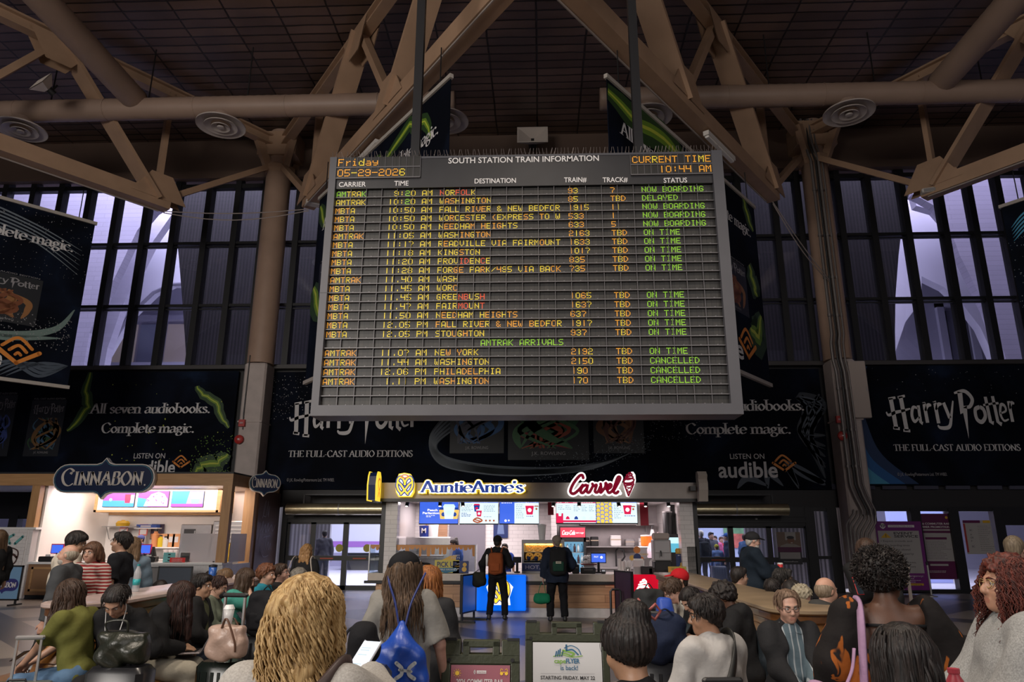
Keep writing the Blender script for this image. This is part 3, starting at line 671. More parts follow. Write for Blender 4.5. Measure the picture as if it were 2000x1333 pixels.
DOT = {'o': mat('dot_orange', (.5,.2,.02),.5, emit=(1,.42,.03), estr=.62), 'y': mat('dot_yellow', (.5,.4,.02),.5, emit=(.95,.66,.05), estr=.6),
 'g': mat('dot_green', (.2,.4,.02),.5, emit=(.36,.85,.04), estr=.5), 'r': mat('dot_red', (.5,.06,.02),.5, emit=(1,.12,.04), estr=.55)}
DKEY = ['o', 'y', 'g', 'r']
bl, brt = at(645,306, YB), at(1410,297, YB)
X0, X1 = (at(645,306, YB).x+at(606,812, YB).x)/2,(at(1410,297, YB).x+at(1453,812, YB).x)/2
Z1, Z0 = at(1030,300, YB).z, at(1030,811, YB).z
BRD = mat('board_frame', (.072,.072,.084),.5, var=.1, vscale=1.5)
BPAN = mat('board_panel', (.022,.022,.026),.45, var=.2, vscale=2)
m, nt, b = nodes_of('flap_cells', (.02,.02,.02),.5)
v = texco(nt, (1,1,1),(math.pi/2,0,0))
brk = nt.nodes.new('ShaderNodeTexBrick'); brk.offset = 0; brk.inputs['Scale'].default_value = 1; brk.inputs['Brick Width'].default_value = .0815; brk.inputs['Row Height'].default_value = .5
brk.inputs['Mortar Size'].default_value = .006; brk.inputs['Color1'].default_value = (.024,.022,.02,1); brk.inputs['Color2'].default_value = (.015,.014,.0135,1); brk.inputs['Mortar'].default_value = (.008,.008,.008,1)
nt.links.new(v, brk.inputs['Vector']); nt.links.new(brk.outputs[0], b.inputs['Base Color'])
CELL = m
BWHITE = mat('board_lettering', (.78,.76,.76),.5)
board = thing('departure_board', 'large dark hanging departure board of amber and green train times', 'board', ((X0+X1)/2, YB, Z0))
OX, OZ = (X0+X1)/2, Z0
def bx(px, py): p = at(px, py, YB); return p.x-OX, p.z-OZ
HW = (X1-X0)/2; HH = Z1-Z0
fz0 = bx(1030,790)[1]; fx0 = bx(640,560)[0]; fx1 = bx(1415,560)[0]
fx0 = -HW+.12; fx1 = (bx(1391,370)[0]+bx(1432,780)[0])/2
hz = bx(1030,361)[1]; tz = bx(1030,300)[1]
q = MB()
q.box(-HW, 0,0, fx0,.55, HH); q.box(fx1,0,0, HW, .55, HH); q.box(fx0,0,0, fx1,.55, fz0); q.box(fx0,.03, HH-.04, fx1,.55, HH); q.box(-HW+.02,.25,.02, HW-.02,.5, HH-.02)
q.build('frame', BRD, board)
q = MB(); q.box(-HW-.004,-.004, HH*.45,-HW+.3,0, HH*.45+.006); q.build('seam', BPAN, board)
hx0, hx1 = bx(821,330)[0], bx(1231,330)[0]
q = MB(); q.box(fx0,.04, hz, fx1,.26, HH-.04); q.build('header_panel', BPAN, board)
def btext(name, body, cx, py, h=None, width_px=None, mt=BWHITE, par=board):
 x, z = bx(cx, py); q = MB(); w = None
 if width_px: w = width_px/F*YB*1.0
 text(q, body, (x, .036, z), XH, ZH, h, None if not width_px else abs(bx(cx+width_px/2, py)[0]-bx(cx-width_px/2, py)[0]), 'c', bold=.012)
 q.build(name, mt, par)
for body, cx, py, wpx, h in (('SOUTH STATION TRAIN INFORMATION', 1022,315,295,.105),('CARRIER', 687,363,53,.088),('TIME', 783,361,28,.088),('DESTINATION', 967,356,81,.088),('TRAIN#', 1124,354,44,.088),('TRACK#', 1202,354,49,.088),('STATUS', 1320,355,46,.088)):
 btext('lettering', body, cx, py, h, wpx)
NR = 24; RH = (hz-fz0)/NR
def dots(mb, body, x, z, pw, ph, cols, wavy=0):
 for i, ch in enumerate(body):
  if ch not in F57: continue
  mb.cm = DKEY.index(cols[i % len(cols)])
  for c in range(5):
   byte = int(F57[ch][2*c:2*c+2], 16)
   for r in range(7):
    if byte >> r & 1:
     a = x+(i*6+c)*pw; bz = z+(6-r)*ph
     mb.add([(a, 0, bz),(a+pw*.86,0, bz),(a+pw*.86,0, bz+ph*.84),(a, 0, bz+ph*.84)], [(0,1,2,3)])
 return mb
PW = (bx(1377,370)[0]-bx(1255,370)[0])/71.0
PH = RH*.65/7
cxs = {k: bx(px, 372)[0] for k, px in dict(car=655, tim=757, dest=858, tr=1110, tk=1193, st=1255).items()}
rows = [('AMTRAK', ' 9:20 AM', 'NORFOLK', '93', '7', 'NOW BOARDING'),('AMTRAK', '10:20 AM', 'WASHINGTON', '85', 'TBD', 'DELAYED'),
 ('MBTA', '10:50 AM', 'FALL RIVER & NEW BEDFOR', '1915', '11', 'NOW BOARDING'),('MBTA', '10:50 AM', 'WORCESTER (EXPRESS TO W', '533', '1', 'NOW BOARDING'),
 ('MBTA', '10:50 AM', 'NEEDHAM HEIGHTS', '633', '5', 'NOW BOARDING'),('AMTRAK', '11:05 AM', 'WASHINGTON', '2163', 'TBD', 'ON TIME'),
 ('MBTA', '11:17 AM', 'READVILLE VIA FAIRMOUNT', '1633', 'TBD', 'ON TIME'),('MBTA', '11:18 AM', 'KINGSTON', '1017', 'TBD', 'ON TIME'),
 ('MBTA', '11:20 AM', 'PROVIDENCE', '835', 'TBD', 'ON TIME'),('MBTA', '11:28 AM', 'FORGE PARK/495 VIA BACK', '735', 'TBD', 'ON TIME'),
 ('AMTRAK', '11.40 AM', 'WASH', '', '', ''),('MBTA', '11.45 AM', 'WORC', '', '', ''),('MBTA', '11.45 AM', 'GREENBUSH', '1065', 'TBD', 'ON TIME'),
 ('MBTA', '11.47 AM', 'FAIRMOUNT', '1637', 'TBD', 'ON TIME'),('MBTA', '11.50 AM', 'NEEDHAM HEIGHTS', '637', 'TBD', 'ON TIME'),
 ('MBTA', '12.05 PM', 'FALL RIVER & NEW BEDFOR', '1917', 'TBD', 'ON TIME'),('MBTA', '12.05 PM', 'STOUGHTON', '937', 'TBD', 'ON TIME'),
 None, ('AMTRAK', '11.07 AM', 'NEW YORK', '2192', 'TBD', 'ON TIME'),('AMTRAK', '11.44 AM', 'WASHINGTON', '2150', 'TBD', 'CANCELLED'),
 ('AMTRAK', '12.06 PM', 'PHILADELPHIA', '190', 'TBD', 'CANCELLED'),('AMTRAK', ' 1.11 PM', 'WASHINGTON', '170', 'TBD', 'CANCELLED'),(),()]
BAR = mat('row_bar', (.125,.12,.128),.45,.2)
random.seed(3)
dm = [DOT[k] for k in DKEY]
for r, row in enumerate(rows):
 zt = hz-r*RH; zb = zt-RH
 q = MB().box(fx0,.1, zb+.008, fx1,.14, zt-.008); ro = q.build('display_row', CELL, board)
 q = MB(); q.box(fx0,.05, zb-.007, fx1,.1, zb+.007)
 n = 24
 for k in range(1, n): x = fx0+(fx1-fx0)*k/n; q.box(x-.004,.06, zb, x+.004,.1, zt)
 for k in range(0, n, 1): x = fx0+(fx1-fx0)*(k+.55)/n; q.box(x-.01,.055, zb+.009, x+.01,.09, zb+.02)
 q.build('row_grid', BAR, ro)
 q = MB(); q.xf = Matrix.Translation((0,.093,0)); z = zb+RH*.2
 oy = ''.join(random.choice('ooyyyy') for _ in range(23));
 if row is None:
  dots(q, 'AMTRAK ARRIVALS', bx(938,667)[0], z, PW*1.02, PH, 'g')
 elif row:
  d2 = 'r' + 'yyyrrry'[1:] if r == 0 else ('yyyyrryyryyy' if r in (8,12,13) else oy)
  dots(q, row[0], cxs['car'], z, PW, PH, 'ggyyyg' if r == 0 else ('yyyyyy' if r == 1 else 'oyoyoo'))
  dots(q, row[1], cxs['tim'], z, PW*1.1, PH, 'yyyyy' if r > 1 else 'yyygyyyy')
  dots(q, row[2], cxs['dest'], z, PW*1.02, PH, d2)
  dots(q, row[3], cxs['tr'], z, PW*1.02, PH, 'oyoy'); dots(q, row[4], cxs['tk'], z, PW*1.02, PH, 'oy'); dots(q, row[5], cxs['st'], z, PW, PH, 'g')
 if q.v: q.build('row_lettering', dm, ro)
for (pa, pb), l1, l2, xa in ((((658,305),(820,345)), 'Friday', '05-29-2026', 661),(((1231,300),(1393,338)), 'CURRENT TIME', '    10:44 AM', 1232)):
 xa0, za = bx(pa[0], pa[1]+2); xb0, zb0 = bx(pb[0], pb[1]); xb0 = min(xb0, fx1)
 q = MB().box(xa0,.02, zb0, xb0,.045, za); d = q.build('clock_display', CELL, board)
 g = MB(); zm = (za+zb0)/2; g.box(xa0,.005, zm-.01, xb0,.04, zm+.01); g.box(xa0,.005, zb0-.01, xb0,.04, zb0+.01)
 for k in range(13): x = xa0+(xb0-xa0)*k/12; g.box(x-.004,.01, zb0, x+.004,.04, za)
 g.build('row_grid', BAR, d)
 q = MB(); q.xf = Matrix.Translation((0,.008,0)); pw = (xb0-xa0-.03)/72; ph = (za-zb0)/2*.68/7
 dots(q, l1, xa0+.03, zm+.03, pw, ph, 'oooyooo'); dots(q, l2, xa0+.03, zb0+.03, pw, ph, 'ooyoooo'); q.build('row_lettering', dm, d)
for px in (806,1252):
 x = bx(px, 292)[0]
 q = MB(); q.box(x-.075,.2, HH, x+.075,.35, CEIL-OZ); q.box(x-.15,.1, HH-.01, x+.15,.5, HH+.04); q.build('hanger_post', mat('post_black', (.02,.02,.022),.4), board)
q = MB(); random.seed(5)
for k in range(110):
 x = -HW+.03+(2*HW-.06)*k/109; q.tube([(x, .06, HH),(x+random.uniform(-.03,.03),.0, HH+.1)], .004,4); q.tube([(x, .1, HH),(x+random.uniform(-.02,.02),.16, HH+.11)], .004,4)
q.build('bird_spikes', mat('spike_steel', (.28,.24,.22),.4,.5), board)['kind'] = 'stuff'
# ================================================================== hoardings and hanging banners
m, nt, b = nodes_of('hoarding_print', (.008,.01,.018),.7, spec=.05)
v = texco(nt, (.5,.5,.5)); n1 = nt.nodes.new('ShaderNodeTexNoise'); n1.inputs['Scale'].default_value = 1.2; n1.inputs['Detail'].default_value = 6; n1.inputs['Distortion'].default_value = .6
nt.links.new(v, n1.inputs['Vector']); nt.links.new(ramp(nt, n1.outputs[0], [(.42,(.0035,.0045,.008)),(.62,(.006,.009,.019)),(.8,(.012,.022,.05))]), b.inputs['Base Color'])
HOARD = m
INK = mat('print_white', (.62,.60,.60),.55); INKG = mat('print_grey', (.30,.29,.30),.55)
GR1 = mat('print_green_deep', (.018,.05,.012),.55); GR2 = mat('print_green', (.13,.24,.02),.55); GR3 = mat('print_lime', (.45,.50,.05),.55)
BL1 = mat('print_blue_deep', (.006,.03,.10),.55); BL2 = mat('print_blue', (.01,.10,.30),.55); BL3 = mat('print_cyan', (.06,.30,.48),.55)
SM1 = mat('print_smoke_dark', (.012,.019,.032),.55); SM2 = mat('print_smoke', (.06,.08,.11),.55); SM3 = mat('print_smoke_pale', (.16,.19,.22),.55)
ORG = mat('print_orange', (.72,.24,.03),.55)
class Pl:
 def __init__(s, O, U, par, lift=0.006): s.O, s.U, s.V, s.par, s.l = Vector(O), Vector(U), ZH, par, lift
 def pt(s, u, v): return s.O+s.U*u+s.V*v
 def mk(s, name, mb, mt):
  return mb.build(name, mt, s.par)
 def serif(s, body, u, v, h, width=None, mt=None, name='lettering', al='l', **k):
  q = MB(); pen_text(q, body, s.pt(u, v), s.U, s.V, h, width=width, align=al, lift=s.l+.004, **k); return s.mk(name, q, mt or INK)
 def sans(s, body, u, v, h, width=None, mt=None, name='lettering', al='l', bold=0.0):
  q = MB(); text(q, body, s.pt(u, v), s.U, s.V, h, width, al, bold, lift=s.l+.004); return s.mk(name, q, mt or INK)
 def bolt(s, pts, w=.16):
  rng = random.Random(len(pts)*7+int(abs(pts[0][0])*100)); P = []
  for a, b2 in zip(pts, pts[1:]):
   for k in range(4):
    t = k/4; P.append((a[0]+(b2[0]-a[0])*t+rng.uniform(-.07,.07)*w*4, a[1]+(b2[1]-a[1])*t+rng.uniform(-.05,.05)*w*4))
  P.append(pts[-1])
  for i, (mt, ww) in enumerate(((GR1,3.2),(GR2,1.2),(GR3,.32))):
   q = MB(); strokes(q, [('L', P, w*ww)], s.O, s.U, s.V, 1, w, lift=s.l+.0015*i, taper=lambda k: .25+.75*math.sin(math.pi*min(max(k*.9+.08,0),1))); s.mk('lightning_print', q, mt)
 def wisp(s, curves, mt, w, name='smoke_print', z=0):
  q = MB(); strokes(q, [('S', c, w) for c in curves], s.O, s.U, s.V, 1, w, lift=s.l+z, taper=lambda k: .1+.9*math.sin(math.pi*k)); s.mk(name, q, mt)
 def specks(s, fn, n, mt, r=(.008,.022), seed=1, name='speck_print'):
  rng = random.Random(seed); q = MB()
  for _ in range(n):
   u, v = fn(rng); rr = rng.uniform(*r); poly(q, [(u-rr, v),(u, v-rr),(u+rr, v),(u, v+rr)], s.O, s.U, s.V, 1,1, s.l+.002)
  o = s.mk(name, q, mt); o['kind'] = 'stuff'
 def audible(s, u, v, h, w):
  s.sans('audible', u, v, h, w, bold=.02)
  q = MB(); a = w*.30; cx = u+w*1.12; cy = v+h*.75
  strokes(q, [('L', [(-1,.25),(0,-.45),(1,.25)], .24),('S', [(-.78,.42),(-.1,.95),(.62,.42)], .17),('S', [(-.42,.22),(-.02,.52),(.38,.2)], .17),('S', [(-.12,0),(0,.12),(.14,0)], .15)], s.pt(cx, cy), s.U, s.V, a*.62,.2, lift=s.l+.004)
  s.mk('page_mark', q, ORG)
 def cover(s, u0, v0, u1, v1, cols, seed=0):
  q = MB(); poly(q, [(u0, v0),(u1, v0),(u1, v1),(u0, v1)], s.O, s.U, s.V, lift=s.l+.001); c = s.mk('cover_print', q, mat('cover_dark', (.008,.010,.014),.5))
  rng = random.Random(seed); w, h = u1-u0, v1-v0
  for i, cc in enumerate(cols):
   q = MB(); L = []
   for _ in range(5):
    a = rng.uniform(.15,.85); L.append(('S', [(u0+w*a, v0+h*.12),(u0+w*rng.uniform(.1,.9), v0+h*.3),(u0+w*rng.uniform(.1,.9), v0+h*.5),(u0+w*rng.uniform(.2,.8), v0+h*.68)], w*rng.uniform(.03,.14)))
   strokes(q, L, s.O, s.U, s.V, 1,.05, lift=s.l+.002+.0006*i, taper=lambda k: .15+.85*math.sin(math.pi*k)); q.build('cover_pattern', mat('cover_ink_%d%d%d' % tuple(int(x*99) for x in cc), cc, .5), c)
  q = MB(); hp_logo(q, s.pt(u0+w*.08, v0+h*.76), s.U, s.V, h*.15, w*.84, s.l+.006); q.build('lettering', INKG, c)
  q = MB(); text(q, 'J.K. ROWLING', s.pt(u0+w*.5, v0+h*.05), s.U, s.V, h*.035, w*.42, 'c', lift=s.l+.006); q.build('lettering', INKG, c)
  q = MB(); text(q, 'FULL CAST AUDIO EDITION', s.pt(u0+w*.5, v0+h*1.01), s.U, s.V, h*.03, w*.9, 'c', lift=s.l+.006); q.build('lettering', INKG, c)
def hp_logo(q, O, U, V, h, width, lift=.01):
 T = lambda k: 1.0-.62*k
 def S(pts, w=.13, t=T): strokes(q, [('L', pts, w)], O, U, V, h, w, lift=lift, taper=t, sx=width/5.0)
 def s(pts, w=.1, t=None): strokes(q, [('S', pts, w)], O, U, V, h, w, lift=lift, taper=t or (lambda k: .45+.55*math.sin(math.pi*k)), sx=width/5.0)
 F1 = lambda k: 1.0
 S([(.2,.95),(.26,0)], .17, F1); S([(.62,1.0),(.68,-.06)], .17, F1); S([(.1,.93),(.4,.97)], .08, F1); S([(.5,.97),(.8,1.02)], .08, F1); S([(.14,.03),(.4,0)], .09, F1); S([(.54,-.05),(.82,-.07)], .09, F1)
 s([(-.06,.52),(.02,.42),(.3,.5),(.6,.55),(.95,.62)], .1)
 s([(1.28,.62),(1.08,.66),(.98,.42),(1.06,.22),(1.28,.36)], .12); S([(1.3,.72),(1.3,.2),(1.38,.16)], .12, F1)
 S([(1.55,.8),(1.58,.18)], .14, F1); s([(1.56,.55),(1.7,.72),(1.84,.72)], .12); S([(1.48,.78),(1.6,.8)], .06, F1)
 S([(2.0,.82),(2.03,.16)], .14, F1); s([(2.0,.58),(2.12,.74),(2.28,.76)], .12); S([(1.93,.8),(2.06,.84)], .06, F1)
 S([(2.36,.8),(2.52,.32)], .13, F1); s([(2.76,.86),(2.6,.4),(2.45,.06),(2.1,.02),(1.98,.1)], .12)
 poly(q, [(3.0,1.15),(3.2,1.12),(3.16,.66),(3.3,.7),(3.16,-.32),(3.1,.48),(2.98,.44)], O, U, V, width/5.0, h, lift)
 s([(2.86,1.1),(3.3,1.16),(3.56,.92),(3.42,.68),(3.16,.66)], .14)
 s([(3.82,.66),(3.62,.58),(3.62,.3),(3.8,.2),(3.98,.36),(3.96,.58),(3.82,.66)], .13, F1)
 S([(4.12,.98),(4.16,.2),(4.28,.16)], .13, F1); S([(3.98,.72),(4.32,.76)], .07, F1); S([(4.42,1.0),(4.46,.2),(4.6,.12)], .13, F1); S([(4.3,.76),(4.62,.78)], .07, F1)
 s([(4.62,.46),(4.86,.54),(4.84,.7),(4.7,.72),(4.62,.44),(4.72,.24),(4.92,.28)], .1); S([(5.04,.84),(5.06,.2)], .13, F1); s([(5.04,.6),(5.14,.78),(5.26,.76)], .11)
PY = W-.12
def hoarding(lab, px0, px1, pyt, pyb):
 a = at(px0,(pyt+pyb)/2, PY); c = at(px1,(pyt+pyb)/2, PY); zt = at((px0+px1)/2, pyt, PY).z; zb = at((px0+px1)/2, pyb, PY).z
 o = thing('hoarding', lab, 'billboard')
 MB().box(a.x, PY, zb, c.x, PY+.06, zt).build('printed_panel', HOARD, o)
 p = Pl((0, PY, 0), XH, o, .006); return p
def W2(px, py): p = at(px, py, PY); return p.x, p.z
def wtext(p, body, pxl, pxr, py, h_px, serif=True, mt=None, **k):
 u, v = W2(pxl, py); u1, _ = W2(pxr, py); _, v1 = W2(pxl, py-h_px)
 return (p.serif if serif else p.sans)(body, u, v, v1-v, u1-u, mt, **k)
p = hoarding('dark audiobook billboard with green lightning above the bakery stand', -60,456,727,932)
wtext(p, 'All seven audiobooks.', 176,410,808,19); wtext(p, 'Complete magic.', 197,379,846,19); wtext(p, 'LISTEN ON', 261,322,896,10, False)
u, v = W2(255,925); u1, _ = W2(341,925); p.audible(u, v, .44, u1-u)
p.bolt([W2(178,728), W2(168,765), W2(172,795), W2(150,825), W2(131,842)], .13); p.bolt([W2(384,755), W2(398,772), W2(425,788), W2(434,818), W2(447,836)], .12); p.bolt([W2(446,886), W2(425,905), W2(396,910), W2(380,926)], .2)
a = W2(44,892); c = W2(131,782); p.cover(a[0], a[1], c[0], c[1], [(.03,.08,.03),(.05,.12,.2),(.2,.1,.03)], 3)
a = W2(-42,892); c = W2(36,772); p.cover(a[0], a[1], c[0], c[1], [(.02,.05,.2),(.05,.08,.3)], 4)
def box_fn(a, b2):
 return lambda r: (a[0]+(b2[0]-a[0])*r.random(), a[1]+(b2[1]-a[1])*r.random()**2)
p.specks(box_fn(W2(370,925), W2(455,850)),260, GR2,(.008,.025),2); p.specks(box_fn(W2(190,900), W2(450,740)),40, GR3,(.01,.03),8)
p = hoarding('long black audiobook billboard behind the departure board', 500,1612,724,957)
q = MB(); a = W2(566,848); c = W2(806,848); t = W2(566,780); hp_logo(q, (a[0], PY, a[1]), XH, ZH, (t[1]-a[1])*.92,(c[0]-a[0])*.98,.01); p.mk('lettering', q, INK)
wtext(p, 'THE FULL-CAST AUDIO EDITIONS', 563,806,893,12); wtext(p, '\u00a9 J.K. Rowling/Pottermore Ltd. TM WBEI.', 560,653,941,6, False, INKG)
wtext(p, 'All seven audiobooks.', 1312,1571,803,20); wtext(p, 'Complete magic.', 1340,1545,848,20); wtext(p, 'LISTEN ON', 1426,1493,897,10, False)
u, v = W2(1404,933); u1, _ = W2(1520,933); p.audible(u, v, .52, u1-u)
for pa, pb, cols, sd in (((878,886),(985,730), [(.01,.06,.2),(.03,.12,.3),(.05,.05,.08)], 11),((992,899),(1146,715), [(.25,.02,.02),(.02,.10,.04),(.3,.05,.02),(.05,.15,.06)], 12),((1160,886),(1252,730), [(.16,.06,.02),(.25,.12,.05),(.1,.03,.02)], 13)):
 a, c = W2(*pa), W2(*pb); p.cover(a[0], a[1], c[0], c[1], cols, sd)
cv = []
for k in range(15):
 o = k*2.6; cv.append([W2(893-o*.3,835-o), W2(852-o*.35,868-o*.4), W2(870-o*.3,895+o*.3), W2(945,912+o*.35), W2(1040,917+o*.3), W2(1120+o, 913+o*.1), W2(1200+o, 898-o*.4)])
p.wisp(cv[::3], SM2,.16); p.wisp(cv, SM3,.03, z=.002)
rng0 = random.Random(4)
def sw(r):
 t = r.random(); a = W2(1040+230*t, 935-70*t+r.gauss(0,16)*(1.1-.3*t)); return a
p.specks(sw, 500, SM3,(.006,.02),5); p.specks(lambda r: W2(505+r.random()**1.6*110,735+r.random()*85),260, INKG, (.006,.022),6)
p.specks(lambda r: W2(1270+r.random()**1.4*100,800+r.random()*60),120, INKG, (.006,.018),7)
sm = []
for k in range(14):
 sm.append([W2(1612,935-k*7), W2(1590-k*2,880-k*3), W2(1568+k*3,840-k*4), W2(1585-k*2,800-k*2), W2(1600+k, 770+k*3)])
p.wisp(sm[::3], SM1,.4); p.wisp(sm[::4], SM2,.06, z=.002); p.wisp([[W2(1440+k*6,955), W2(1460+k*4,935-k), W2(1500+k*3,950)] for k in range(0,30,10)]+[[W2(1530,900), W2(1560,915+k), W2(1600,940), W2(1612,948-k)] for k in range(0,16,8)], SM2,.22, z=.003)
p = hoarding('dark audiobook billboard with a blue flame at the far right', 1655,2080,713,949)
q = MB(); a = W2(1738,838); c = W2(1982,838); t = W2(1738,772); hp_logo(q, (a[0], PY, a[1]), XH, ZH, (t[1]-a[1])*.95,(c[0]-a[0])*.98,.012); p.mk('lettering', q, INK)
wtext(p, 'THE FULL-CAST AUDIO EDITIONS', 1746,1994,881,12); wtext(p, '\u00a9 J.K. Rowling/Pottermore Ltd. TM WBEI.', 1753,1850,930,6, False, INKG)
for k, (mt, rgt) in enumerate(((BL1, [(1694,716),(1676,760),(1694,830),(1724,890),(1795,946)]),(BL2, [(1676,728),(1668,790),(1681,850),(1706,900),(1768,946)]),(BL3, [(1667,745),(1664,800),(1673,860),(1692,910),(1738,946)]))):
 q = MB(); R_ = spline([Vector(c) for c in rgt]); n = len(R_); L_ = [Vector((1658+k*2+max(i/n-.6,0)*k*45, c.y)) for i, c in enumerate(R_)]
 v = [p.O+XH*W2(*c)[0]+ZH*W2(*c)[1]+Vector((0,-.007-.002*k, 0)) for c in L_+R_]
 q.add(v, [(i, i+1, n+i+1, n+i) for i in range(n-1)]); p.mk('flame_print', q, mt)
p.specks(lambda r: W2(1663+r.random()*20,850+r.random()*80),160, BL3,(.006,.02),9); p.specks(lambda r: W2(1690+r.random()*300,720+r.random()*50),30, INKG, (.008,.02),10)
def hang(lab, A, B2, zt, zb, flip=False):
 A, B2 = Vector((A[0], A[1], 0)), Vector((B2[0], B2[1], 0)); U = (B2-A).normalized(); L = (B2-A).length
 o = thing('hanging_banner', lab, 'banner', (0,0,0)); N = U.cross(ZH)
 q = MB(); O = A+ZH*zb; t = N*-.02
 q.add([O, O+U*L, O+U*L+ZH*(zt-zb), O+ZH*(zt-zb)]+[x+t for x in (O, O+U*L, O+U*L+ZH*(zt-zb), O+ZH*(zt-zb))], [(0,1,2,3),(7,6,5,4),(0,4,5,1),(1,5,6,2),(2,6,7,3),(3,7,4,0)])
 q.build('printed_sheet', HOARD, o)
 for z in (zb, zt):
  MB().beam(O+ZH*(z-zb)-U*.05, O+U*(L+.05)+ZH*(z-zb),.09,.1).build('bar', mat('banner_bar', (.42,.38,.34),.4), o)
 q = MB()
 for k in (.06,.94): q.tube([O+U*L*k+ZH*(zt-zb), O+U*L*k+ZH*(12.3-zb)], .015,6)
 q.build('hanging_wire', BLK, o)
 pl = Pl(O, U, o, .006); pl.L = L; pl.H = zt-zb; return pl
def banner_art(p, smoke=False):
 L, H = p.L, p.H
 p.serif('All seven audiobooks. Complete magic.', L*.5, H*.79, H*.06, L*.88, al='c')
 p.sans('LISTEN ON', L*.50, H*.185, H*.032, L*.21); p.audible(L*.42, H*.07, H*.095, L*.36)
 p.cover(L*.06, H*.31, L*.30, H*.60, [(.03,.1,.25),(.05,.06,.2)], 21); p.cover(L*.33, H*.32, L*.58, H*.62, [(.03,.12,.04),(.3,.05,.03)], 22); p.cover(L*.62, H*.31, L*.86, H*.58, [(.3,.13,.04),(.2,.06,.02)], 23)
 if smoke:
  for k in range(6):
   p.wisp([[(L*(.35+.02*k), H*(.98-.01*k)),(L*.6, H*(.86+.02*k)),(L*.8, H*(.80+.02*k)),(L*.97, H*(.66+.03*k))]], SM3,.05, z=.001)
  p.wisp([[(L*.5, H*.26),(L*.75, H*.24),(L*.92, H*.31),(L*.98, H*.45)], [(L*.45, H*.27),(L*.7, H*.22),(L*.95, H*.27)]], mat('print_teal_smoke', (.15,.22,.2),.55),.2, z=.001)
  p.specks(lambda r: (L*(.55+.43*r.random()), H*(.2+r.random()*.18)),350, INKG, (.008,.02),31); p.specks(lambda r: (L*(.5+.5*r.random()), H*(.6+r.random()*.38)),250, INKG, (.006,.016),32)
  p.wisp([[(L*(.72+.02*k), H*.02),(L*(.8+.02*k), H*.1),(L*(.9+.01*k), H*(.04+.02*k)),(L*.99, H*.12)] for k in range(5)], SM2,.1, z=.002)
b_near, b_far = atz(1185,150,11.3), atz(1472,405,11.3); zb = at(1506,753, b_far.y).z
p = hang('black audiobook banner with green lightning hanging right of the board', (b_near.x, b_near.y),(b_far.x, b_far.y),11.3, zb); banner_art(p); L, H = p.L, p.H
for pts, w in (([(0, H*.93),(L*.15, H*.9),(L*.3, H*.95),(L*.45, H*.9),(L*.6, H*.93)], .3),([(L*.9, H*1.0),(L*.93, H*.9),(L*.97, H*.84)], .16),([(L*.86, H*.27),(L*.92, H*.22),(L*.97, H*.36)], .4),([(L*.9, H*.62),(L*.93, H*.5),(L*.95, H*.46)], .25)): p.bolt(pts, w)
b_near, b_far = atz(880,150,11.3), atz(625,388,11.3); zb = at(600,748, b_far.y).z
p = hang('black audiobook banner with green lightning hanging left of the board', (b_far.x, b_far.y),(b_near.x, b_near.y),11.3, zb); banner_art(p); L, H = p.L, p.H
for pts, w in (([(L*.55, H*.87),(L*.75, H*.95),(L*.85, H*.9),(L*.9, H*.8)], .14),([(L*.2, H*1.0),(L*.4, H*.88),(L*.55, H*.92)], .2),([(L*.02, H*.95),(L*.08, H*.8)], .16),([(L*.02, H*.5),(L*.1, H*.3)], .3)): p.bolt(pts, w)
f1 = atz(186,437,11.3); n1 = atz(0,386,11.3); d = (n1-f1).normalized(); n1 = f1+d*7.8; zb = at(130,757, f1.y).z
p = hang('black audiobook banner with pale swirls hanging at the far left edge', (n1.x, n1.y),(f1.x, f1.y),11.3, zb); banner_art(p, True)
f1 = atz(1955,404,11.3); d = Vector((.6,-.8,0)); n1 = f1+d*7.8
p = hang('black audiobook banner just entering at the far right edge', (f1.x, f1.y),(n1.x, n1.y),11.3, zb); L, H = p.L, p.H; banner_art(p)
p.wisp([[(L*.02, H*(.78+.02*k)),(L*.1, H*(.86+.02*k)),(L*.3, H*.95)] for k in range(5)], BL3,.06)
p.specks(lambda r: (L*r.random()*.3, H*(.4+r.random()*.4)),300, SM3,(.008,.02),33)
# ================================================================== food kiosks
def em(name, col, s=1.0): return mat(name, tuple(c*.4 for c in col),.4, emit=col, estr=s)
def box_obj(name, mt, par, *b, bevel=0): return MB().box(*b).build(name, mt, par, bevel=bevel)
TILE = tiles('white_subway_tile', (.70,.67,.66),(.66,.63,.62),(.45,.43,.43),.3,.1,.2)
TILES = tiles('white_subway_tile_side', (.70,.67,.66),(.66,.63,.62),(.45,.43,.43),.3,.1,.2,(math.pi/2,0, math.pi/2))
CREAM = mat('fascia_paint', (.40,.36,.335),.5, var=.06)
PLANK = wood('counter_planks', (.72,.43,.24),(.52,.29,.15),0,2.2,.45, dict(w=1.7, h=.16, rot=(math.pi/2,0,0)))
STONE = mat('counter_stone', (.50,.44,.38),.35, var=.08, vscale=12)
MARB = mat('plinth_marble', (.60,.58,.57),.3, var=.15, vscale=5)
STEEL = mat('stainless', (.55,.54,.54),.28,.9, var=.08)
STEELD = mat('steel_dull', (.33,.32,.32),.45,.5)
BLACKP = mat('black_plastic', (.012,.012,.013),.4)
CARD = mat('cardboard', (.42,.27,.16),.8, var=.1)
PWHITE = mat('white_plastic', (.75,.74,.73),.4)
KY = 17.0
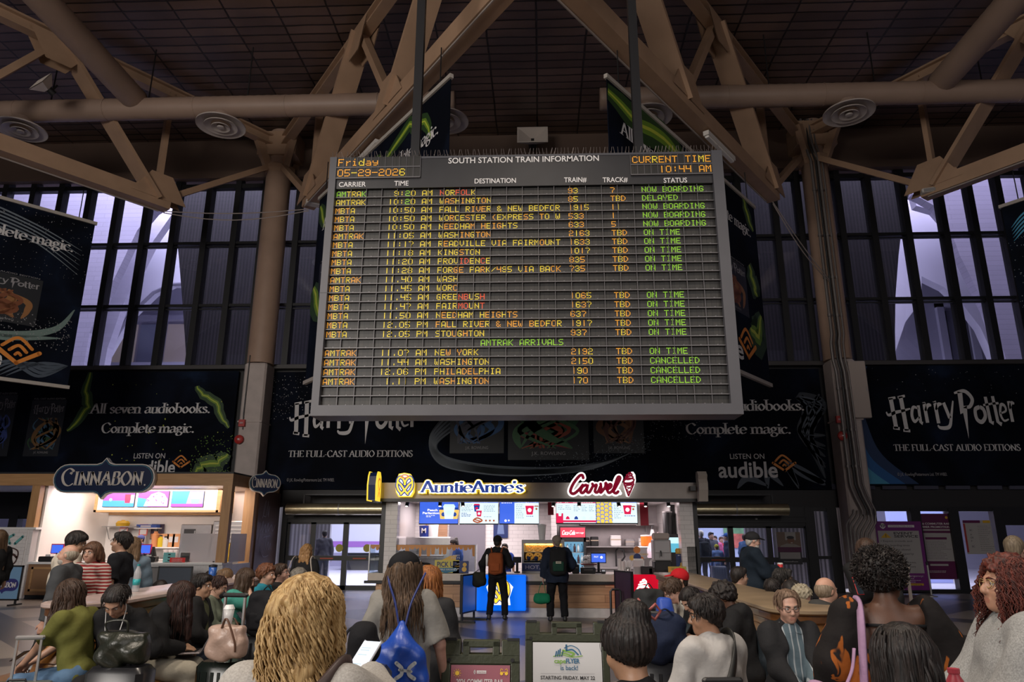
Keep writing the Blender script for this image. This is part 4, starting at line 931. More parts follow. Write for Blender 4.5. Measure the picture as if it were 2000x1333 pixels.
# ---------------- pretzel and ice cream kiosk
ks = thing('snack_kiosk', 'tiled walk-up snack kiosk with lit pretzel and ice cream signs', 'kiosk', (-.2, KY, 0))
OXk = -.2
def kb(name, mt, x0, y0, z0, x1, y1, z1, par=ks, bevel=0): return box_obj(name, mt, par, x0-OXk, y0-KY, z0, x1-OXk, y1-KY, z1, bevel=bevel)
kb('fascia', CREAM, -3.9,16.8,2.57,3.62,17.05,2.93)
kb('fascia_trim', BLACKP, -3.9,16.78,2.5,3.62,17.05,2.57)
kb('roof', DARK, -3.9,17.05,2.85,3.62,22.4,2.95)
kb('ceiling_panel', mat('kiosk_ceiling', (.5,.48,.48),.6),-3.8,17.05,2.62,3.5,22.2,2.66)
kb('corner_post', TILE, -3.62,17.0,.9,-3.34,17.3,2.56); kb('corner_post', TILE, 3.16,17.0,.9,3.46,17.3,2.56)
kb('side_wall', TILES, -3.62,17.3,0,-3.5,22.2,2.62); kb('side_wall', TILES, 3.35,17.3,0,3.46,22.2,2.62)
kb('post_cladding', BLACKP, 3.46,17.0,0,3.56,17.3,2.5); kb('post_cladding', BLACKP, -3.72,17.0,0,-3.62,17.3,2.5)
kb('back_wall', TILE, -3.5,20.4,0,.3,20.55,2.62); kb('back_wall', mat('rear_wall', (.36,.33,.33),.4, var=.08),.3,21.6,0,3.4,21.75,2.62)
kb('partition', TILE, .25,19.6,0,.4,21.6,2.62)
kb('doorway', mat('rear_doorway', (.17,.16,.19),.6),-2.55,20.36,0,-1.55,20.4,2.05)
kb('wood_panel', wood('kiosk_wood', (.45,.26,.15),(.33,.18,.10),0,3),-3.2,20.35,1.55,-2.6,20.4,2.1)
area('kiosk_light_left', (-1.9,19.0,2.58),(-1.9,19.0,0),2.6,125,(1,.85,.87),1.6)
area('kiosk_light_right', (1.7,19.2,2.58),(1.7,19.3,0),2.6,130,(1,.84,.86),2)
for i, px in enumerate((797,860,903,1082,1131,1207,1262,1305)):
 x = at(px, 985,17.4).x; o = thing('track_spot', 'black track spotlight, %s from the left under the snack kiosk fascia' % ('first', 'second', 'third', 'fourth', 'fifth', 'sixth', 'seventh', 'eighth')[i], 'spotlight', (x, 17.4,2.62), group='track spotlights')
 q = MB(); q.cyl((0,0,0),(0,0,-.06),.02,8); q.build('stem', BLACKP, o); q = MB(); q.cyl((0,0,-.05),(.02*(i % 3-1),-.05,-.2),.045,12); q.build('can', BLACKP, o)
 MB().cyl((.02*(i % 3-1),-.05,-.2),(.02*(i % 3-1),-.051,-.203),.036,12).build('lens', em('spot_lens', (1,.9,.85),2), o)
ct = thing('service_counter', 'long timber-fronted counter with a stone top at the snack kiosk', 'counter', (-.3, KY, 0))
def cb(name, mt, *b, par=ct, bevel=0): return box_obj(name, mt, par, b[0]+.3, b[1]-KY, b[2], b[3]+.3, b[4]-KY, b[5], bevel=bevel)
cb('countertop', STONE, -3.95,16.92,.76,3.3,17.9,.92, bevel=.01); cb('dark_trim', BLACKP, -4.02,16.9,.70,3.3,17.0,.76)
cb('plank_front', PLANK, -3.76,16.97,.2,3.3,17.1,.70); cb('carcass', mat('carcass', (.1,.09,.08),.7),-3.74,17.1,.0,3.3,17.8,.76)
cb('plinth', MARB, -3.74,16.99,0,3.3,17.1,.2)
def lightbox(lab, x0, x1, z0, z1, col, s):
 o = thing('lightbox', lab, 'sign', ((x0+x1)/2,16.86, z0))
 m, nt, b = nodes_of('lightbox_%s' % lab.split()[1], col, .3, emit=col, estr=s)
 w = (x1-x0)/2; MB().bevbox(-w, -.08,0, w, .1, z1-z0,.02).build('panel', m, o)
 return o, Pl((-w, -.085,0), XH, o, .003)
YEL = em('sign_yellow', (1,.70,.05),1.0); SWH = em('sign_white', (1,.98,.95),1.15); SBL = em('sign_blue', (.02,.07,.42),.55); SORG = em('sign_orange', (.9,.3,.05),.7); SRD = em('sign_red', (.30,.005,.03),.55)
def pretzel(q_, O, U, V, s, lift, layers):
 L = [('S', [(-.2,-.42),(.0,-.2),(.22,.1),(.42,.3),(.3,.52),(.1,.42),(0,.2),(-.02,.12)], .15),('S', [(.2,-.42),(.0,-.2),(-.22,.1),(-.42,.3),(-.3,.52),(-.1,.42),(0,.2),(.02,.12)], .15),
  ('S', [(-.42,.28),(-.44,.05),(-.34,-.2),(-.18,-.36)], .15),('S', [(.42,.28),(.44,.05),(.34,-.2),(.18,-.36)], .15)]
 for i, (mt, g, par) in enumerate(layers):
  q = MB(); strokes(q, L, O, U, V, s, .15, grow=g, lift=lift+.004*i); q.build('pretzel_emblem' if g < .02 else 'pretzel_outline', mt, par)
bbx, pl = lightbox('glowing blue lightbox with a yellow pretzel on the counter front', -1.52,-.36,.15,.9,(.0,.13,.80),.95)
q = MB(); poly(q, [(.34,.12),(.82,.12),(.80,.28),(.88,.5),(.74,.64),(.42,.64),(.28,.5),(.36,.28)], pl.O, pl.U, pl.V, lift=.004); q.build('white_backing', SWH, bbx)
pretzel(None, pl.pt(.58,.37), XH, ZH, .44,.008, [(SBL, .03, bbx),(YEL, -.01, bbx)])
rbx, pl = lightbox('glowing red lightbox with a white ice cream cone on the counter front', 1.66,3.0,.17,.92,(.55,.0,.018),.75)
def cone_art(O, s, mt, par, name='cone_emblem', lift=.006, w=.06, cw=None):
 q = MB(); L = [('S', [(.02,.98),(.1,1.0),(.06,.93)], w),('S', [(-.08,.9),(.12,.96),(.14,.88),(-.1,.82)], w),('S', [(-.14,.8),(.1,.86),(.2,.78),(.0,.7),(-.16,.72)], w),('S', [(-.2,.66),(-.02,.76),(.24,.7),(.12,.56),(-.16,.54),(-.22,.62)], w),('S', [(-.22,.52),(.05,.48),(.22,.58)], w),
  ('L', [(-.2,.46),(-.03,-.02)], w),('L', [(.22,.5),(-.03,-.02)], w),('L', [(-.18,.42),(.2,.46)], w*.8),('L', [(-.15,.38),(.13,.28)], w*.6),('L', [(-.11,.24),(.17,.42)], w*.6),('L', [(-.1,.22),(.07,.14)], w*.6),('L', [(-.06,.1),(.12,.26)], w*.6)]
 strokes(q, L, O, XH, ZH, s, w, lift=lift); q.build(name, mt, par)
cone_art(pl.pt(.55,.1),.55, SWH, rbx)
def backing(name, pts, y, depth, mt, par):
 P = [at(a, b2, y) for a, b2 in pts]; MB().prism([(p.x-par.location.x, p.z-par.location.z) for p in P], (0, y-par.location.y, 0), XH, ZH, depth).build(name, mt, par)
o = thing('pretzel_sign', 'lit pretzel-with-halo sign standing on the fascia', 'sign', (0,16.8,2.9))
backing('body', [(772,945),(776,934),(779,926),(790,924),(801,926),(805,934),(809,946),(808,962),(803,971),(778,971),(773,962)], 16.66,.14, YEL, o)
backing('white_face', [(774,946),(778,935),(781,928),(790,926),(799,928),(803,935),(807,946),(806,961),(801,969),(780,969),(775,961)], 16.655,.01, SWH, o)
c = at(790.5,951,16.65); c = Vector((c.x, 16.65, c.z))-o.location
pretzel(None, c, XH, ZH, .40,.004, [(SBL, .035, o),(YEL, -.025, o)])
h = at(790.5,931,16.65); q = MB(); strokes(q, [('O', [(.085,0),(0,.035),(-.085,0),(0,-.035)], .03)], Vector((h.x, 16.645, h.z))-o.location, XH, ZH, 1,.03); q.build('halo', SORG, o)
o = thing('lettered_sign', 'lit blue serif letters outlined in yellow on the kiosk fascia', 'sign', (0,16.8,2.9))
a = at(822,962,16.66); c = at(1022,962,16.66); t = at(822,940,16.66)
for i, (mt, g, y) in enumerate(((YEL, .10,16.67),(SWH, .06,16.664),(SBL, 0,16.655))):
 nm = ('yellow_outline', 'white_outline', 'lettering')[i]
 for k in range(3 if i == 0 else 1):
  q = MB(); pen_text(q, "AuntieAnne's", Vector((a.x, y+k*.04, a.z))-o.location, XH, ZH, (t.z-a.z)*1.0, w=.17, thin=.05, serif=.05, width=c.x-a.x, grow=g, lift=.002, track=-.02); q.build(nm, mt, o)
q = MB(); r0 = at(1025,949,16.65); disc2(q, (0,0),.03, Vector((r0.x, 16.655, r0.z))-o.location, XH, ZH); q.build('registered_mark', SWH, o)
q = MB(); text(q, 'R', Vector((r0.x, 16.65, r0.z-.014))-o.location, XH, ZH, .028, None, 'c', .02); q.build('lettering', SBL, o)
backing('mounting_rail', [(818,958),(1028,958),(1028,962),(818,962)], 16.76,.05, CREAM, o)
o = thing('script_sign', 'lit dark red script letters outlined in white on the kiosk fascia', 'sign', (0,16.8,2.9))
def q2(px, py): p = at(px, py, 16.66); return p.x, p.z-2.9
C_ = [[(1139,934),(1137,929),(1131,931),(1120,945),(1114,960),(1120,965),(1130,958),(1138,948)], [(1144,948),(1137,952),(1134,961),(1139,963),(1146,954),(1148,947),(1146,960),(1151,962),(1158,950)], [(1157,946),(1160,950),(1165,948),(1162,960),(1167,962),(1172,952)], [(1173,946),(1174,955),(1173,963),(1182,952),(1183,944),(1187,952)], [(1185,957),(1192,953),(1194,948),(1190,947),(1186,956),(1189,963),(1196,959),(1204,945)], [(1198,960),(1207,944),(1211,934),(1207,933),(1202,945),(1198,960),(1203,964),(1207,961)]]
for mt, g, nm, y in ((SWH, .035, 'white_outline', 16.66),(SRD, 0, 'lettering', 16.65)):
 for k in range(3 if g else 1):
  q = MB(); strokes(q, [('S', [q2(*p) for p in s], .068) for s in C_], (0, y-16.8+k*.04,0), XH, ZH, 1,.068, grow=g, lift=.002); q.build(nm, mt, o)
q = MB(); disc2(q, q2(1211,964),.045,(0,16.655-16.8,0), XH, ZH); q.build('registered_mark', SWH, o)
backing('mounting_rail', [(1112,958),(1214,958),(1214,962),(1112,962)], 16.76,.05, CREAM, o)
o = thing('cone_sign', 'lit white soft-serve cone sign right of the red script letters', 'sign', (0,16.8,2.9))
backing('body', [(1237,922),(1241,928),(1242,940),(1238,952),(1229,971),(1224,970),(1219,950),(1219,940),(1227,930),(1233,922)], 16.66,.12, SWH, o)
a = at(1229,968,16.65); t = at(1229,924,16.65)
cone_art(Vector((a.x, 16.655, a.z))-o.location, t.z-a.z, SRD, o, w=.075)
o = thing('projecting_pretzel_sign', 'dark blue edge-on pretzel sign at the left end of the fascia', 'sign', (-3.78,16.6,2.8))
q = MB(); q.prism([(-.2,-.28),(.2,-.28),(.24,.05),(.18,.25),(.1,.34),(-.1,.34),(-.18,.25),(-.24,.05)], (-.13,0,0),(0,-1,0), ZH, .17); q.build('body', mat('sign_navy', (.01,.025,.10),.3), o)
for x in (.035,-.16): q = MB(); q.prism([(-.21,-.3),(.21,-.3),(.25,.05),(.19,.26),(.1,.36),(-.1,.36),(-.19,.26),(-.25,.05)], (x, 0,0),(0,-1,0), ZH, .03); q.build('yellow_rim', YEL, o)
q = MB(); strokes(q, [('S', [(.1,-.2),(-.12,.1),(.0,.2),(.12,.1),(-.1,-.2)], .05)], (.067,0,0),(0,1,0), ZH, 1,.05); q.build('pretzel_emblem', SORG, o)
box_obj('arm', BLACKP, o, -.1,.0,-.06,0,.3,.04)
o = thing('projecting_cone_sign', 'unlit pale edge-on cone sign at the right end of the fascia', 'sign', (3.42,16.6,2.8))
q = MB(); q.prism([(-.1,-.3),(.06,-.3),(.14,-.05),(.16,.1),(.1,.18),(.15,.27),(.05,.36),(-.12,.36),(-.16,.25),(-.12,.1),(-.2,-.0)], (.1,0,0),(0,-1,0), ZH, .2); q.build('body', mat('sign_pale', (.42,.38,.34),.5), o)
box_obj('arm', BLACKP, o, -.06,.0,-.06,.06,.3,.04)
def rnd_lines(q, pl, u, v, w, n, dv, rng, h=.012, lift=.003):
 for i in range(n):
  x = u
  while x < u+w*rng.uniform(.6,1): l = rng.uniform(.02,.06); poly(q, [(x, v-i*dv),(x+l, v-i*dv),(x+l, v-i*dv+h),(x, v-i*dv+h)], pl.O, pl.U, pl.V, lift=lift); x += l+.015
def screen(lab, pxa, pya, pxb, pyb, y, bg, name='menu_screen', s=1.0):
 a, b2 = at(pxa, pyb, y), at(pxb, pya, y); w, h = b2.x-a.x, b2.z-a.z
 o = thing(name, lab, 'screen', (a.x, y, a.z)); MB().box(0,.005,-.015, w, .07, h+.01).build('case', BLACKP, o)
 q = MB(); q.quad((.01,0,.012),(w-.01,0,.012),(w-.01,0, h),(.01,0, h)); q.build('display', bg, o)
 box_obj('mount', BLACKP, o, w*.45,.07, h*.6, w*.55,.16, max(h+.05,2.64-a.z))
 p = Pl((0,0,0), XH, o, .002); p.L, p.H = w, h; p.O = Vector((0,0,0)); return o, p
def rect(p, u0, v0, u1, v1, mt, name='block_print', lift=.002):
 q = MB(); poly(q, [(u0*p.L, v0*p.H),(u1*p.L, v0*p.H),(u1*p.L, v1*p.H),(u0*p.L, v1*p.H)], p.O, p.U, p.V, lift=lift); return q.build(name, mt, p.par)
def shape(p, pts, mt, name='picture', lift=.003):
 q = MB(); poly(q, [(a*p.L, b2*p.H) for a, b2 in pts], p.O, p.U, p.V, lift=lift); return q.build(name, mt, p.par)
def cup(p, u, v, s, c1, c2, lift=.004):
 k = p.H/p.L
 shape(p, [(u-.05*s*k*3, v+.3*s),(u-.035*s*k*3, v),(u+.035*s*k*3, v),(u+.05*s*k*3, v+.3*s)], c1, 'cup_picture', lift)
 q = MB(); disc2(q, (u*p.L, (v+.15*s)*p.H),.07*s*p.H, p.O, p.U, p.V, lift+.001); q.build('cup_badge', c2, p.par)
 shape(p, [(u-.055*s*k*3, v+.3*s),(u+.055*s*k*3, v+.3*s),(u+.04*s*k*3, v+.37*s),(u-.04*s*k*3, v+.37*s)], c2, 'lid_picture', lift+.001)
SB = em('display_blue', (.06,.16,.85),.95); SW = em('screen_white', (.78,.93,1.0),1.05); SG = em('screen_grey_text', (.35,.48,.55),.9); SR = em('screen_red', (.85,.015,.10),.85); SO = em('screen_peach', (1,.62,.15),1); SY = em('screen_yellow', (.95,.72,.12),.95); SDB = em('screen_navy', (.02,.08,.45),.7); SBR = em('screen_brown', (.5,.12,.04),.8); SLG = em('screen_mint', (.72,.95,.93),1)
MY = 18.2
o, p = screen('blue menu screen with three peach drinks, leftmost of the five', 818,976,896,1024, MY, SB)
p.sans('Peach', .34*p.L, .52*p.H, .085*p.H, .26*p.L, SWH, al='c', bold=.03); p.sans('Perfection', .30*p.L, .40*p.H, .085*p.H, .42*p.L, SWH, al='c', bold=.03)
q = MB(); rnd_lines(q, p, .18*p.L, .33*p.H, .22*p.L, 2,.05*p.H, random.Random(1)); q.build('small_print', SWH, o)
for u, s in ((.62,1.0),(.9,1.0),(.76,1.3)): cup(p, u, .2, s*1.25, SO if s == 1.0 else SW, SDB if s == 1 else SLG, .004+.003*(s > 1))
def lines(p, u0, u1, v1, n, dv, seed, mt=SG, o=None):
 q = MB(); rnd_lines(q, p, u0*p.L, v1*p.H, (u1-u0)*p.L, n, dv*p.H, random.Random(seed),.014); q.build('small_print', mt, o or p.par)
o, p = screen('white menu screen with drinks and a pretzel, second from left', 897,976,974,1024, MY, SW)
rect(p, 0.01,.86,.99,.95, SB); p.sans('Handmade SNACKS', .5*p.L, .875*p.H, .06*p.H, .42*p.L, SWH, al='c')
lines(p, .05,.35,.76,5,.06,2); lines(p, .05,.3,.42,3,.06,3, SDB); lines(p, .62,.93,.74,5,.06,4); lines(p, .62,.95,.28,1,.06,5)
cup(p, .44,.5,.85, SDB, SR); cup(p, .5,.3,.8, SR, SW)
q = MB(); strokes(q, [('O', [(.58*p.L, .14*p.H),(.46*p.L, .24*p.H),(.36*p.L, .14*p.H),(.47*p.L, .06*p.H)], .035),('L', [(.38*p.L, .18*p.H),(.56*p.L, .1*p.H)], .03)], p.O, p.U, p.V, 1,.03, lift=.004); q.build('pretzel_picture', SBR, o)
for u in (.68,.78,.88): shape(p, [(u-.02,.1),(u+.02,.1),(u+.025,.17),(u-.025,.17)], SBR)
o, p = screen('blue and white menu screen with a red cup, third from left', 975,976,1053,1024, MY, SW)
rect(p, .01,.02,.38,.99, SB); rect(p, .38,.86,.99,.95, SB, lift=.003); p.sans('Refreshing DRINKS', .68*p.L, .875*p.H, .06*p.H, .48*p.L, SWH, al='c')
cup(p, .76,.38,1.2, SR, SWH); cup(p, .93,.52,.6, SLG, SBR); lines(p, .42,.62,.76,8,.075,6); lines(p, .68,.95,.3,1,.06,7, SDB); lines(p, .05,.33,.84,1,.06,8, SWH)
q = MB(); disc2(q, (.16*p.L, .13*p.H),.03, p.O, p.U, p.V, .004); disc2(q, (.24*p.L, .14*p.H),.022, p.O, p.U, p.V, .004); q.build('badge_print', SWH, o)
o, p = screen('white menu screen bordered in red, second from right', 1086,976,1164,1023, MY, SW)
rect(p, .01,.84,.99,.97, SR); rect(p, .01,.05,.99,.13, SR); rect(p, .01,.02,.18,.42, SR)
for u in (.09,.29,.49,.69,.87): lines(p, u-.06, u+.07,.91,2,.045, int(u*100), SWH)
for u in (.05,.24,.44,.64,.82): lines(p, u, u+.13,.72,3 if u < .4 else 4,.07, int(u*99))
cup(p, .1,.3,.5, SLG, SW, .006)
for u, mt in ((.29, SR),(.5, SDB),(.69, SLG),(.87, SLG)): shape(p, [(u-.05,.17),(u+.05,.17),(u+.04,.25),(u, .31),(u-.04,.25)], mt)
o, p = screen('yellow and white menu screen of lemon slices, rightmost of the five', 1165,976,1244,1023, MY, SW)
rect(p, .01,.02,.39,.99, SY); rg = random.Random(9)
L = []
for i in range(4):
 for j in range(6): u, v = (.05+.1*i)*p.L, (.02+.17*j+.08*(i % 2))*p.H; L.append(('S', [(u-.06, v),(u-.03, v+.055),(u+.03, v+.055),(u+.06, v)], .014))
L = [(k, [(min(a, .385*p.L), min(b2,.98*p.H)) for a, b2 in pt], w) for k, pt, w in L]
q = MB(); strokes(q, L, p.O, p.U, p.V, 1,.012, lift=.004); q.build('slice_pattern', SB, o)
rect(p, .39,.86,.99,.97, SB, lift=.003); p.sans('Refreshing DRINKS', .7*p.L, .885*p.H, .06*p.H, .46*p.L, SWH, al='c'); cup(p, .76,.38,1.25, SR, SWH); cup(p, .9,.5,.6, SLG, SBR); lines(p, .43,.62,.74,8,.075,11); lines(p, .68,.95,.3,1,.06,12, SDB)
kb('red_stripe', mat('stripe_red', (.30,.012,.03),.5),2.42,18.22,2.0,2.62,18.3,2.62); kb('white_stripe', PWHITE, 2.33,18.22,2.0,2.42,18.3,2.62); kb('red_stripe', mat('stripe_red', (.30,.012,.03),.5),.16,18.3,2.25,.3,18.36,2.62)
CT = .92
def cx(px, y=17.4): return at(px, 1100, y).x
gz = glass('case_glass', (.9,.95,.97),.08)
o = thing('glass_screen_case', 'glass sneeze guard with dripping orange icing border, left on the counter', 'display case', (-2.72,17.35, CT))
q = MB(); q.box(-1.24,-.3,0,1.2,-.29,.62); q.box(-1.24,-.29,0,-1.23,.25,.62); q.box(1.19,-.29,0,1.2,.25,.62); q.box(-1.24,-.3,.62,1.2,.25,.63); q.build('pane', gz, o)
q = MB();
for x in (-1.24,1.2): q.box(x-.012,-.31,0, x+.012,-.285,.63)
q.build('frame_post', STEEL, o)
rg = random.Random(6); pts = [(-1.22,.62)]; x = -1.22
while x < 1.16:
 w = rg.uniform(.05,.13); d = rg.choice([.04,.05,.07,.16,.2]) if w < .12 else .05
 pts += [(x, .58),(x+w*.15,.58-d),(x+w*.5,.565-d),(x+w*.85,.58-d),(x+w, .58)]; x += w
pts += [(1.18,.62)]
ICE = mat('icing_orange', (.50,.21,.05),.4)
q = MB()
xs_ = pts[1:-1]
for k in range(0, len(xs_),5):
 g5 = xs_[k:k+5]; q.prism([(g5[0][0], .62)]+g5+[(g5[-1][0], .62)], (0,-.302,0), XH, ZH, .006)
q.build('icing_border', ICE, o)
o = thing('baking_rack', 'steel rack of baking trays inside the glass case', 'rack', (-3.35,17.65, CT))
q = MB()
for x in (-.42,.42):
 for y in (-.15,.15): q.box(x-.012, y-.012,0, x+.012, y+.012,.66)
q.build('frame_post', STEELD, o)
for k in range(6): box_obj('tray', STEEL, o, -.4,-.16,.06+k*.1,.4,.16,.075+k*.1)
for k, (px, z) in enumerate(((805,.34),(790,.14))):
 t = thing('pretzel', ('orange soft pretzel on the upper rack tray', 'soft pretzel on the lower rack tray')[k], 'pretzel', (-3.3+.2*k, 17.5, CT+z+.04)); q = MB()
 q.tube([(.1*math.cos(a)*(1+.2*math.cos(2*a)),.07*math.sin(a),.0) for a in [i*2*math.pi/16 for i in range(17)]], .025,8); q.build('dough', mat('pretzel_orange', (.65,.18,.03),.4), t, True)
def sign_card(lab, x, y, z, w, h, mt, name='counter_sign', tilt=0):
 o = thing(name, lab, 'sign', (x, y, z)); MB().box(-w/2,0,0, w/2,.02, h).build('card', mt, o); box_obj('foot', BLACKP, o, -w*.3,0,0, w*.3,.09,.012)
 p = Pl((-w/2,0,0), XH, o, .002); p.L, p.H = w, h; p.O = Vector((-w/2,0,0)); return o, p
NAVY = mat('card_navy', (.015,.03,.12),.4); YCARD = mat('card_yellow', (.50,.42,.08),.4); CYEL = mat('card_gold', (.6,.36,.06),.4); TEALC = mat('card_teal', (.02,.13,.22),.4)
o, p = sign_card('yellow and blue PICK UP sign on the kiosk counter', cx(873,17.0),17.0, CT, .56,.29, YCARD)
p.sans('PiCK UP', .5*p.L, .5*p.H, .36*p.H, .8*p.L, NAVY, al='c', bold=.02); rect(p, .04,.16,.9,.42, TEALC); shape(p, [(.04,.18),(.9,.18),(.47,.02)], TEALC); p.sans('MOBILE ORDERS', .47*p.L, .23*p.H, .12*p.H, .72*p.L, INK, al='c')
o, p = sign_card('small navy promo card beside the PICK UP sign', cx(900,17.0),17.0, CT, .36,.27, NAVY)
q = MB(); disc2(q, (.27,.19),.045, p.O, p.U, p.V, .004); disc2(q, (.26,.09),.055, p.O, p.U, p.V, .004); q.build('food_print', CYEL, o); p.sans('CRISPY', .03,.19,.03,.13, INK); p.sans('ROLLED', .03,.14,.03,.13, CYEL); lines(p, .1,.4,.35,2,.1,3, INK)
o = thing('wrap_decal', 'cut-out food decal reading CRISPY on the sneeze guard', 'decal', (-2.05,17.04, CT+.3)); q = MB(); q.prism([(-.25,-.02),(-.05,.08),(.1,.1),(.08,-.05),(.0,-.1),(-.1,-.02)], (0,0,0), XH, ZH, .004); q.build('food_print', CYEL, o)
q = MB(); text(q, 'CRISPY', (-.02,-.006,.07), XH, ZH, .035,.2); text(q, 'MELTS', (-.02,-.006,.02), XH, ZH, .035,.2); q.build('lettering', INK, o)
o = thing('pretzel_warmer', 'stainless heated display of glowing pretzels marked HOT, FRESH', 'display case', (.02,17.45, CT))
q = MB(); q.box(-.48,-.3,0,.5,.3,.24); q.box(-.48,-.3,.66,.5,.3,.74); q.box(-.48,-.3,.24,-.43,.3,.66); q.box(.45,-.3,.24,.5,.3,.66); q.box(-.48,.26,.24,.5,.3,.66); q.build('cabinet', STEELD, o)
box_obj('nameplate', NAVY, o, -.47,-.315,.05,.49,-.3,.22)
q = MB(); text(q, 'HOT, FRESH', (0,-.318,.10), XH, ZH, .075,.8, 'c', .015); q.build('lettering', mat('plate_text', (.35,.33,.42),.5), o)
q = MB(); q.box(-.4,-.2,.62,.42,.2,.65); q.build('heat_lamp', em('heat_lamp', (1,.5,.12),5), o)
box_obj('pane', gz, o, -.43,-.3,.24,.45,-.295,.66)
for r in range(2): box_obj('shelf', STEEL, o, -.43,-.22,.27+r*.19,.45,.25,.28+r*.19)
PZ = mat('pretzel_glow', (.75,.36,.07),.4, emit=(1,.42,.06), estr=.25)
for k in range(8):
 t = thing('pretzel', 'golden pretzel stood on the %s shelf of the warmer, %s from the left' % (('lower', 'upper')[k//4], ('first', 'second', 'third', 'fourth')[k % 4]), 'pretzel', (-.28+(k % 4)*.19,17.3, CT+.37+(k//4)*.19), group='pretzels in the warmer')
 q = MB(); q.tube([(.075*math.cos(a),.01*math.sin(3*a),.075*math.sin(a)*(1-.2*math.cos(a))) for a in [i*2*math.pi/14 for i in range(15)]], .022,7); q.tube([(-.05,0,.05),(.05,0,-.05)], .02,6); q.tube([(.05,0,.05),(-.05,0,-.05)], .02,6); q.build('dough', PZ, t, True)
for k in range(4):
 t = thing('snack_cup', 'navy snack cup on the warmer floor, %s from the left' % ('first', 'second', 'third', 'fourth')[k], 'cup', (-.3+k*.17,17.2, CT+.28), group='snack cups in the warmer'); MB().lathe([(.035,0),(.05,.09)], n=12).build('cup', NAVY, t, True)
o = thing('drinks_cooler', 'tall black drinks cooler with a red lit header', 'fridge', (.86,20.6,0))
q = MB(); q.box(-.36,0,0,.36,.6,.12); q.box(-.36,0,.12,-.3,.6,1.98); q.box(.3,0,.12,.36,.6,1.98); q.box(-.36,.55,0,.36,.6,1.98); q.box(-.36,0,1.6,.36,.6,1.72); q.box(-.36,.0,1.98,.36,.6,2.02); q.build('cabinet', BLACKP, o)
box_obj('header', em('cooler_red', (.75,.05,.09),.8), o, -.34,-.02,1.72,.34,.05,1.98)
q = MB(); pen_text(q, 'Coca-Cola', (-.3,-.03,1.79), XH, ZH, .11, w=.2, thin=.08, serif=0, width=.36, shear=.25); q.build('lettering', SWH, o)
q = MB(); text(q, 'zero sugar', (.09,-.03,1.82), XH, ZH, .05,.22); q.build('lettering', SWH, o)
box_obj('interior_light', em('cooler_glow', (.25,.55,.8),.7), o, -.3,.5,.12,.3,.55,1.6)
for k in range(5):
 box_obj('shelf', STEEL, o, -.3,.08,.15+k*.29,.3,.5,.165+k*.29)
for k in range(5):
 for j in range(6):
  t = thing('drink_bottle', '%s bottle, %s from the left on %s shelf of the drinks cooler' % (('blue-lit', 'dark', 'pale')[(j+k) % 3], ('first', 'second', 'third', 'fourth', 'fifth', 'sixth')[j], ('the lowest', 'the second', 'the middle', 'the fourth', 'the top')[k]), 'bottle', (.86-.25+j*.1,20.75,.165+k*.29), group='bottles in the drinks cooler')
  MB().lathe([(.035,0),(.036,.14),(.015,.19),(.015,.22)], n=10).build('bottle', (mat('bottle_blue', (.1,.35,.6),.2), mat('bottle_dark', (.05,.03,.04),.2), mat('bottle_pale', (.6,.75,.8),.2))[(j+k) % 3], t, True)
def till(lab, x, y, z, disp, w=.3, rz=0, edge=BLACKP):
 o = thing('till_screen', lab, 'till', (x, y, z), rz); box_obj('base', BLACKP, o, -w*.35,-.1,0, w*.35,.1,.03); MB().cyl((0,.03,.02),(0,.0,.25),.03,10).build('stand', BLACKP, o)
 q = MB(); q.box(-w/2,-.02,.22, w/2,.02,.22+w*.66); q.build('case', edge, o); q = MB(); q.quad((-w*.45,-.022,.24),(w*.45,-.022,.24),(w*.45,-.022,.2+w*.64),(-w*.45,-.022,.2+w*.64)); q.build('display', disp, o); return o
o = till('black till with a bright blue screen on the kiosk counter', cx(1169,17.5),17.5, CT, SB, .36)
q = MB(); text(q, 'PAY', (-.1,-.026,.34), XH, ZH, .04,.1); disc2(q, (.07,.35),.03,(0,-.024,0), XH, ZH); q.build('lettering', SWH, o)
till('small black till facing away beside the blue lightbox', cx(1010,17.5),17.5, CT, BLACKP, .2)
for px, w, h, lab in ((1148,.34,.13, 'black till drawer under the blue screen'),(1124,.16,.2, 'dark bin behind the second customer')):
 o = thing('counter_box', lab, 'box', (cx(px, 17.3),17.3, CT)); MB().bevbox(-w/2,-.12,0, w/2,.12, h, .015).build('body', BLACKP, o); box_obj('slot', STEELD, o, -w*.3,-.123, h*.6, w*.3,-.12, h*.66)
o = thing('card_reader', 'small card reader right of the till drawer', 'card reader', (cx(1178,17.2),17.2, CT)); MB().bevbox(-.05,-.05,0,.05,.05,.1,.012).build('body', BLACKP, o); box_obj('display', em('reader_glow', (.6,.6,.65),.4), o, -.035,-.053,.05,.035,-.05,.085)
for k, px in enumerate((1100,1106,1112,1118)):
 for lv in range(2):
  t = thing('clear_dome', 'clear dome lid, %s in the %s row by the second customer' % (('first', 'second', 'third', 'fourth')[k], ('lower', 'upper')[lv]), 'lid', (cx(1143+k*4.5,17.7),17.7, CT+.2+lv*.11), group='clear dome lids'); MB().lathe([(.05,0),(.045,.05),(.02,.075),(0,.08)], n=12).build('dome', mat('clear_plastic', (.75,.74,.74),.15, alpha=.6), t, True)
box_t = thing('lid_tray', 'dark red tray stand holding clear lids', 'tray', (cx(1150,17.7),17.7, CT)); box_obj('tray', mat('tray_red', (.2,.05,.05),.5), box_t, -.18,-.1,.17,.18,.1,.2); box_obj('stand', STEELD, box_t, -.12,-.06,0,.12,.06,.17)
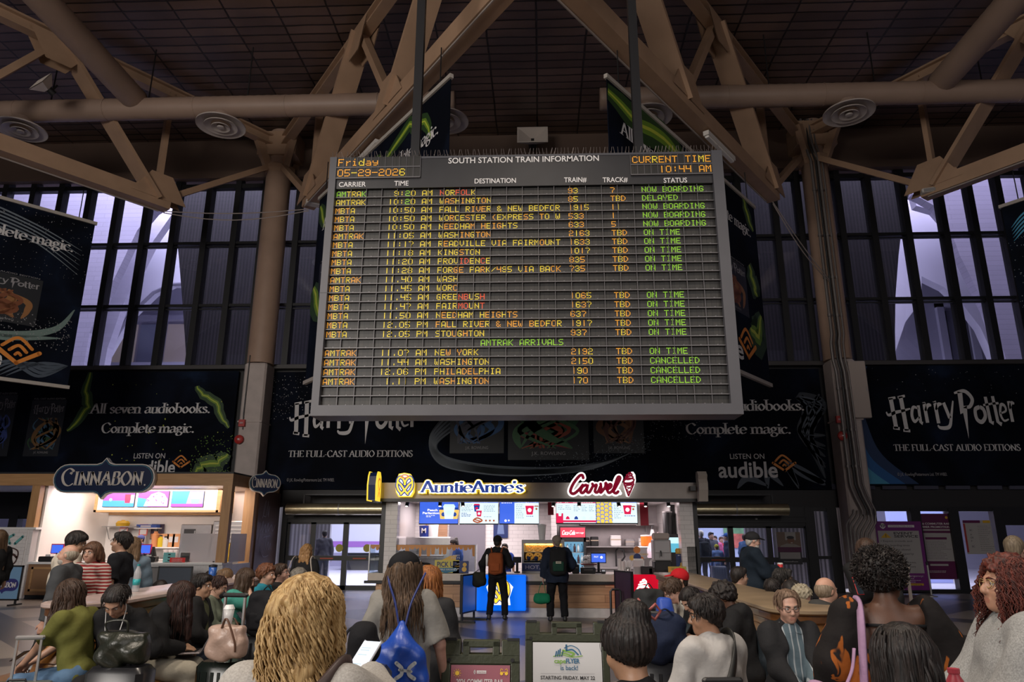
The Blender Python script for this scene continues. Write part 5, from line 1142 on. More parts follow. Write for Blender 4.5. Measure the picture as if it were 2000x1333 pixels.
for k, (px, h) in enumerate(((1210,.34),(1216,.28))):
 o = thing('cup_stack', ('taller', 'shorter')[k]+' stack of white paper cups on the kiosk counter', 'cups', (cx(px, 17.2),17.2, CT)); q = MB(); n = int(h/.03)
 for i in range(n): q.lathe([(.038, i*.03),(.046, i*.03+.028),(.048, i*.03+.03)], n=12)
 q.build('cups', PWHITE, o, 'auto')
o = thing('straw_holder', 'steel pot full of white straws on the kiosk counter', 'straws', (cx(1226,17.2),17.2, CT)); MB().lathe([(.05,0),(.06,.14)], n=14).build('pot', STEEL, o, True)
rg = random.Random(2)
q = MB()
for k in range(36): a = rg.uniform(0,6.28); r = rg.uniform(0,.05); q.tube([(r*math.cos(a), r*math.sin(a),.02),(r*2*math.cos(a), r*2*math.sin(a),.27+rg.uniform(-.02,.03))], .005,5)
q.build('straws', PWHITE, o)['kind'] = 'stuff'
o = thing('pretzel_topper', 'cut-out pretzel cup topper sign above the cup stacks', 'sign', (cx(1245,17.5),17.5, CT)); MB().cyl((0,0,0),(0,0,.3),.012,8).build('stem', STEEL, o)
for (u, v, r, mt) in ((0,.35,.09, SDB),(0,.36,.06, SORG),(-.12,.34,.06, CYEL),(.1,.32,.05, SORG),(0,.52,.08, SORG)):
 MB().lathe([(0,-.01-r*.05),(r, -.008-r*.05),(r, .01),(0,.012)], (u, 0, v),16,1).build('cut_out', mt if mt is CYEL else (NAVY if mt is SDB else mat('cut_orange', (.6,.2,.04),.4)), o)
q = MB(); text(q, 'CHEESE', (.06,-.02,.40), XH, ZH, .04,.2, bold=.02); q.build('lettering', mat('cut_gold', (.6,.4,.1),.4), o)
o = thing('napkin_box', 'clear box of napkins under the pretzel topper', 'box', (cx(1247,17.2),17.2, CT)); MB().bevbox(-.13,-.08,.15,.13,.08,.3,.01).build('bin', mat('bin_clear', (.6,.56,.56),.2), o); MB().box(-.11,-.07,0,.11,.07,.15).build('stand', STEELD, o); box_obj('napkins', PWHITE, o, -.1,-.06,.3,.1,.06,.33)
for k, (px, w, h, mt, lab) in enumerate(((1262,.26,.17, BLACKP, 'black condiment caddy with white pump beside the napkins'),(1272,.16,.14, BLACKP, 'black napkin block next to the drinks machine'))):
 o = thing('condiment_caddy', lab, 'caddy', (cx(px, 17.1),17.1, CT)); MB().bevbox(-w/2,-.09,0, w/2,.09, h, .015).build('body', mt, o); MB().cyl((-w*.2,0, h),(-w*.2,0, h+.12),.015,8).build('pump', PWHITE, o)
o = thing('drink_machine', 'tall grey frozen drink machine at the right of the counter', 'machine', (cx(1293,17.5),17.5, CT))
MB().bevbox(-.2,-.2,.02,.2,.25,.28,.02).build('base', BLACKP, o); MB().bevbox(-.2,-.16,.28,.2,.25,.75,.02).build('body', STEELD, o); MB().bevbox(-.17,-.18,.46,.17,-.16,.72,.01).build('hopper_panel', mat('hopper', (.42,.42,.43),.15), o)
MB().bevbox(-.18,-.16,.75,.18,.22,.9,.03).build('lid', mat('machine_lid', (.36,.31,.28),.5), o); q = MB(); q.tube([(-.05,-.2,.5),(-.05,-.24,.44),(-.05,-.24,.38)], .015,8); q.build('tap', BLACKP, o)
o = thing('ice_machine', 'steel ice dispenser with an orange bucket on top', 'machine', (cx(1265,19.4),19.4,0)); MB().bevbox(-.28,-.3,0,.28,.3,1.5,.02).build('body', STEEL, o); box_obj('handle', STEELD, o, -.2,-.33,1.2,.15,-.3,1.23)
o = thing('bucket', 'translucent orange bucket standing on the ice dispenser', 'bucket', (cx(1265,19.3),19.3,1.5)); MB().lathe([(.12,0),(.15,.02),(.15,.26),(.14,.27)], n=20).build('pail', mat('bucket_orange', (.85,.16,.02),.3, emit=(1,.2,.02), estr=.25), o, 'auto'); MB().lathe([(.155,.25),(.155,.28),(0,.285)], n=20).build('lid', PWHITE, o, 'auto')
o = thing('syrup_bottle', 'white squeeze bottle with black cap beside the orange bucket', 'bottle', (cx(1277,19.3),19.3,1.5)); MB().lathe([(.06,0),(.06,.3),(.03,.42)], n=14).build('bottle', PWHITE, o, 'auto'); MB().lathe([(.03,.42),(.012,.52)], n=10).build('cap', BLACKP, o, 'auto')
o = thing('slush_bowl', 'round clear slush bowl glowing pale lilac', 'bowl', (cx(1288,19.1),19.1,1.22)); MB().lathe([(.0,0),(.3,0),(.3,.2),(.24,.36),(.1,.42),(0,.43)], n=24).build('bowl', mat('bowl_clear', (.62,.52,.60),.15), o, 'auto'); MB().lathe([(.03,.43),(.05,.6),(.0,.64)], n=10).build('knob', mat('knob_dark', (.1,.06,.06),.4), o); MB().lathe([(.0,-1.22),(.25,-1.22),(.25,-.02),(.0,0)], n=20).build('stand', STEELD, o)
o = thing('blue_lit_cooler', 'glass cooler glowing pale blue behind the drink machine', 'cooler', (cx(1314,18.6),18.6, CT)); MB().box(-.22,-.2,0,.22,.2,.45).build('base', BLACKP, o); MB().box(-.2,-.18,.45,.2,.18,.8).build('glass_box', em('cooler_cyan', (.12,.55,.75),.8), o); MB().box(-.2,-.19,.66,.2,-.18,.8).build('bright_pane', em('cooler_white', (.6,.9,1),1), o); MB().bevbox(-.22,-.2,.8,.22,.2,.88,.02).build('top', BLACKP, o); MB().box(-.22,-.2,-.92,.22,.2,0).build('stand', BLACKP, o)
o = thing('water_filter', 'tall black cylinder standing on the blue-lit cooler', 'filter', (cx(1308,18.6),18.6, CT+.88)); MB().lathe([(.12,0),(.12,.5),(.11,.52)], n=20).build('cylinder', BLACKP, o, 'auto'); MB().lathe([(.125,.52),(.125,.55),(0,.555)], n=20).build('cap', STEELD, o)
MB().box(.1,.05,0,.3,.2,.72).build('back_unit', BLACKP, o)
o, p = sign_card('blue card with golden pretzel bites at the right end of the counter', cx(1339,17.15),17.15, CT+.1,.42,.34, NAVY); lines(p, .1,.9,.88,1,.1,5, INK)
q = MB()
for k in range(9): disc2(q, (.1+.05*(k % 5)+.02*(k//5),.06+.06*(k//5)),.035, p.O, p.U, p.V, .004+.001*k)
q.build('food_print', CYEL, o); box_obj('plinth', BLACKP, o, -.2,0,-.1,.2,.12,0)
o, p = sign_card('orange and yellow card in front of the blue card', cx(1322,16.98),16.98, CT, .4,.17, YCARD); p.sans('GET THE APP', .06,.10,.035,.3, mat('card_brown', (.2,.1,.02),.5)); p.sans('EAT FREE', .06,.04,.035,.24, INK); rect(p, .02,.3,.2,.9, CYEL)
o, p = sign_card('small teal and white card at the far right counter end', cx(1352,17.02),17.02, CT, .13,.16, TEALC); rect(p, .3,.25,.7,.75, INK)
o = thing('yellow_cup_cutout', 'golden cup cut-out standing near the right counter end', 'sign', (cx(1327,17.3),17.3, CT)); MB().lathe([(.06,.34),(.085,.52),(.06,.56)], n=14).build('cup', CYEL, o, True); MB().cyl((0,0,0),(0,0,.34),.01,6).build('stem', STEEL, o); q = MB(); text(q, 'CHEESE', (.1,-.02,.46), XH, ZH, .05,.2, bold=.02); q.build('lettering', mat('cut_gold', (.6,.4,.1),.4), o)
o = thing('frosted_screen', 'frosted glass screen at the right end of the counter', 'screen', (cx(1352,17.0),17.0, CT)); box_obj('pane', mat('frosted', (.30,.34,.31),.3, alpha=.75), o, -.1,0,0,.12,.02,.6)
o = thing('steel_oven', 'wide stainless oven standing at the left rear of the kiosk', 'oven', (-2.98,19.5,0)); MB().bevbox(-.62,-.4,0,.62,.4,1.72,.02).build('body', STEEL, o); box_obj('door', STEELD, o, -.5,-.415,.5,.5,-.4,1.2); MB().tube([(-.45,-.45,1.25),(.45,-.45,1.25)], .02,8).build('handle', STEEL, o)
for px, h, mt, lab in ((831,.28, mat('tub_blue', (.012,.03,.22),.4), 'blue tub on top of the steel oven'),(847,.42, PWHITE, 'white bucket on top of the steel oven')):
 o = thing('tub', lab, 'tub', (at(px, 1030,19.5).x, 19.4,1.72)); MB().lathe([(.13,0),(.15, h),(.0, h+.01)], n=18).build('tub', mt, o, 'auto')
 if mt is PWHITE: MB().lathe([(.16, h-.02),(.16, h+.04),(0, h+.05)], n=18).build('lid', NAVY, o);
 else: q = MB(); text(q, 'M', (0,-.155,.1), XH, ZH, .12, None, 'c', .02); q.build('lettering', INK, o)
o = thing('notice_poster', 'small blue poster on the tiled rear wall', 'poster', (at(978,1030,20.36).x, 20.36,1.75)); box_obj('sheet', NAVY, o, -.2,0,-.05,.2,.03,.6)
q = MB(); q.prism([(-.1,.05),(.1,.05),(.06,.4),(0,.5),(-.06,.4)], (0,-.004,0), XH, ZH, .003); q.build('figure_print', mat('poster_pale', (.12,.18,.35),.5), o)
for r in range(2):
 o = thing('wall_shelf', ('lower', 'upper')[r]+' steel shelf along the kiosk rear wall', 'shelf', (2.1,21.3,1.45+r*.62)); box_obj('board', STEELD, o, -1.0,-.2,0,1.1,.28,.03); q = MB(); q.box(-.9,.2,-.2,-.87,.29,0); q.box(.9,.2,-.2,.93,.29,0); q.build('bracket', STEELD, o)
for k, (x, r, w, h, mt, lab) in enumerate(((1.25,0,.2,.24, BLACKP, 'black tub left on the lower rear shelf'),(1.5,0,.22,.26, BLACKP, 'second black tub on the lower rear shelf'),(2.1,0,.3,.3, PWHITE, 'white bag on the lower rear shelf'),(2.5,0,.26,.2, STEELD, 'grey bin on the lower rear shelf'),(2.85,0,.2,.22, PWHITE, 'small white box at the right of the lower rear shelf'),
  (1.35,1,.3,.2, CARD, 'cardboard box left on the upper rear shelf'),(1.75,1,.34,.24, CARD, 'cardboard box second on the upper rear shelf'),(2.2,1,.4,.22, CARD, 'long cardboard box in the middle of the upper rear shelf'),(2.7,1,.3,.2, PWHITE, 'white sack at the right of the upper rear shelf'))):
 o = thing('storage_box', lab, 'box', (x, 21.32,1.48+r*.62)); MB().bevbox(-w/2,-.13,0, w/2,.15, h, .02).build('body', mt, o); box_obj('tape', mat('tape', (.5,.4,.3),.4), o, -w/2*.98,-.134, h*.55, w/2*.98,-.13, h*.66)
o = thing('rear_worktop', 'steel worktop and sink unit along the kiosk rear wall', 'worktop', (2.0,21.2,0)); box_obj('top', STEELD, o, -.7,-.35,.88,1.2,.35,.93); box_obj('splashback', STEELD, o, -.7,.33,.93,1.2,.37,1.3)
q = MB(); q.tube([(.1,.1,.93),(.1,.1,1.35),(.15,0,1.42),(.3,-.05,1.38),(.33,-.05,1.2),(.25,.0,1.08)], .025,8); q.build('tap', BLACKP, o); box_obj('base', STEELD, o, -.68,-.3,0,1.18,.33,.88)
o = thing('blender_jar', 'white dispenser jar standing on the pretzel warmer', 'jar', (cx(1059,17.5),17.5, CT+.74)); MB().lathe([(.07,0),(.1,.3),(.11,.34),(.04,.36)], n=14).build('jar', PWHITE, o, 'auto')
def easel(lab, px, py, w, h, mt, rz, z0=.2):
 f = atz(px, py, 0); o = thing('poster_stand', lab, 'sign', (f.x, f.y, 0), rz)
 q = MB(); q.box(-w/2-.03,-.03, z0,-w/2,.03, z0+h); q.box(w/2,-.03, z0, w/2+.03,.03, z0+h); q.box(-w/2-.03,-.03, z0-.03, w/2+.03,.03, z0); q.box(-w/2-.03,-.03, z0+h, w/2+.03,.03, z0+h+.03); q.build('frame', BLACKP, o)
 box_obj('poster', mt, o, -w/2,-.02, z0, w/2,.02, z0+h); q = MB(); q.box(-w/2,-.3,0,-w/2+.05,.3,.04); q.box(w/2-.05,-.3,0, w/2,.3,.04); q.build('foot', BLACKP, o); q = MB(); q.box(-.03-w/2+.03,-.02,.04, w/-2+.05,.02, z0); q.box(w/2-.05,-.02,.04, w/2-.02,.02, z0); q.build('leg', BLACKP, o); return o
easel('blue poster stand turned edge-on left of the blue lightbox', 914,1214,.7,.72, em('stand_blue', (.01,.07,.35),.5), math.radians(72))
easel('dark purple poster stand turned edge-on before the red lightbox', 1221,1216,.7,.8, mat('stand_purple', (.06,.03,.06),.4), math.radians(-68))
o = thing('guard_rail', 'black bent steel rail beside the purple poster stand', 'rail', (float(atz(1198,1222,0).x),16.0,0)); q = MB(); q.tube([(0,0,0),(0,0,.62),(.04,0,.66),(.17,0,.66)], .025,8); q.tube([(.17,0,.66),(.21,0,.62),(.21,0,0)], .025,8); q.build('rail', BLACKP, o, 'auto')
# ---------------- bakery kiosk at the left
BY = 21.0
OAK = wood('oak_beam', (.44,.25,.11),(.33,.18,.075),0,2.2,.45); OAKV = wood('oak_post', (.46,.26,.11),(.36,.19,.08),2,2.2,.45)
WTILE = mat('bakery_wall', (.80,.76,.73),.5); CHEV = mat('chevron_wall', (.78,.74,.71),.4, bump=.15, bscale=8)
bk = thing('bakery_kiosk', 'brightly lit oak-framed bakery kiosk at the left', 'kiosk', (-14, BY, 0))
def bb_(name, mt, *b, par=bk): return box_obj(name, mt, par, b[0]+14, b[1]-BY, b[2], b[3]+14, b[4]-BY, b[5])
bb_('front_beam', OAK, -22, BY, 3.16,-9.03, BY+.2,3.5); bb_('side_beam', OAKV, -9.23, BY+.2,3.16,-9.03,24.9,3.5)
bb_('corner_post', OAKV, -9.30, BY, .98,-9.03, BY+.2,3.16); bb_('rear_post', OAKV, -9.42,22.9,0,-9.08,23.2,3.16); bb_('left_post', OAKV, -15.05, BY+.02,1.9,-14.8, BY+.22,3.16)
bb_('ceiling_panel', mat('bakery_ceiling', (.75,.72,.7),.6),-22, BY+.2,3.2,-9.23,24.9,3.28); bb_('roof', DARK, -22, BY, 3.5,-9.03,24.9,3.55)
bb_('back_wall', WTILE, -14.8,24.6,0,-9.2,24.7,3.2); bb_('left_wall', CHEV, -14.85, BY+.3,.95,-14.75,24.6,3.2); bb_('wall_rail', OAK, -14.74,24.56,2.42,-9.3,24.6,2.5)
bb_('side_panel', mat('side_panel', (.115,.062,.045),.4),-9.12,23.2,0,-9.04,25.1,3.16)
bb_('half_wall', TILE, -22, BY, 0,-14.95, BY+.25,1.9); bb_('half_wall_cap', PWHITE, -22, BY-.02,1.9,-14.7, BY+.3,1.96); bb_('half_wall_return', TILES, -14.95, BY+.02,0,-14.80,24.5,1.9)
area('bakery_light', (-12,22.9,3.15),(-12,22.9,0),5.0,300,(1,.84,.74),2.6)
area('bakery_light_front', (-12,21.5,3.1),(-12,24.5,1.6),5.0,60,(1,.82,.72),.4)
q = MB(); MK = mat('etched_grey', (.32,.30,.31),.5)
O_ = Vector((-9.03+14,23.45-BY, 1.1))
strokes(q, [('S', [(.1,1.2),(.25,1.5),(.3,1.75),(.2,1.6),(.15,1.3),(.35,1.25)], .03),('S', [(.4,1.25),(.5,1.75),(.55,1.3),(.65,1.6),(.6,1.25)], .03),('S', [(.05,.8),(.2,1.1),(.2,.75),(.4,1.0),(.5,.75),(.65,1.05),(.7,.8),(.95,1.0),(1.1,.8),(1.3,1.0)], .03),('S', [(.35,.6),(.9,.65)], .03),('S', [(.6,.65),(.55,.2)], .03),('S', [(.7,.2),(.8,.45),(.9,.2),(1.0,.4),(1.1,.2)], .025),('S', [(.0,.7),(.1,.3),(.45,.0),(.9,.02)], .02)], O_, (0,1,0), ZH, 1,.03, lift=.006)
q.build('script_print', MK, bk)
def plaque(W_, H_, n=10):
 r = H_*.44; pts = []
 def arc(cx_, cz, a0, a1): return [(cx_+r*math.cos(math.radians(a0+(a1-a0)*k/n)), cz+r*math.sin(math.radians(a0+(a1-a0)*k/n))) for k in range(n+1)]
 w = W_/2-r; t = [(.45*r, r*1.0),(.2*r, r*1.12),(0, r*1.45),(-.2*r, r*1.12),(-.45*r, r*1.0)]
 pts = arc(w, 0,-90,90)+[(p[0]*1.4, p[1]) for p in t]+arc(-w, 0,90,270)+[(-p[0]*1.4,-p[1]) for p in t]
 return pts
NB = mat('plaque_navy', (.006,.014,.05),.35); TQ = mat('plaque_turquoise', (.10,.42,.50),.4); PC = mat('plaque_cream', (.55,.50,.45),.45)
CG = dict(GL)
CG.update({'C': '.74|S .6,.72 .52,.8 .66,.92 .4,1.08 .12,.85 .05,.5 .2,.1 .48,-.06 .74,.1', 'I': '.3|L<> .16,.86 .13,0', 'N': '.66|L> .14,.86 .1,0;L .12,.86 .54,.0;L< .58,.86 .54,0', 'A': '.66|L> .36,.88 .04,0;L> .36,.88 .58,0;L .15,.32 .52,.32', 'B': '.54|L .14,.86 .1,0;S .12,.86 .38,.84 .42,.64 .3,.48 .12,.46;S .12,.46 .42,.45 .48,.2 .36,.02 .08,0', 'O': '.68|O .34,.88 .62,.43 .33,-.02 .05,.43'})
def bakery_sign(lab, px, py, y, w, h, U, par_loc, depth=.14):
 o = thing('name_plaque', lab, 'sign', par_loc); N = Vector(U).cross(ZH)
 for k, (mt, s, nm, lf, dp) in enumerate(((PC, 1.0, 'rim', 0, depth),(NB, .93, 'face', .012,.02),(TQ, .88, 'pinstripe', .016,.006),(NB, .865, 'inner_face', .02,.006))):
  dw = (1-s)*h; pts = plaque(w-dw*1.1, h*s); MB().prism(pts, N*lf, U, ZH, dp).build(nm, mt, o)
 q = MB(); pen_text(q, 'CINNABON', Vector(U)*(-w*.41)+ZH*(-h*.2)+N*.022, U, ZH, h*.46, w=.15, thin=.045, nib=.25, serif=.03, width=w*.80, glyphs=CG); q.build('lettering', PC, o)
 q = MB(); disc2(q, (w*.415,-h*.2),.025, N*.022, U, ZH); q.build('registered_mark', PC, o)
 return o
c = at(203,935,20.85); bakery_sign('large navy bakery name plaque on the oak beam', 0,0,0,3.05,.95, XH, (c.x, 20.84, c.z))
c = at(520,945,22.4); bakery_sign('small navy bakery name plaque projecting at the beam side', 0,0,0,.95,.62, Vector((.86,.5,0)).normalized(),(c.x, 22.3, c.z),.2)
box_obj('arm', BLACKP, bpy.data.objects['name_plaque.001'], -.42,-.1,-.1,-.2,.1,.1)
mb_ = thing('menu_cabinet', 'white menu cabinet edged in oak hung in the bakery', 'cabinet', (-12.35,23.05,2.5))
box_obj('housing', WTILE, mb_, -1.9,0,0.02,2.0,1.0,.68); q = MB(); q.box(-1.98,-.04,-.04,2.08,1.0,.03); q.box(2.0,-.04,-.04,2.12,1.0,.68); q.box(-1.98,-.04,-.04,-1.9,1.0,.68); q.build('oak_edge', OAK, mb_)
SM_ = em('picture_magenta', (.45,.08,.75),.9); SSK = em('picture_sky', (.05,.35,.95),1.0); SPK = em('picture_pink', (.95,.45,.65),1); SCY = em('picture_cyan', (.25,.75,.95),1); SVI = em('picture_violet', (.35,.35,.85),.9); SCR = em('picture_cream', (.9,.75,.8),.95)
def bscreen(lab, a, b2, bg):
 A, B = at(a, 990,23.03), at(b2,955,23.03); w, h = B.x-A.x, .5
 o = thing('picture_screen', lab, 'screen', (A.x, 23.0,2.62)); box_obj('case', BLACKP, o, 0,.005,0, w, .045, h); q = MB(); q.quad((.01,0,.01),(w-.01,0,.01),(w-.01,0, h-.01),(.01,0, h-.01)); q.build('display', bg, o)
 p = Pl((0,0,0), XH, o, .002); p.L, p.H, p.O = w, h, Vector((0,0,0)); return o, p
o, p = bscreen('violet bakery screen with red and white cups, leftmost of three', 200,267, SM_); rect(p, .01,.02,.99,.4, SSK); shape(p, [(.7,.25),(.86,.25),(.88,.8),(.68,.8)], SR); shape(p, [(.88,.25),(.98,.25),(.98,.75),(.87,.75)], SWH); q = MB(); disc2(q, (.25*p.L, .45*p.H),.05, p.O, p.U, p.V, .004); q.build('berry', SCY, o)
o, p = bscreen('pink frosted cake picture on the middle bakery screen', 268,333, SM_); shape(p, [(.0,.02),(.35,.02),(.3,.5),(.0,.6)], SSK); shape(p, [(.22,.05),(.98,.05),(.97,.5),(.85,.82),(.65,.96),(.42,.8),(.28,.4)], SPK, lift=.004)
rg = random.Random(4)
for mt, n in ((SCY, 26),(SCR, 34),(SM_, 14)):
 q = MB()
 for k in range(n): u = rg.uniform(.3,.92); v = rg.uniform(.12,.85*(1-abs(u-.65)*1.1)); disc2(q, (u*p.L, v*p.H), rg.uniform(.012,.03), p.O, p.U, p.V, .006+.0003*k, 8)
 q.build('sprinkle_print', mt, o)
o, p = bscreen('blue bakery screen with a small cupcake, rightmost of three', 334,401, SSK); shape(p, [(.45,.02),(.99,.02),(.99,.98),(.55,.98)], SVI); rect(p, .01,.02,.99,.2, SM_, lift=.004); shape(p, [(.64,.22),(.84,.22),(.88,.5),(.6,.5)], SCY, lift=.006); shape(p, [(.6,.5),(.88,.5),(.86,.66),(.74,.8),(.62,.66)], SCR, lift=.006)
c1 = thing('bakery_counter', 'white-topped oak panelled bakery counter', 'counter', (-12, BY, 0))
def cb2(name, mt, *b): return box_obj(name, mt, c1, b[0]+12, b[1]-BY, b[2], b[3]+12, b[4]-BY, b[5])
cb2('worktop', PWHITE, -14.75,20.9,.94,-9.05,21.6,1.0); cb2('panel_front', mat('counter_brown', (.24,.13,.065),.45),-14.7,20.95,.1,-12.3,21.1,.94); cb2('white_front', tiles('chevron_tile', (.62,.6,.6),(.56,.54,.54),(.4,.4,.4),.16,.05,.3),-12.3,20.95,.1,-9.05,21.1,.94); cb2('kick', BLACKP, -14.7,20.99,0,-9.05,21.1,.1); cb2('side_front', MARB, -9.1,21.1,0,-9.04,22.9,.94)
q = MB(); q.box(-14.6+12,-.06,.2,-12.4+12,-.05,.26); q.box(-14.6+12,-.06,.8,-12.4+12,-.05,.86); q.box(-14.6+12,-.06,.2,-14.54+12,-.05,.86); q.box(-12.46+12,-.06,.2,-12.4+12,-.05,.86); q.build('panel_mould', OAK, c1)
o = thing('rear_counter', 'white rear counter under the bakery back wall', 'counter', (-12,24.2,0)); box_obj('worktop', PWHITE, o, -2.6,-.35,.95,1.4,.35,1.0); box_obj('cabinet', WTILE, o, -2.6,-.3,0,1.4,.35,.95)
def frz(px, y): return at(px, 1090, y).x
o = thing('sneeze_guard', 'frosted glass guard on the right of the bakery counter', 'screen', (-9.9,21.3,1.0)); box_obj('pane', mat('frosted_pale', (.55,.52,.54),.35, alpha=.72), o, -.6,0,0,.5,.02,.8); q = MB(); q.box(-.6,-.02,.0,-.55,.04,.03); q.box(.4,-.02,0,.45,.04,.03); q.build('clip', BLACKP, o)
box_obj('pane', mat('frosted_grey', (.42,.43,.47),.3, alpha=.7), o, .86,.0,0,.88,1.1,.8)
o = thing('bread_oven', 'tall steel bakery oven at the rear right', 'oven', (frz(380,24)+.1,24.05,1.0)); MB().bevbox(-.5,-.4,0,.5,.4,1.1,.02).build('body', STEEL, o); box_obj('door', BLACKP, o, -.38,-.41,.25,.0,-.4,.95); MB().box(-.03,-.44,.3,0,-.41,.9).build('handle', STEEL, o)
o = thing('rack_oven', 'steel bread rack oven seen between the two right posts', 'oven', (-10.1,23.92,0)); MB().bevbox(-.5,-.4,0,.6,.4,1.5,.02).build('body', STEEL, o); MB().bevbox(-.5,-.42,1.5,.6,.4,2.2,.02).build('upper_body', STEEL, o)
for k in range(5): box_obj('tray_slot', STEELD, o, -.4,-.44,1.55+k*.12,.55,-.42,1.6+k*.12)
MB().box(.05,-.45,.9,.12,-.42,1.5).build('yellow_tape', mat('tape_yellow', (.7,.45,.02),.4), o)
for k, (px, lab, mt) in enumerate(((345, 'orange-brown take-away box left on the rear shelf', 0),(357, 'orange-brown take-away box in the middle of the rear shelf', 0),(368, 'orange-brown take-away box right on the rear shelf', 0))):
 o = thing('takeaway_box', lab, 'box', (frz(px-22,24.2),24.15,1.38)); MB().bevbox(-.14,-.15,0,.14,.15,.42,.01).build('carton', mat('carton_orange', (.60,.28,.12),.6), o); box_obj('label_print', INK, o, -.06,-.155,.15,.06,-.15,.33)
o = thing('rear_shelf', 'white shelf of take-away boxes on the bakery back wall', 'shelf', (frz(320,24.2)+.5,24.2,1.34)); box_obj('board', PWHITE, o, -1.7,-.25,0,1.2,.35,.04); q = MB(); q.box(-1.5,.0,-.34,-1.46,.3,0); q.box(1.0,.0,-.34,1.04,.3,0); q.build('bracket', STEELD, o)
for k, (px, c, h, lab) in enumerate(((300,(.62,.25,.1),.5, 'orange carton beside the yellow jar'),(312,(.7,.5,.02),.34, 'yellow jar on the bakery rear shelf'),(322,(.7,.66,.62),.3, 'white jar right of the yellow jar'))):
 o = thing('shelf_jar', lab, 'jar', (frz(px, 24.1),24.05,1.38)); MB().lathe([(.1,0),(.11, h*.8),(.06, h*.9),(.06, h)], n=16).build('jar', mat('jar_%d' % k, c, .4), o, 'auto'); MB().lathe([(.075, h),(.075, h+.04),(0, h+.045)], n=16).build('lid', BLACKP, o)
for k in range(5):
 o = thing('clear_cup_stack', 'stack of clear cups, %s from the left behind the bakery till' % ('first', 'second', 'third', 'fourth', 'fifth')[k], 'cups', (frz(322+k*10,23.9),23.92,1.0), group='clear cup stacks at the bakery'); MB().lathe([(.06,0),(.09,.28),(.095,.3)], n=14).build('cups', mat('clear_cup', (.78,.72,.72),.15, alpha=.75), o, True)
RED_ = mat('till_pink', (.75,.05,.16),.35)
till('till with a blue screen and pink frame left on the bakery counter', frz(110,21.2),21.2,1.0, SB, .42,-.15, RED_); till('till with a blue screen and pink frame right on the bakery counter', frz(281,21.3),21.3,1.0, SB, .42,-.15, RED_)
o = thing('card_printer', 'black receipt printer on the bakery counter left', 'printer', (frz(95,21.15),21.1,1.0)); MB().bevbox(-.2,-.12,0,.2,.12,.15,.02).build('body', BLACKP, o); box_obj('paper', PWHITE, o, -.06,-.02,.15,.06,.02,.2)
o = thing('card_printer', 'black receipt printer on the bakery counter right', 'printer', (frz(292,21.15),21.1,1.0)); MB().bevbox(-.25,-.12,0,.25,.12,.16,.02).build('body', BLACKP, o); box_obj('paper', PWHITE, o, -.06,-.02,.16,.06,.02,.2)
o = thing('black_cone_cover', 'black cone-shaped stand beside the right bakery till', 'stand', (frz(294,21.35)+.05,21.35,1.0)); MB().lathe([(.13,.12),(.04,.42),(0,.43)], n=16).build('cone', BLACKP, o, 'auto'); MB().lathe([(.1,0),(.1,.12)], n=12).build('base', BLACKP, o)
o, p = sign_card('turquoise card sign on the bakery counter', frz(330,21.0),21.0,1.0,.34,.27, mat('card_turq', (.18,.5,.5),.4))
for v in (.2,.5,.8): rect(p, .4, v-.06,.62, v+.06, BLACKP)
o, p = sign_card('red two-step card sign on the bakery counter', frz(347,20.96),20.96,1.0,.44,.13, mat('card_red', (.75,.03,.03),.4)); p.sans('CINNABON', .06,.07,.035,.3, INK); p.sans('CINNABON', .06,.02,.035,.3, INK)
o = thing('till_printer', 'white label printer right of the red card sign', 'printer', (frz(348,21.4)+.25,21.4,1.0)); MB().bevbox(-.16,-.1,0,.16,.1,.28,.02).build('body', PWHITE, o); box_obj('slot', BLACKP, o, -.1,-.104,.08,.12,-.1,.17)
o = thing('tool_shelf', 'thin steel shelf on the bakery left wall', 'shelf', (-14.1,24.3,2.02)); box_obj('board', STEELD, o, -.55,-.2,0,.65,.28,.025); q = MB(); q.tube([(-.45,.25,-.45),(.3,-.1,0)], .012,6); q.tube([(-.5,.25,-.4),(-.5,.0,0)], .012,6); q.build('bracket', STEELD, o)
o = thing('yellow_tub', 'yellow tub on the thin bakery wall shelf', 'tub', (-14.05,24.3,2.045)); MB().lathe([(.2,0),(.22,.1),(.16,.17),(0,.18)], n=18).build('tub', mat('tub_yellow', (.75,.45,.02),.4), o, 'auto'); MB().box(-.05,-.03,.17,.05,.03,.2).build('handle', mat('tub_yellow', (.75,.45,.02),.4), o)
o = thing('mixer_stand', 'grey stand mixer on the bakery rear counter left', 'mixer', (-13.6,24.15,1.0)); MB().bevbox(-.2,-.15,0,.25,.15,.08,.02).build('base', STEELD, o); MB().bevbox(.08,-.08,.08,.24,.1,.45,.03).build('column', STEELD, o); MB().bevbox(-.22,-.1,.42,.26,.12,.6,.05).build('head', STEELD, o); MB().lathe([(.08,.08),(.15,.2),(.16,.34)], (-.08,0,0),16).build('bowl', STEEL, o, True)
o = thing('menu_poster', 'dark food poster on the bakery rear post', 'poster', (-12.95,24.5,1.62)); box_obj('sheet', mat('poster_dark', (.06,.04,.07),.4), o, -.22,0,0,.22,.03,.5); box_obj('food_print', mat('poster_food', (.55,.24,.1),.5), o, -.2,-.004,.02,.2,0,.18)
for px, lab, c in ((210, 'pink price card standing in the bakery window', (.7,.3,.28)),(250, 'red tilted price card in the bakery window', (.6,.1,.08))):
 o = thing('price_card', lab, 'card', (frz(px, 23.6),24.3,1.75)); box_obj('sheet', mat('card_c%d' % px, c, .5), o, -.14,0,0,.14,.02,.36); box_obj('white_print', INK, o, -.11,-.004,.03,.11,0,.2); box_obj('stand', STEELD, o, -.12,.02,-.75,.12,.05,0)
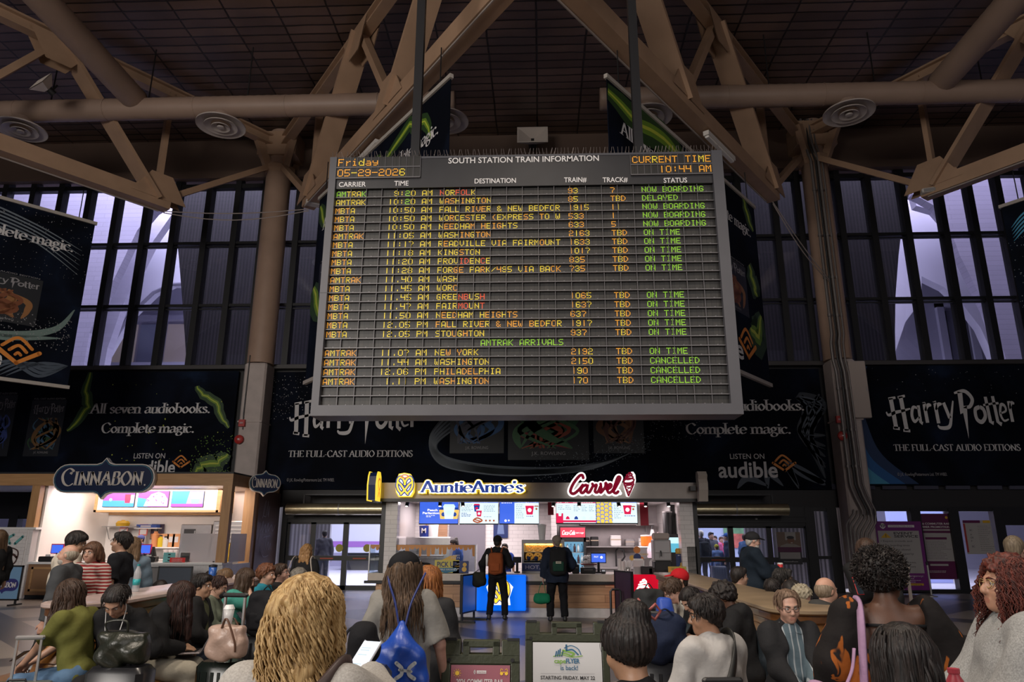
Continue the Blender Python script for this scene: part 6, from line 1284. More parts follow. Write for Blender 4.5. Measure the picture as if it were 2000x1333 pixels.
o = thing('blue_basket', 'blue and white cartons stacked on the bakery back shelf', 'carton', (frz(280,24.3),24.35,2.0)); MB().bevbox(-.35,-.12,0,.35,.12,.1,.01).build('carton', mat('carton_blue', (.03,.09,.4),.5), o); box_obj('white_print', INK, o, -.2,-.124,.02,.15,-.12,.07)
MB().box(-.4,-.15,-.04,.4,.24,0).build('shelf_board', PWHITE, o)
def aframe_dark(lab, px, py, y, w, h, mt, rz=0):
 p = at(px, py, y); o = thing('sandwich_board', lab, 'sign', (p.x, y, 0), rz); q = MB(); t = .04
 q.box(-w/2,0,.12, w/2,.03,.12+t); q.box(-w/2,0, h-t, w/2,.03, h); q.box(-w/2,0,.12,-w/2+t, .03, h); q.box(w/2-t, 0,.12, w/2,.03, h); q.build('frame', BLACKP, o)
 box_obj('panel', mt, o, -w/2+t, .005,.12+t, w/2-t, .025, h-t); q = MB(); q.box(-w/2+.05,-.22,0,-w/2+.11,.25,.04); q.box(w/2-.11,-.22,0, w/2-.05,.25,.04); q.box(-w/2+.05,0,0,-w/2+.1,.03,.14); q.box(w/2-.1,0,0, w/2-.05,.03,.14); q.build('foot', BLACKP, o); return o
PBL = mat('poster_sky', (.16,.30,.48),.35)
o = aframe_dark('blue bakery poster stand at the far left edge', 2,1150,18.9,1.0,.98, PBL)
q = MB(); q.prism(plaque(.8,.34),(.04,-.001,.5), XH, ZH, .004); q.build('plaque_print', mat('plaque_purple', (.03,.03,.16),.4), o); q = MB(); pen_text(q, 'CINNABON', (-.3,-.003,.44), XH, ZH, .14, w=.16, thin=.05, serif=.02, width=.68, glyphs=CG); q.build('lettering', INK, o)
aframe_dark('dark poster frame before the bakery counter', 340,1135,20.3,.95,.92, mat('poster_slate', (.07,.085,.11),.25),.05)
aframe_dark('grey poster frame just left of the dark poster frame', 312,1135,20.55,.6,.9, mat('poster_grey', (.12,.11,.11),.35),.3)
o = thing('cupcake_decal', 'brown and teal cupcake decal on the tiled half wall', 'decal', (-15.35,20.985,1.0)); q = MB(); strokes(q, [('S', [(-.2,.3),(-.22,.12),(-.12,-.05),(.15,-.06),(.24,.1),(.22,.3),(0,.38),(-.2,.3)], .035),('S', [(-.2,.2),(-.05,.1),(.1,.2),(.22,.12)], .06)], (0,0,0), XH, ZH, 1,.03); q.build('cake_print', mat('decal_brown', (.06,.025,.02),.5), o); q = MB(); strokes(q, [('S', [(-.05,.5),(-.12,.65),(.02,.75)], .07),('S', [(.1,.5),(.2,.6),(.3,.7)], .07)], (0,0,0), XH, ZH, 1,.03); q.build('steam_print', mat('decal_teal', (.12,.36,.36),.5), o)
# ================================================================== benches, signs, posts
VARN = wood('bench_varnish', (.34,.155,.035),(.20,.082,.02),1,1.6,.28, coat=.4); VARD = wood('bench_rail', (.16,.065,.02),(.10,.04,.014),1,1.6,.3, coat=.3)
LEDGE = mat('bench_ledge', (.46,.36,.33),.25, var=.15, vscale=4)
def stadium(cx_, y0, y1, r, n=14):
 return [(cx_-r, y1),(cx_-r, y0)]+[(cx_-r*math.cos(math.pi*k/n), y0-r*math.sin(math.pi*k/n)) for k in range(1, n)]+[(cx_+r, y0),(cx_+r, y1)]
def loft(mb, rings):
 n = len(rings[0]); v = [p for r in rings for p in r]; f = []
 for i in range(len(rings)-1):
  for k in range(n): j = (k+1) % n; f.append((i*n+k, i*n+j, i*n+n+j, i*n+n+k))
 f.append(tuple(range(n-1,-1,-1))); f.append(tuple((len(rings)-1)*n+k for k in range(n))); return mb.add(v, f)
def bench(lab, cx_, y0, y1, glow=None, ledge=None):
 o = thing('settle_bench', lab, 'bench', (cx_, y0,0)); L = y1-y0; R = lambda r, z, dy=0: [(x, y+dy, z) for x, y in stadium(0,0, L, r)]
 loft(MB(), [R(.62,0), R(.62,.30)]).build('base', VARD, o); loft(MB(), [R(.70,.30), R(.80,.33), R(.82,.38), R(.80,.43), R(.74,.45), R(.45,.44)]).build('seat', VARN, o, 'auto')
 loft(MB(), [R(.36,.44), R(.31,.6), R(.26,.85), R(.25,.99)]).build('backrest', VARN, o, 'auto'); loft(MB(), [R(.25,.99), R(.29,1.01), R(.29,1.07)]).build('rail', VARD, o, 'auto'); loft(MB(), [R(.31,1.07), R(.33,1.085), R(.33,1.11), R(.31,1.12)]).build('ledge', ledge or LEDGE, o, 'auto')
 q = MB()
 for z in (.62,.78,.93): loft(q, [R(.32-(z-.6)*.18, z), R(.325-(z-.6)*.18, z+.006)])
 q.build('groove', VARD, o)
 return o
bench('long varnished wooden bench at the left with a pale ledge', -4.3,6.95,14.5).rotation_euler = (0,0,.06)
bench('long varnished wooden bench at the right with a tan ledge', 2.3,6.85,13.4, ledge=mat('bench_ledge_tan', (.26,.19,.12),.35, var=.15, vscale=4))
OLV = mat('olive_plastic', (.035,.040,.022),.38, bump=.1)
def aframe(lab, pxl, pxr, pyt, zt, sheet):
 a, b2 = atz(pxl, pyt, zt), atz(pxr, pyt, zt); yc = (a.y+b2.y)/2; w = b2.x-a.x; o = thing('a_frame_sign', lab, 'sign', ((a.x+b2.x)/2, yc, 0)); hw = w/2
 for sgn, nm in ((-1, 'front_panel'),(1, 'rear_panel')):
  q = MB(); K = Matrix.Translation((0,0, zt-.12)) @ Matrix.Rotation(sgn*math.radians(11),4, 'X') @ Matrix.Translation((0,0,-(zt-.12))); q.xf = K
  t0, t1 = (-.05,-.01) if sgn < 0 else (.01,.05)
  q.box(-hw, t0,.12,-hw+.055, t1, zt-.12); q.box(hw-.055, t0,.12, hw, t1, zt-.12); q.box(-hw, t0, zt-.145, hw, t1, zt-.085); q.box(-hw, t0,.06, hw, t1,.15); q.box(-hw, t0,0.02,-hw+.12, t1,.08); q.box(hw-.12, t0,0.02, hw, t1,.08)
  q.box(-hw+.05, t0+.01,.14, hw-.05, t1-.01, zt-.14)
  for x0 in (-hw+.0, hw-.115): q.box(x0, t0, zt-.1, x0+.115, t1, zt)
  for x0 in (-.12,.075): q.box(x0, t0, zt-.1, x0+.045, t1, zt-.005)
  q.box(-.12, t0, zt-.045,.12, t1, zt+.0)
  fr = q.build(nm, OLV, o, bevel=.006)
  if sgn < 0:
   e = MB(); e.xf = K
   for x0 in (-hw+.02, hw-.07): e.cyl((x0+.025, t0-.004, zt-.12),(x0+.025, t0, zt-.12),.012,10); e.box(x0-.01, t0-.004, zt-.005, x0+.07, t1+.03, zt+.012)
   e.build('hinge', BLACKP, fr)
   U = XH; V = (K.to_3x3() @ ZH); O = K @ Vector((-hw+.06, t0-.004,.16)); s_ = MB(); s_.xf = K; s_.box(-hw+.06, t0-.004,.16, hw-.06, t0, zt-.15); sh_ = s_.build('sheet', sheet, o)
   p = Pl((0,0,0), XH, o, .002); p.O, p.U, p.V, p.L, p.H = O, U, V, w-.12, zt-.15-.16
 return o, p
MAUVE = mat('sheet_mauve', (.30,.10,.13),.4); PAPER = mat('sheet_white', (.62,.62,.63),.4); SUNY = mat('print_sun', (.80,.50,.04),.5); INKN = mat('print_near_black', (.03,.03,.035),.5)
PTEAL = mat('print_teal', (.03,.14,.27),.5); PGRN = mat('print_leaf', (.22,.42,.08),.5)
o, p = aframe('olive A-frame sign with a mauve summer promotions sheet', 866,1015,1252,1.05, MAUVE); L, H = p.L, p.H
p.sans('2026 COMMUTER RAIL', L*.5, H*.845, H*.043, L*.80, INK, al='c', bold=.02); p.sans('SUMMER PROMOTIONS', L*.5, H*.765, H*.043, L*.86, INK, al='c', bold=.02)
rect(p, 0,.685,1,.735, mat('sheet_cream', (.62,.60,.54),.5)); p.sans('Just take the train in June, July and August and ride at a lower cost!', L*.5, H*.70, H*.018, L*.9, INKN, al='c')
q = MB(); disc2(q, (L*.11, H*.935), L*.035, p.O, p.U, p.V, .004)
for k in range(10): a = k*.628; strokes(q, [('L', [(L*.11+L*.045*math.cos(a), H*.935+L*.045*math.sin(a)),(L*.11+L*.065*math.cos(a), H*.935+L*.065*math.sin(a))], L*.008)], p.O, p.U, p.V, 1,.003)
q.build('sun_print', SUNY, o); q = MB(); disc2(q, (L*.86, H*.9355), L*.028, p.O, p.U, p.V, .004); disc2(q, (L*.94, H*.9355), L*.028, p.O, p.U, p.V, .004); strokes(q, [('S', [(L*.84, H*.95),(L*.85, H*.97),(L*.88, H*.965)], L*.008),('S', [(L*.96, H*.95),(L*.95, H*.97),(L*.92, H*.965)], L*.008),('L', [(L*.87, H*.945),(L*.93, H*.945)], L*.01)], p.O, p.U, p.V, 1,.004); q.build('sunglasses_print', SUNY, o)
q = MB(); strokes(q, [('O', [(L*.42, H*.945),(L*.405, H*.96),(L*.39, H*.945),(L*.405, H*.93)], L*.006),('L', [(L*.397, H*.95),(L*.413, H*.95)], L*.006),('L', [(L*.405, H*.95),(L*.405, H*.937)], L*.006)], p.O, p.U, p.V, 1,.004); rect(p, .44,.933,.60,.957, INK); q.build('round_mark', INK, o)
p.sans('COMMUTER RAIL', L*.52, H*.938, H*.012, L*.14, MAUVE, al='c'); p.l = .002
for v in (.54,.48,.42): lines(p, .08,.9, v, 1,.05, int(v*100), INK, o)
o, p = aframe('olive A-frame sign with a white ferry-train sheet reading is back!', 1026,1186,1217,1.05, PAPER); L, H = p.L, p.H
p.sans('cape', L*.31, H*.80, H*.042, L*.17, PGRN, bold=.02); p.sans('FLYER', L*.48, H*.80, H*.042, L*.20, PTEAL, bold=.03); p.sans('is back!', L*.40, H*.735, H*.042, L*.25, PTEAL, bold=.01)
p.sans('STARTING FRIDAY, MAY 22', L*.5, H*.645, H*.033, L*.78, INKN, al='c', bold=.015); p.sans('Service from Boston to Hyannis.', L*.5, H*.55, H*.035, L*.77, INKN, al='c'); p.sans('Visit the ticket office or mTicket', L*.5, H*.48, H*.035, L*.77, INKN, al='c'); rect(p, .11,.70,.89,.703, mat('print_rule', (.4,.4,.42),.5)); rect(p, .11,.615,.89,.618, mat('print_rule', (.4,.4,.42),.5))
def S_(pts, k=.78): return [(L*a, H*(1-(1-b2)*k)) for a, b2 in pts]
q = MB(); strokes(q, [('L', S_([(.33,.83),(.345,.885)]), L*.018),('L', S_([(.36,.83),(.375,.90)]), L*.018),('L', S_([(.39,.83),(.40,.915)]), L*.018),('L', S_([(.42,.83),(.44,.89)]), L*.016),('L', S_([(.49,.90),(.49,.965)]), L*.025),('S', S_([(.46,.93),(.56,.96),(.66,.92),(.70,.85)]), L*.012),('S', S_([(.5,.9),(.58,.91),(.66,.85)]), L*.02)], p.O, p.U, p.V, 1,.01); q.build('skyline_print', PTEAL, o)
q = MB(); strokes(q, [('S', S_([(.3,.825),(.42,.845),(.5,.83),(.6,.82),(.72,.835)]), L*.012),('S', S_([(.44,.90),(.52,.885),(.6,.86),(.56,.83)]), L*.026),('S', S_([(.42,.87),(.48,.86),(.54,.84)]), L*.02)], p.O, p.U, p.V, 1,.01); q.build('wave_print', PGRN, o)
PUR = mat('poster_purple', (.15,.015,.16),.45); PURD = mat('poster_plum', (.10,.008,.06),.45); PPA = mat('poster_paper', (.36,.34,.33),.5); AMB = mat('poster_amber', (.55,.33,.02),.5); GRT = mat('poster_grey_text', (.16,.15,.15),.5)
def poster(lab, pxl, pyt, pxr, pyb, y, mt, stand=False, cat='poster', name='window_poster'):
 a, b2 = at((pxl), pyb, y), at(pxr, pyt, y); o = thing(name, lab, cat, (a.x, y, max(a.z, .05))); w, h = b2.x-a.x, b2.z-max(a.z, .05); MB().box(0,0,0, w, .012, h).build('sheet', mt, o)
 if stand: box_obj('foot', BLACKP, o, 0,-.12,-.05, w, .18,.0); MB().box(w*.48,.02,-.02, w*.52,.05, h*.95).build('pole', BLACKP, o)
 p = Pl((0,0,0), XH, o, .002); p.O = Vector((0,0,0)); p.L, p.H = w, h; return o, p
o, p = poster('purple EVENT SERVICE banner stand at the far right windows', 1722,1019,1798,1153,24.6, PUR, True, 'banner', 'banner_stand'); L, H = p.L, p.H
rect(p, .07,.24,.93,.86, PPA); q = MB(); strokes(q, [('O', S_([(.24,.93),(.19,.965),(.14,.93),(.19,.895)], 1), L*.02),('L', S_([(.155,.945),(.225,.945)], 1), L*.025),('L', S_([(.19,.945),(.19,.91)], 1), L*.025)], p.O, p.U, p.V, 1,.01); q.build('round_mark', INK, o); rect(p, .3,.91,.85,.945, INK); p.sans('COMMUTER RAIL', L*.575, H*.916, H*.02, L*.48, PUR, al='c')
shape(p, [(.12,.755),(.34,.755),(.23,.83)], AMB); p.sans('!', L*.222, H*.762, H*.045, None, INKN, bold=.03); p.sans('EVENT', L*.4, H*.805, H*.035, L*.4, INKN, bold=.02); p.sans('SERVICE', L*.4, H*.76, H*.035, L*.5, INKN, bold=.02)
for k, t in enumerate(('\u2022 Expect crowds and', '   longer boarding times', '\u2022 Alcohol is not allowed', '   on MBTA property', '\u2022 Bags allowed', '\u2022 Be aware of crews,', '   staff in station')): p.sans(t, L*.11, H*(.695-k*.062), H*.026, L*(.5+.03*(len(t) % 7)), INKN)
p.sans('emergency:', L*.5, H*.19, H*.025, L*.4, INK); lines(p, .4,.9,.16,3,.025,5, INK, o); rect(p, .4,.065,.88,.095, AMB); p.sans('see something', L*.64, H*.07, H*.018, L*.4, INKN, al='c')
o, p = poster('plum summer promotions poster hung on the second right pane', 1802,1004,1858,1132, W-.04, PURD, False); L, H = p.L, p.H
p.sans('2026 COMMUTER RAIL', L*.5, H*.83, H*.028, L*.86, INK, al='c', bold=.02); p.sans('SUMMER PROMOTIONS', L*.5, H*.78, H*.028, L*.9, INK, al='c', bold=.02); rect(p, .02,.735,.98,.76, PPA); rect(p, .08,.27,.92,.70, PPA); rect(p, .22,.60,.78,.635, PURD, lift=.003); rect(p, .25,.20,.72,.23, PPA); lines(p, .12,.88,.57,12,.024,5, GRT, o); lines(p, .08,.9,.12,2,.02,6, INK, o)
q = MB(); disc2(q, (L*.1, H*.94), L*.04, p.O, p.U, p.V); disc2(q, (L*.85, H*.94), L*.035, p.O, p.U, p.V); disc2(q, (L*.93, H*.94), L*.035, p.O, p.U, p.V); q.build('sun_print', AMB, o)
o, p = poster('white timetable sheet with a purple header on the third right pane', 1890,1017,1934,1083, W-.04, PPA); L, H = p.L, p.H
rect(p, 0,.92,.62,1, PURD); rect(p, .72,.92,.98,1, AMB); rect(p, 0,0.05,.07,.9, mat('poster_red', (.3,.03,.03),.5)); lines(p, .5,.95,.82,14,.055,8, GRT, o)
for k, (t, v) in enumerate((('BC', .68),('A', .55),('DE', .46),('P', .36),('BC', .2))): p.sans(t, L*.2, H*v, H*.05, None, INKN)
o, p = poster('portrait poster of a smiling man on the right sliding door', 1522,1040,1562,1103, W-.105, INKN, name='door_poster'); L, H = p.L, p.H
rect(p, 0,.50,1,1, mat('photo_room', (.22,.15,.11),.5)); rect(p, .35,.75,.8,1, mat('photo_window', (.42,.40,.38),.5), lift=.003); shape(p, [(.08,.5),(.14,.58),(.4,.64),(.75,.62),(.95,.56),(1,.5)], mat('photo_shirt', (.34,.31,.27),.5), lift=.004); q = MB(); disc2(q, (L*.58, H*.75), L*.15, p.O, p.U, p.V, .006,18, H*.115); q.build('portrait_face', mat('photo_skin', (.24,.12,.07),.5), o); q = MB(); disc2(q, (L*.57, H*.83), L*.16, p.O, p.U, p.V, .0075,18, H*.05); q.build('portrait_hair', INKN, o); shape(p, [(.56,.675),(.66,.68),(.64,.655),(.58,.655)], INK, lift=.008)
rect(p, 0,.38,1,.53, PURD, lift=.009); p.sans('ALL THE WEEKEND', L*.5, H*.47, H*.026, L*.8, INK, al='c'); p.sans('COMMUTER RAIL TRAVEL', L*.5, H*.42, H*.026, L*.86, INK, al='c'); rect(p, .07,.17,.93,.37, PPA, lift=.009); p.l = .008; lines(p, .14,.86,.33,3,.05,4, GRT, o); p.sans('WeekendPasses', L*.5, H*.07, H*.032, L*.6, INK, al='c')
def stanchion(lab, px, pyt, pyb):
 f = atz(px+8, pyb, 0); o = thing('stanchion_post', lab, 'post', (f.x, f.y, 0)); MB().lathe([(.17,0),(.17,.015),(.06,.03),(.03,.05)], n=20).build('base', GREYM, o, 'auto'); MB().cyl((0,0,.04),(0,0,.92),.028,12).build('pole', GREYM, o); MB().cyl((0,0,.92),(0,0,1.02),.04,12).build('belt_head', BLACKP, o); return f
f1 = stanchion('steel queue post standing before the plum poster', 1812,1085,1166)
# ================================================================== people: one smooth skin per body, clothing and hair as children
f32 = np.float32
def _v(*a): return np.array(a, f32)
class Field:
 def __init__(s): s.p = []; s.fx = None
 def cap(s, a, b, ra, rb=None, k=.02, op='u', flat=False): s.p.append(('c', _v(*a), _v(*b), ra, ra if rb is None else rb, k, op, flat)); return s
 def ell(s, c, r, k=.02, op='u', R=None): s.p.append(('e', _v(*c), _v(*r), None if R is None else np.array(R, f32),0, k, op, 0)); return s
 def half(s, c, n): n = _v(*n); s.p.append(('h', _v(*c), n/np.linalg.norm(n),0,0,0, 'i', 0)); return s
 def box(s, c, hs, k=.01, op='u', R=None, r=.01): s.p.append(('b', _v(*c), _v(*hs), None if R is None else np.array(R, f32), r, k, op, 0)); return s
 def ev(s, P):
  d = np.full(len(P),9.0, f32)
  for t, a, b, c, e, k, op, fl in s.p:
   if t == 'c':
    ba = b-a; L = max(float(ba@ba),1e-9); q = P-a; h = np.clip(q@ba/L, 0,1); w = q-h[:, None]*ba
    x = np.sqrt(np.einsum('ij,ij->i', w, w))-(c+(e-c)*h)
    if fl: x = np.maximum(x, (P-b)@(ba/math.sqrt(L)))
   elif t == 'e':
    q = P-a
    if c is not None: q = q@c
    q = q/b; k0 = np.sqrt(np.einsum('ij,ij->i', q, q)); q = q/b; k1 = np.sqrt(np.einsum('ij,ij->i', q, q))+1e-6; x = k0*(k0-1)/k1
   elif t == 'h': x = (P-a)@b
   else:
    q = P-a
    if c is not None: q = q@c
    q = np.abs(q)-b+e; x = np.linalg.norm(np.maximum(q, 0), axis=1)+np.minimum(q.max(1),0)-e
   if op == 'u':
    h = np.maximum(k-np.abs(d-x),0)/k; d = np.minimum(d, x)-h*h*k*.25
   elif op == 's':
    x = -x; h = np.maximum(k-np.abs(d-x),0)/max(k, 1e-6); d = np.maximum(d, x)+h*h*k*.25
   else: d = np.maximum(d, x)
  if s.fx is not None: d = d+s.fx(P).astype(f32)
  return d
 def bounds(s):
  lo = np.full(3,9e9); hi = -lo
  for t, a, b, c, e, k, op, fl in s.p:
   if op != 'u': continue
   if t == 'c': r = max(c, e)+.03; lo = np.minimum(lo, np.minimum(a, b)-r); hi = np.maximum(hi, np.maximum(a, b)+r)
   elif t in 'eb': r = (float(max(b))*1.05 if t == 'e' else float(np.linalg.norm(b)))+.03; lo = np.minimum(lo, a-r); hi = np.maximum(hi, a+r)
  return lo, hi
 def mesh(s, h):
  lo, hi = s.bounds(); n = np.maximum(np.ceil((hi-lo)/(4*h)).astype(int),1)+1; N = n*4+1
  g = [lo[i]+np.arange(n[i])*4*h+1.5*h for i in range(3)]
  C = np.stack(np.meshgrid(*g, indexing='ij'),-1).reshape(-1,3).astype(f32); dc = s.ev(C)
  act = np.abs(dc) < 4*h*1.05+.012
  V = np.repeat(np.repeat(np.repeat(np.where(dc < 0,-1,1).astype(f32).reshape(n),4,0),4,1),4,2)
  ids = np.argwhere(act.reshape(n)); o4 = np.stack(np.meshgrid(*[np.arange(4)]*3, indexing='ij'),-1).reshape(-1,3)
  I = (ids[:, None, :]*4+o4[None]).reshape(-1,3); P = (lo+I*h).astype(f32)
  V[I[:, 0], I[:, 1], I[:, 2]] = s.ev(P)
  S = V < 0; nx, ny, nz = V.shape
  c8 = [(i, j, k) for i in (0,1) for j in (0,1) for k in (0,1)]
  cnt = sum(S[i:nx-1+i, j:ny-1+j, k:nz-1+k].astype(np.int8) for i, j, k in c8)
  cell = np.argwhere((cnt > 0) & (cnt < 8)); idx = np.full((nx-1, ny-1, nz-1),-1, np.int32); idx[cell[:, 0], cell[:, 1], cell[:, 2]] = np.arange(len(cell))
  acc = np.zeros((len(cell),3)); w = np.zeros(len(cell))
  vals = {c: V[cell[:, 0]+c[0], cell[:, 1]+c[1], cell[:, 2]+c[2]] for c in c8}
  for a in c8:
   for ax in range(3):
    if a[ax]: continue
    b = list(a); b[ax] = 1; b = tuple(b); va, vb = vals[a], vals[b]; m = (va < 0) != (vb < 0)
    t = np.where(m, va/np.where(m, va-vb, 1),0); p = np.tile(np.array(a, float),(len(cell),1)); p[:, ax] += t
    acc += p*m[:, None]; w += m
  vert = lo+(cell+acc/np.maximum(w, 1)[:, None])*h
  quads = []
  for ax in range(3):
   u, v = [(1,2),(2,0),(0,1)][ax]; sl0 = [slice(1,-1)]*3; sl1 = [slice(1,-1)]*3; sl0[ax] = slice(0,-1); sl1[ax] = slice(1, None)
   A, B = S[tuple(sl0)], S[tuple(sl1)]; e = np.argwhere(A != B); off = np.array([1,1,1]); off[ax] = 0; e = e+off
   ins = S[e[:, 0], e[:, 1], e[:, 2]]
   def at_(du, dv): q = e.copy(); q[:, u] -= du; q[:, v] -= dv; return idx[q[:, 0], q[:, 1], q[:, 2]]
   Q = np.stack([at_(1,1), at_(0,1), at_(0,0), at_(1,0)], 1); Q[~ins] = Q[~ins][:, ::-1]; quads.append(Q)
  Q = np.concatenate(quads); Q = Q[(Q >= 0).all(1)]
  for _ in range(2):
   sm = np.zeros_like(vert); c = np.zeros(len(vert))
   for a, b in ((0,1),(1,2),(2,3),(3,0)):
    np.add.at(sm, Q[:, a], vert[Q[:, b]]); np.add.at(c, Q[:, a], 1); np.add.at(sm, Q[:, b], vert[Q[:, a]]); np.add.at(c, Q[:, b], 1)
   vert = vert*.5+.5*sm/np.maximum(c, 1)[:, None]
  return vert.astype(f32), Q.astype(np.int32)
def np_obj(name, vert, Q, mats, parent, mi=None):
 me = bpy.data.meshes.new(name); n = len(Q)
 me.vertices.add(len(vert)); me.vertices.foreach_set('co', vert.ravel()); me.loops.add(n*4); me.loops.foreach_set('vertex_index', Q.ravel())
 me.polygons.add(n); me.polygons.foreach_set('loop_start', np.arange(n, dtype=np.int32)*4); me.polygons.foreach_set('loop_total', np.full(n, 4, np.int32))
 mats = mats if isinstance(mats, (list, tuple)) else [mats]
 for m in mats: me.materials.append(m)
 if mi is not None: me.polygons.foreach_set('material_index', mi.astype(np.int32))
 me.polygons.foreach_set('use_smooth', np.ones(n, bool)); me.update(calc_edges=True); me.validate()
 o = bpy.data.objects.new(name, me); COL.objects.link(o); o.parent = parent; return o
def rot(ax, deg):
 return np.array(Matrix.Rotation(math.radians(deg),3, ax), float)
def skin_mat(c):
 n = 'skin_%02d%02d%02d' % tuple(int(x*99) for x in c); new = n not in MATS
 m = mat(n, c, .5, var=.06, vscale=30, bump=.04, bscale=120)
 if new:
  b = m.node_tree.nodes['Principled BSDF']; b.inputs['Subsurface Weight'].default_value = .08; b.inputs['Subsurface Radius'].default_value = (.02,.008,.005)
 return m
def cloth(c, k='plain', c2=None):
 n = 'cloth_%s_%02d%02d%02d' % ((k,)+tuple(int(x*99.9) for x in c))
 if n in MATS: return MATS[n]
 if k == 'plain': return mat(n, c, .85, var=.10, vscale=9, bump=.25, bscale=22, spec=.2)
 if k == 'shiny': return mat(n, c, .35, var=.1, vscale=9, bump=.5, bscale=14)
 m, nt, b = nodes_of(n, c, .85, spec=.2)
 if k == 'hstripe':
  w = nt.nodes.new('ShaderNodeTexWave'); w.bands_direction = 'Z'; w.inputs['Scale'].default_value = 8.5; w.inputs['Distortion'].default_value = 1.2; w.inputs['Detail'].default_value = 1
  nt.links.new(texco(nt), w.inputs['Vector']); o = ramp(nt, w.outputs[1], [(.52, c),(.6, c2)])
 elif k == 'vstripe':
  w = nt.nodes.new('ShaderNodeTexWave'); w.bands_direction = 'X'; w.inputs['Scale'].default_value = 6.5; w.inputs['Distortion'].default_value = .2
  nt.links.new(texco(nt), w.inputs['Vector']); o = ramp(nt, w.outputs[1], [(.84, c),(.93, c2)])
 elif k == 'blotch':
  w = nt.nodes.new('ShaderNodeTexNoise'); w.inputs['Scale'].default_value = 5; w.inputs['Detail'].default_value = 2; w.inputs['Distortion'].default_value = 1.5
  nt.links.new(texco(nt, (1.6,1.6,.55)), w.inputs['Vector']); o = ramp(nt, w.outputs[0], [(.6, c),(.63, c2)])
 else:  # denim / heather
  w = nt.nodes.new('ShaderNodeTexNoise'); w.inputs['Scale'].default_value = 7 if k == 'denim' else 160; w.inputs['Detail'].default_value = 5
  nt.links.new(texco(nt), w.inputs['Vector']); o = ramp(nt, w.outputs[0], [(.35, c),(.7, c2)])
 nt.links.new(o, b.inputs['Base Color'])
 n2 = nt.nodes.new('ShaderNodeTexNoise'); n2.inputs['Scale'].default_value = 20; nt.links.new(texco(nt), n2.inputs['Vector']); bp = nt.nodes.new('ShaderNodeBump'); bp.inputs['Strength'].default_value = .25; bp.inputs['Distance'].default_value = .02
 nt.links.new(n2.outputs[0], bp.inputs['Height']); nt.links.new(bp.outputs[0], b.inputs['Normal']); return m
def hair_mat(c, c2=None):
 n = 'hair_%02d%02d%02d' % tuple(int(x*99.9) for x in c)
 if n in MATS: return MATS[n]
 c2 = c2 or tuple(min(x*2.2+.004,1) for x in c); m, nt, b = nodes_of(n, c, .5, spec=.3)
 w = nt.nodes.new('ShaderNodeTexNoise'); w.inputs['Scale'].default_value = 4; w.inputs['Detail'].default_value = 5
 nt.links.new(texco(nt, (22,22,2.2)), w.inputs['Vector']); nt.links.new(ramp(nt, w.outputs[0], [(.38, c),(.72, c2)]), b.inputs['Base Color'])
 bp = nt.nodes.new('ShaderNodeBump'); bp.inputs['Strength'].default_value = .5; bp.inputs['Distance'].default_value = .01; nt.links.new(w.outputs[0], bp.inputs['Height']); nt.links.new(bp.outputs[0], b.inputs['Normal'])
 return m
def ik(a, b, l1, l2, hint):
 a, b = np.array(a, float), np.array(b, float); d = b-a; L = np.linalg.norm(d)
 if L > (l1+l2)*.995: b = a+d/L*(l1+l2)*.995; d = b-a; L = np.linalg.norm(d)
 x = (l1*l1-l2*l2+L*L)/(2*L); hgt = math.sqrt(max(l1*l1-x*x, 1e-6)); u = d/L; hn = np.array(hint, float); hn = hn-u*(hn@u); hn /= np.linalg.norm(hn)+1e-9
 return a+u*x+hn*hgt, b
EYEW = mat('eye_white', (.75,.72,.70),.2); IRIS = mat('eye_iris', (.035,.02,.012),.15); LIPM = {}
LENS = glass('spectacle_glass', (.9,.9,.9),.08)
SOLE = mat('shoe_sole', (.5,.49,.47),.6)
PEOPLE = {}
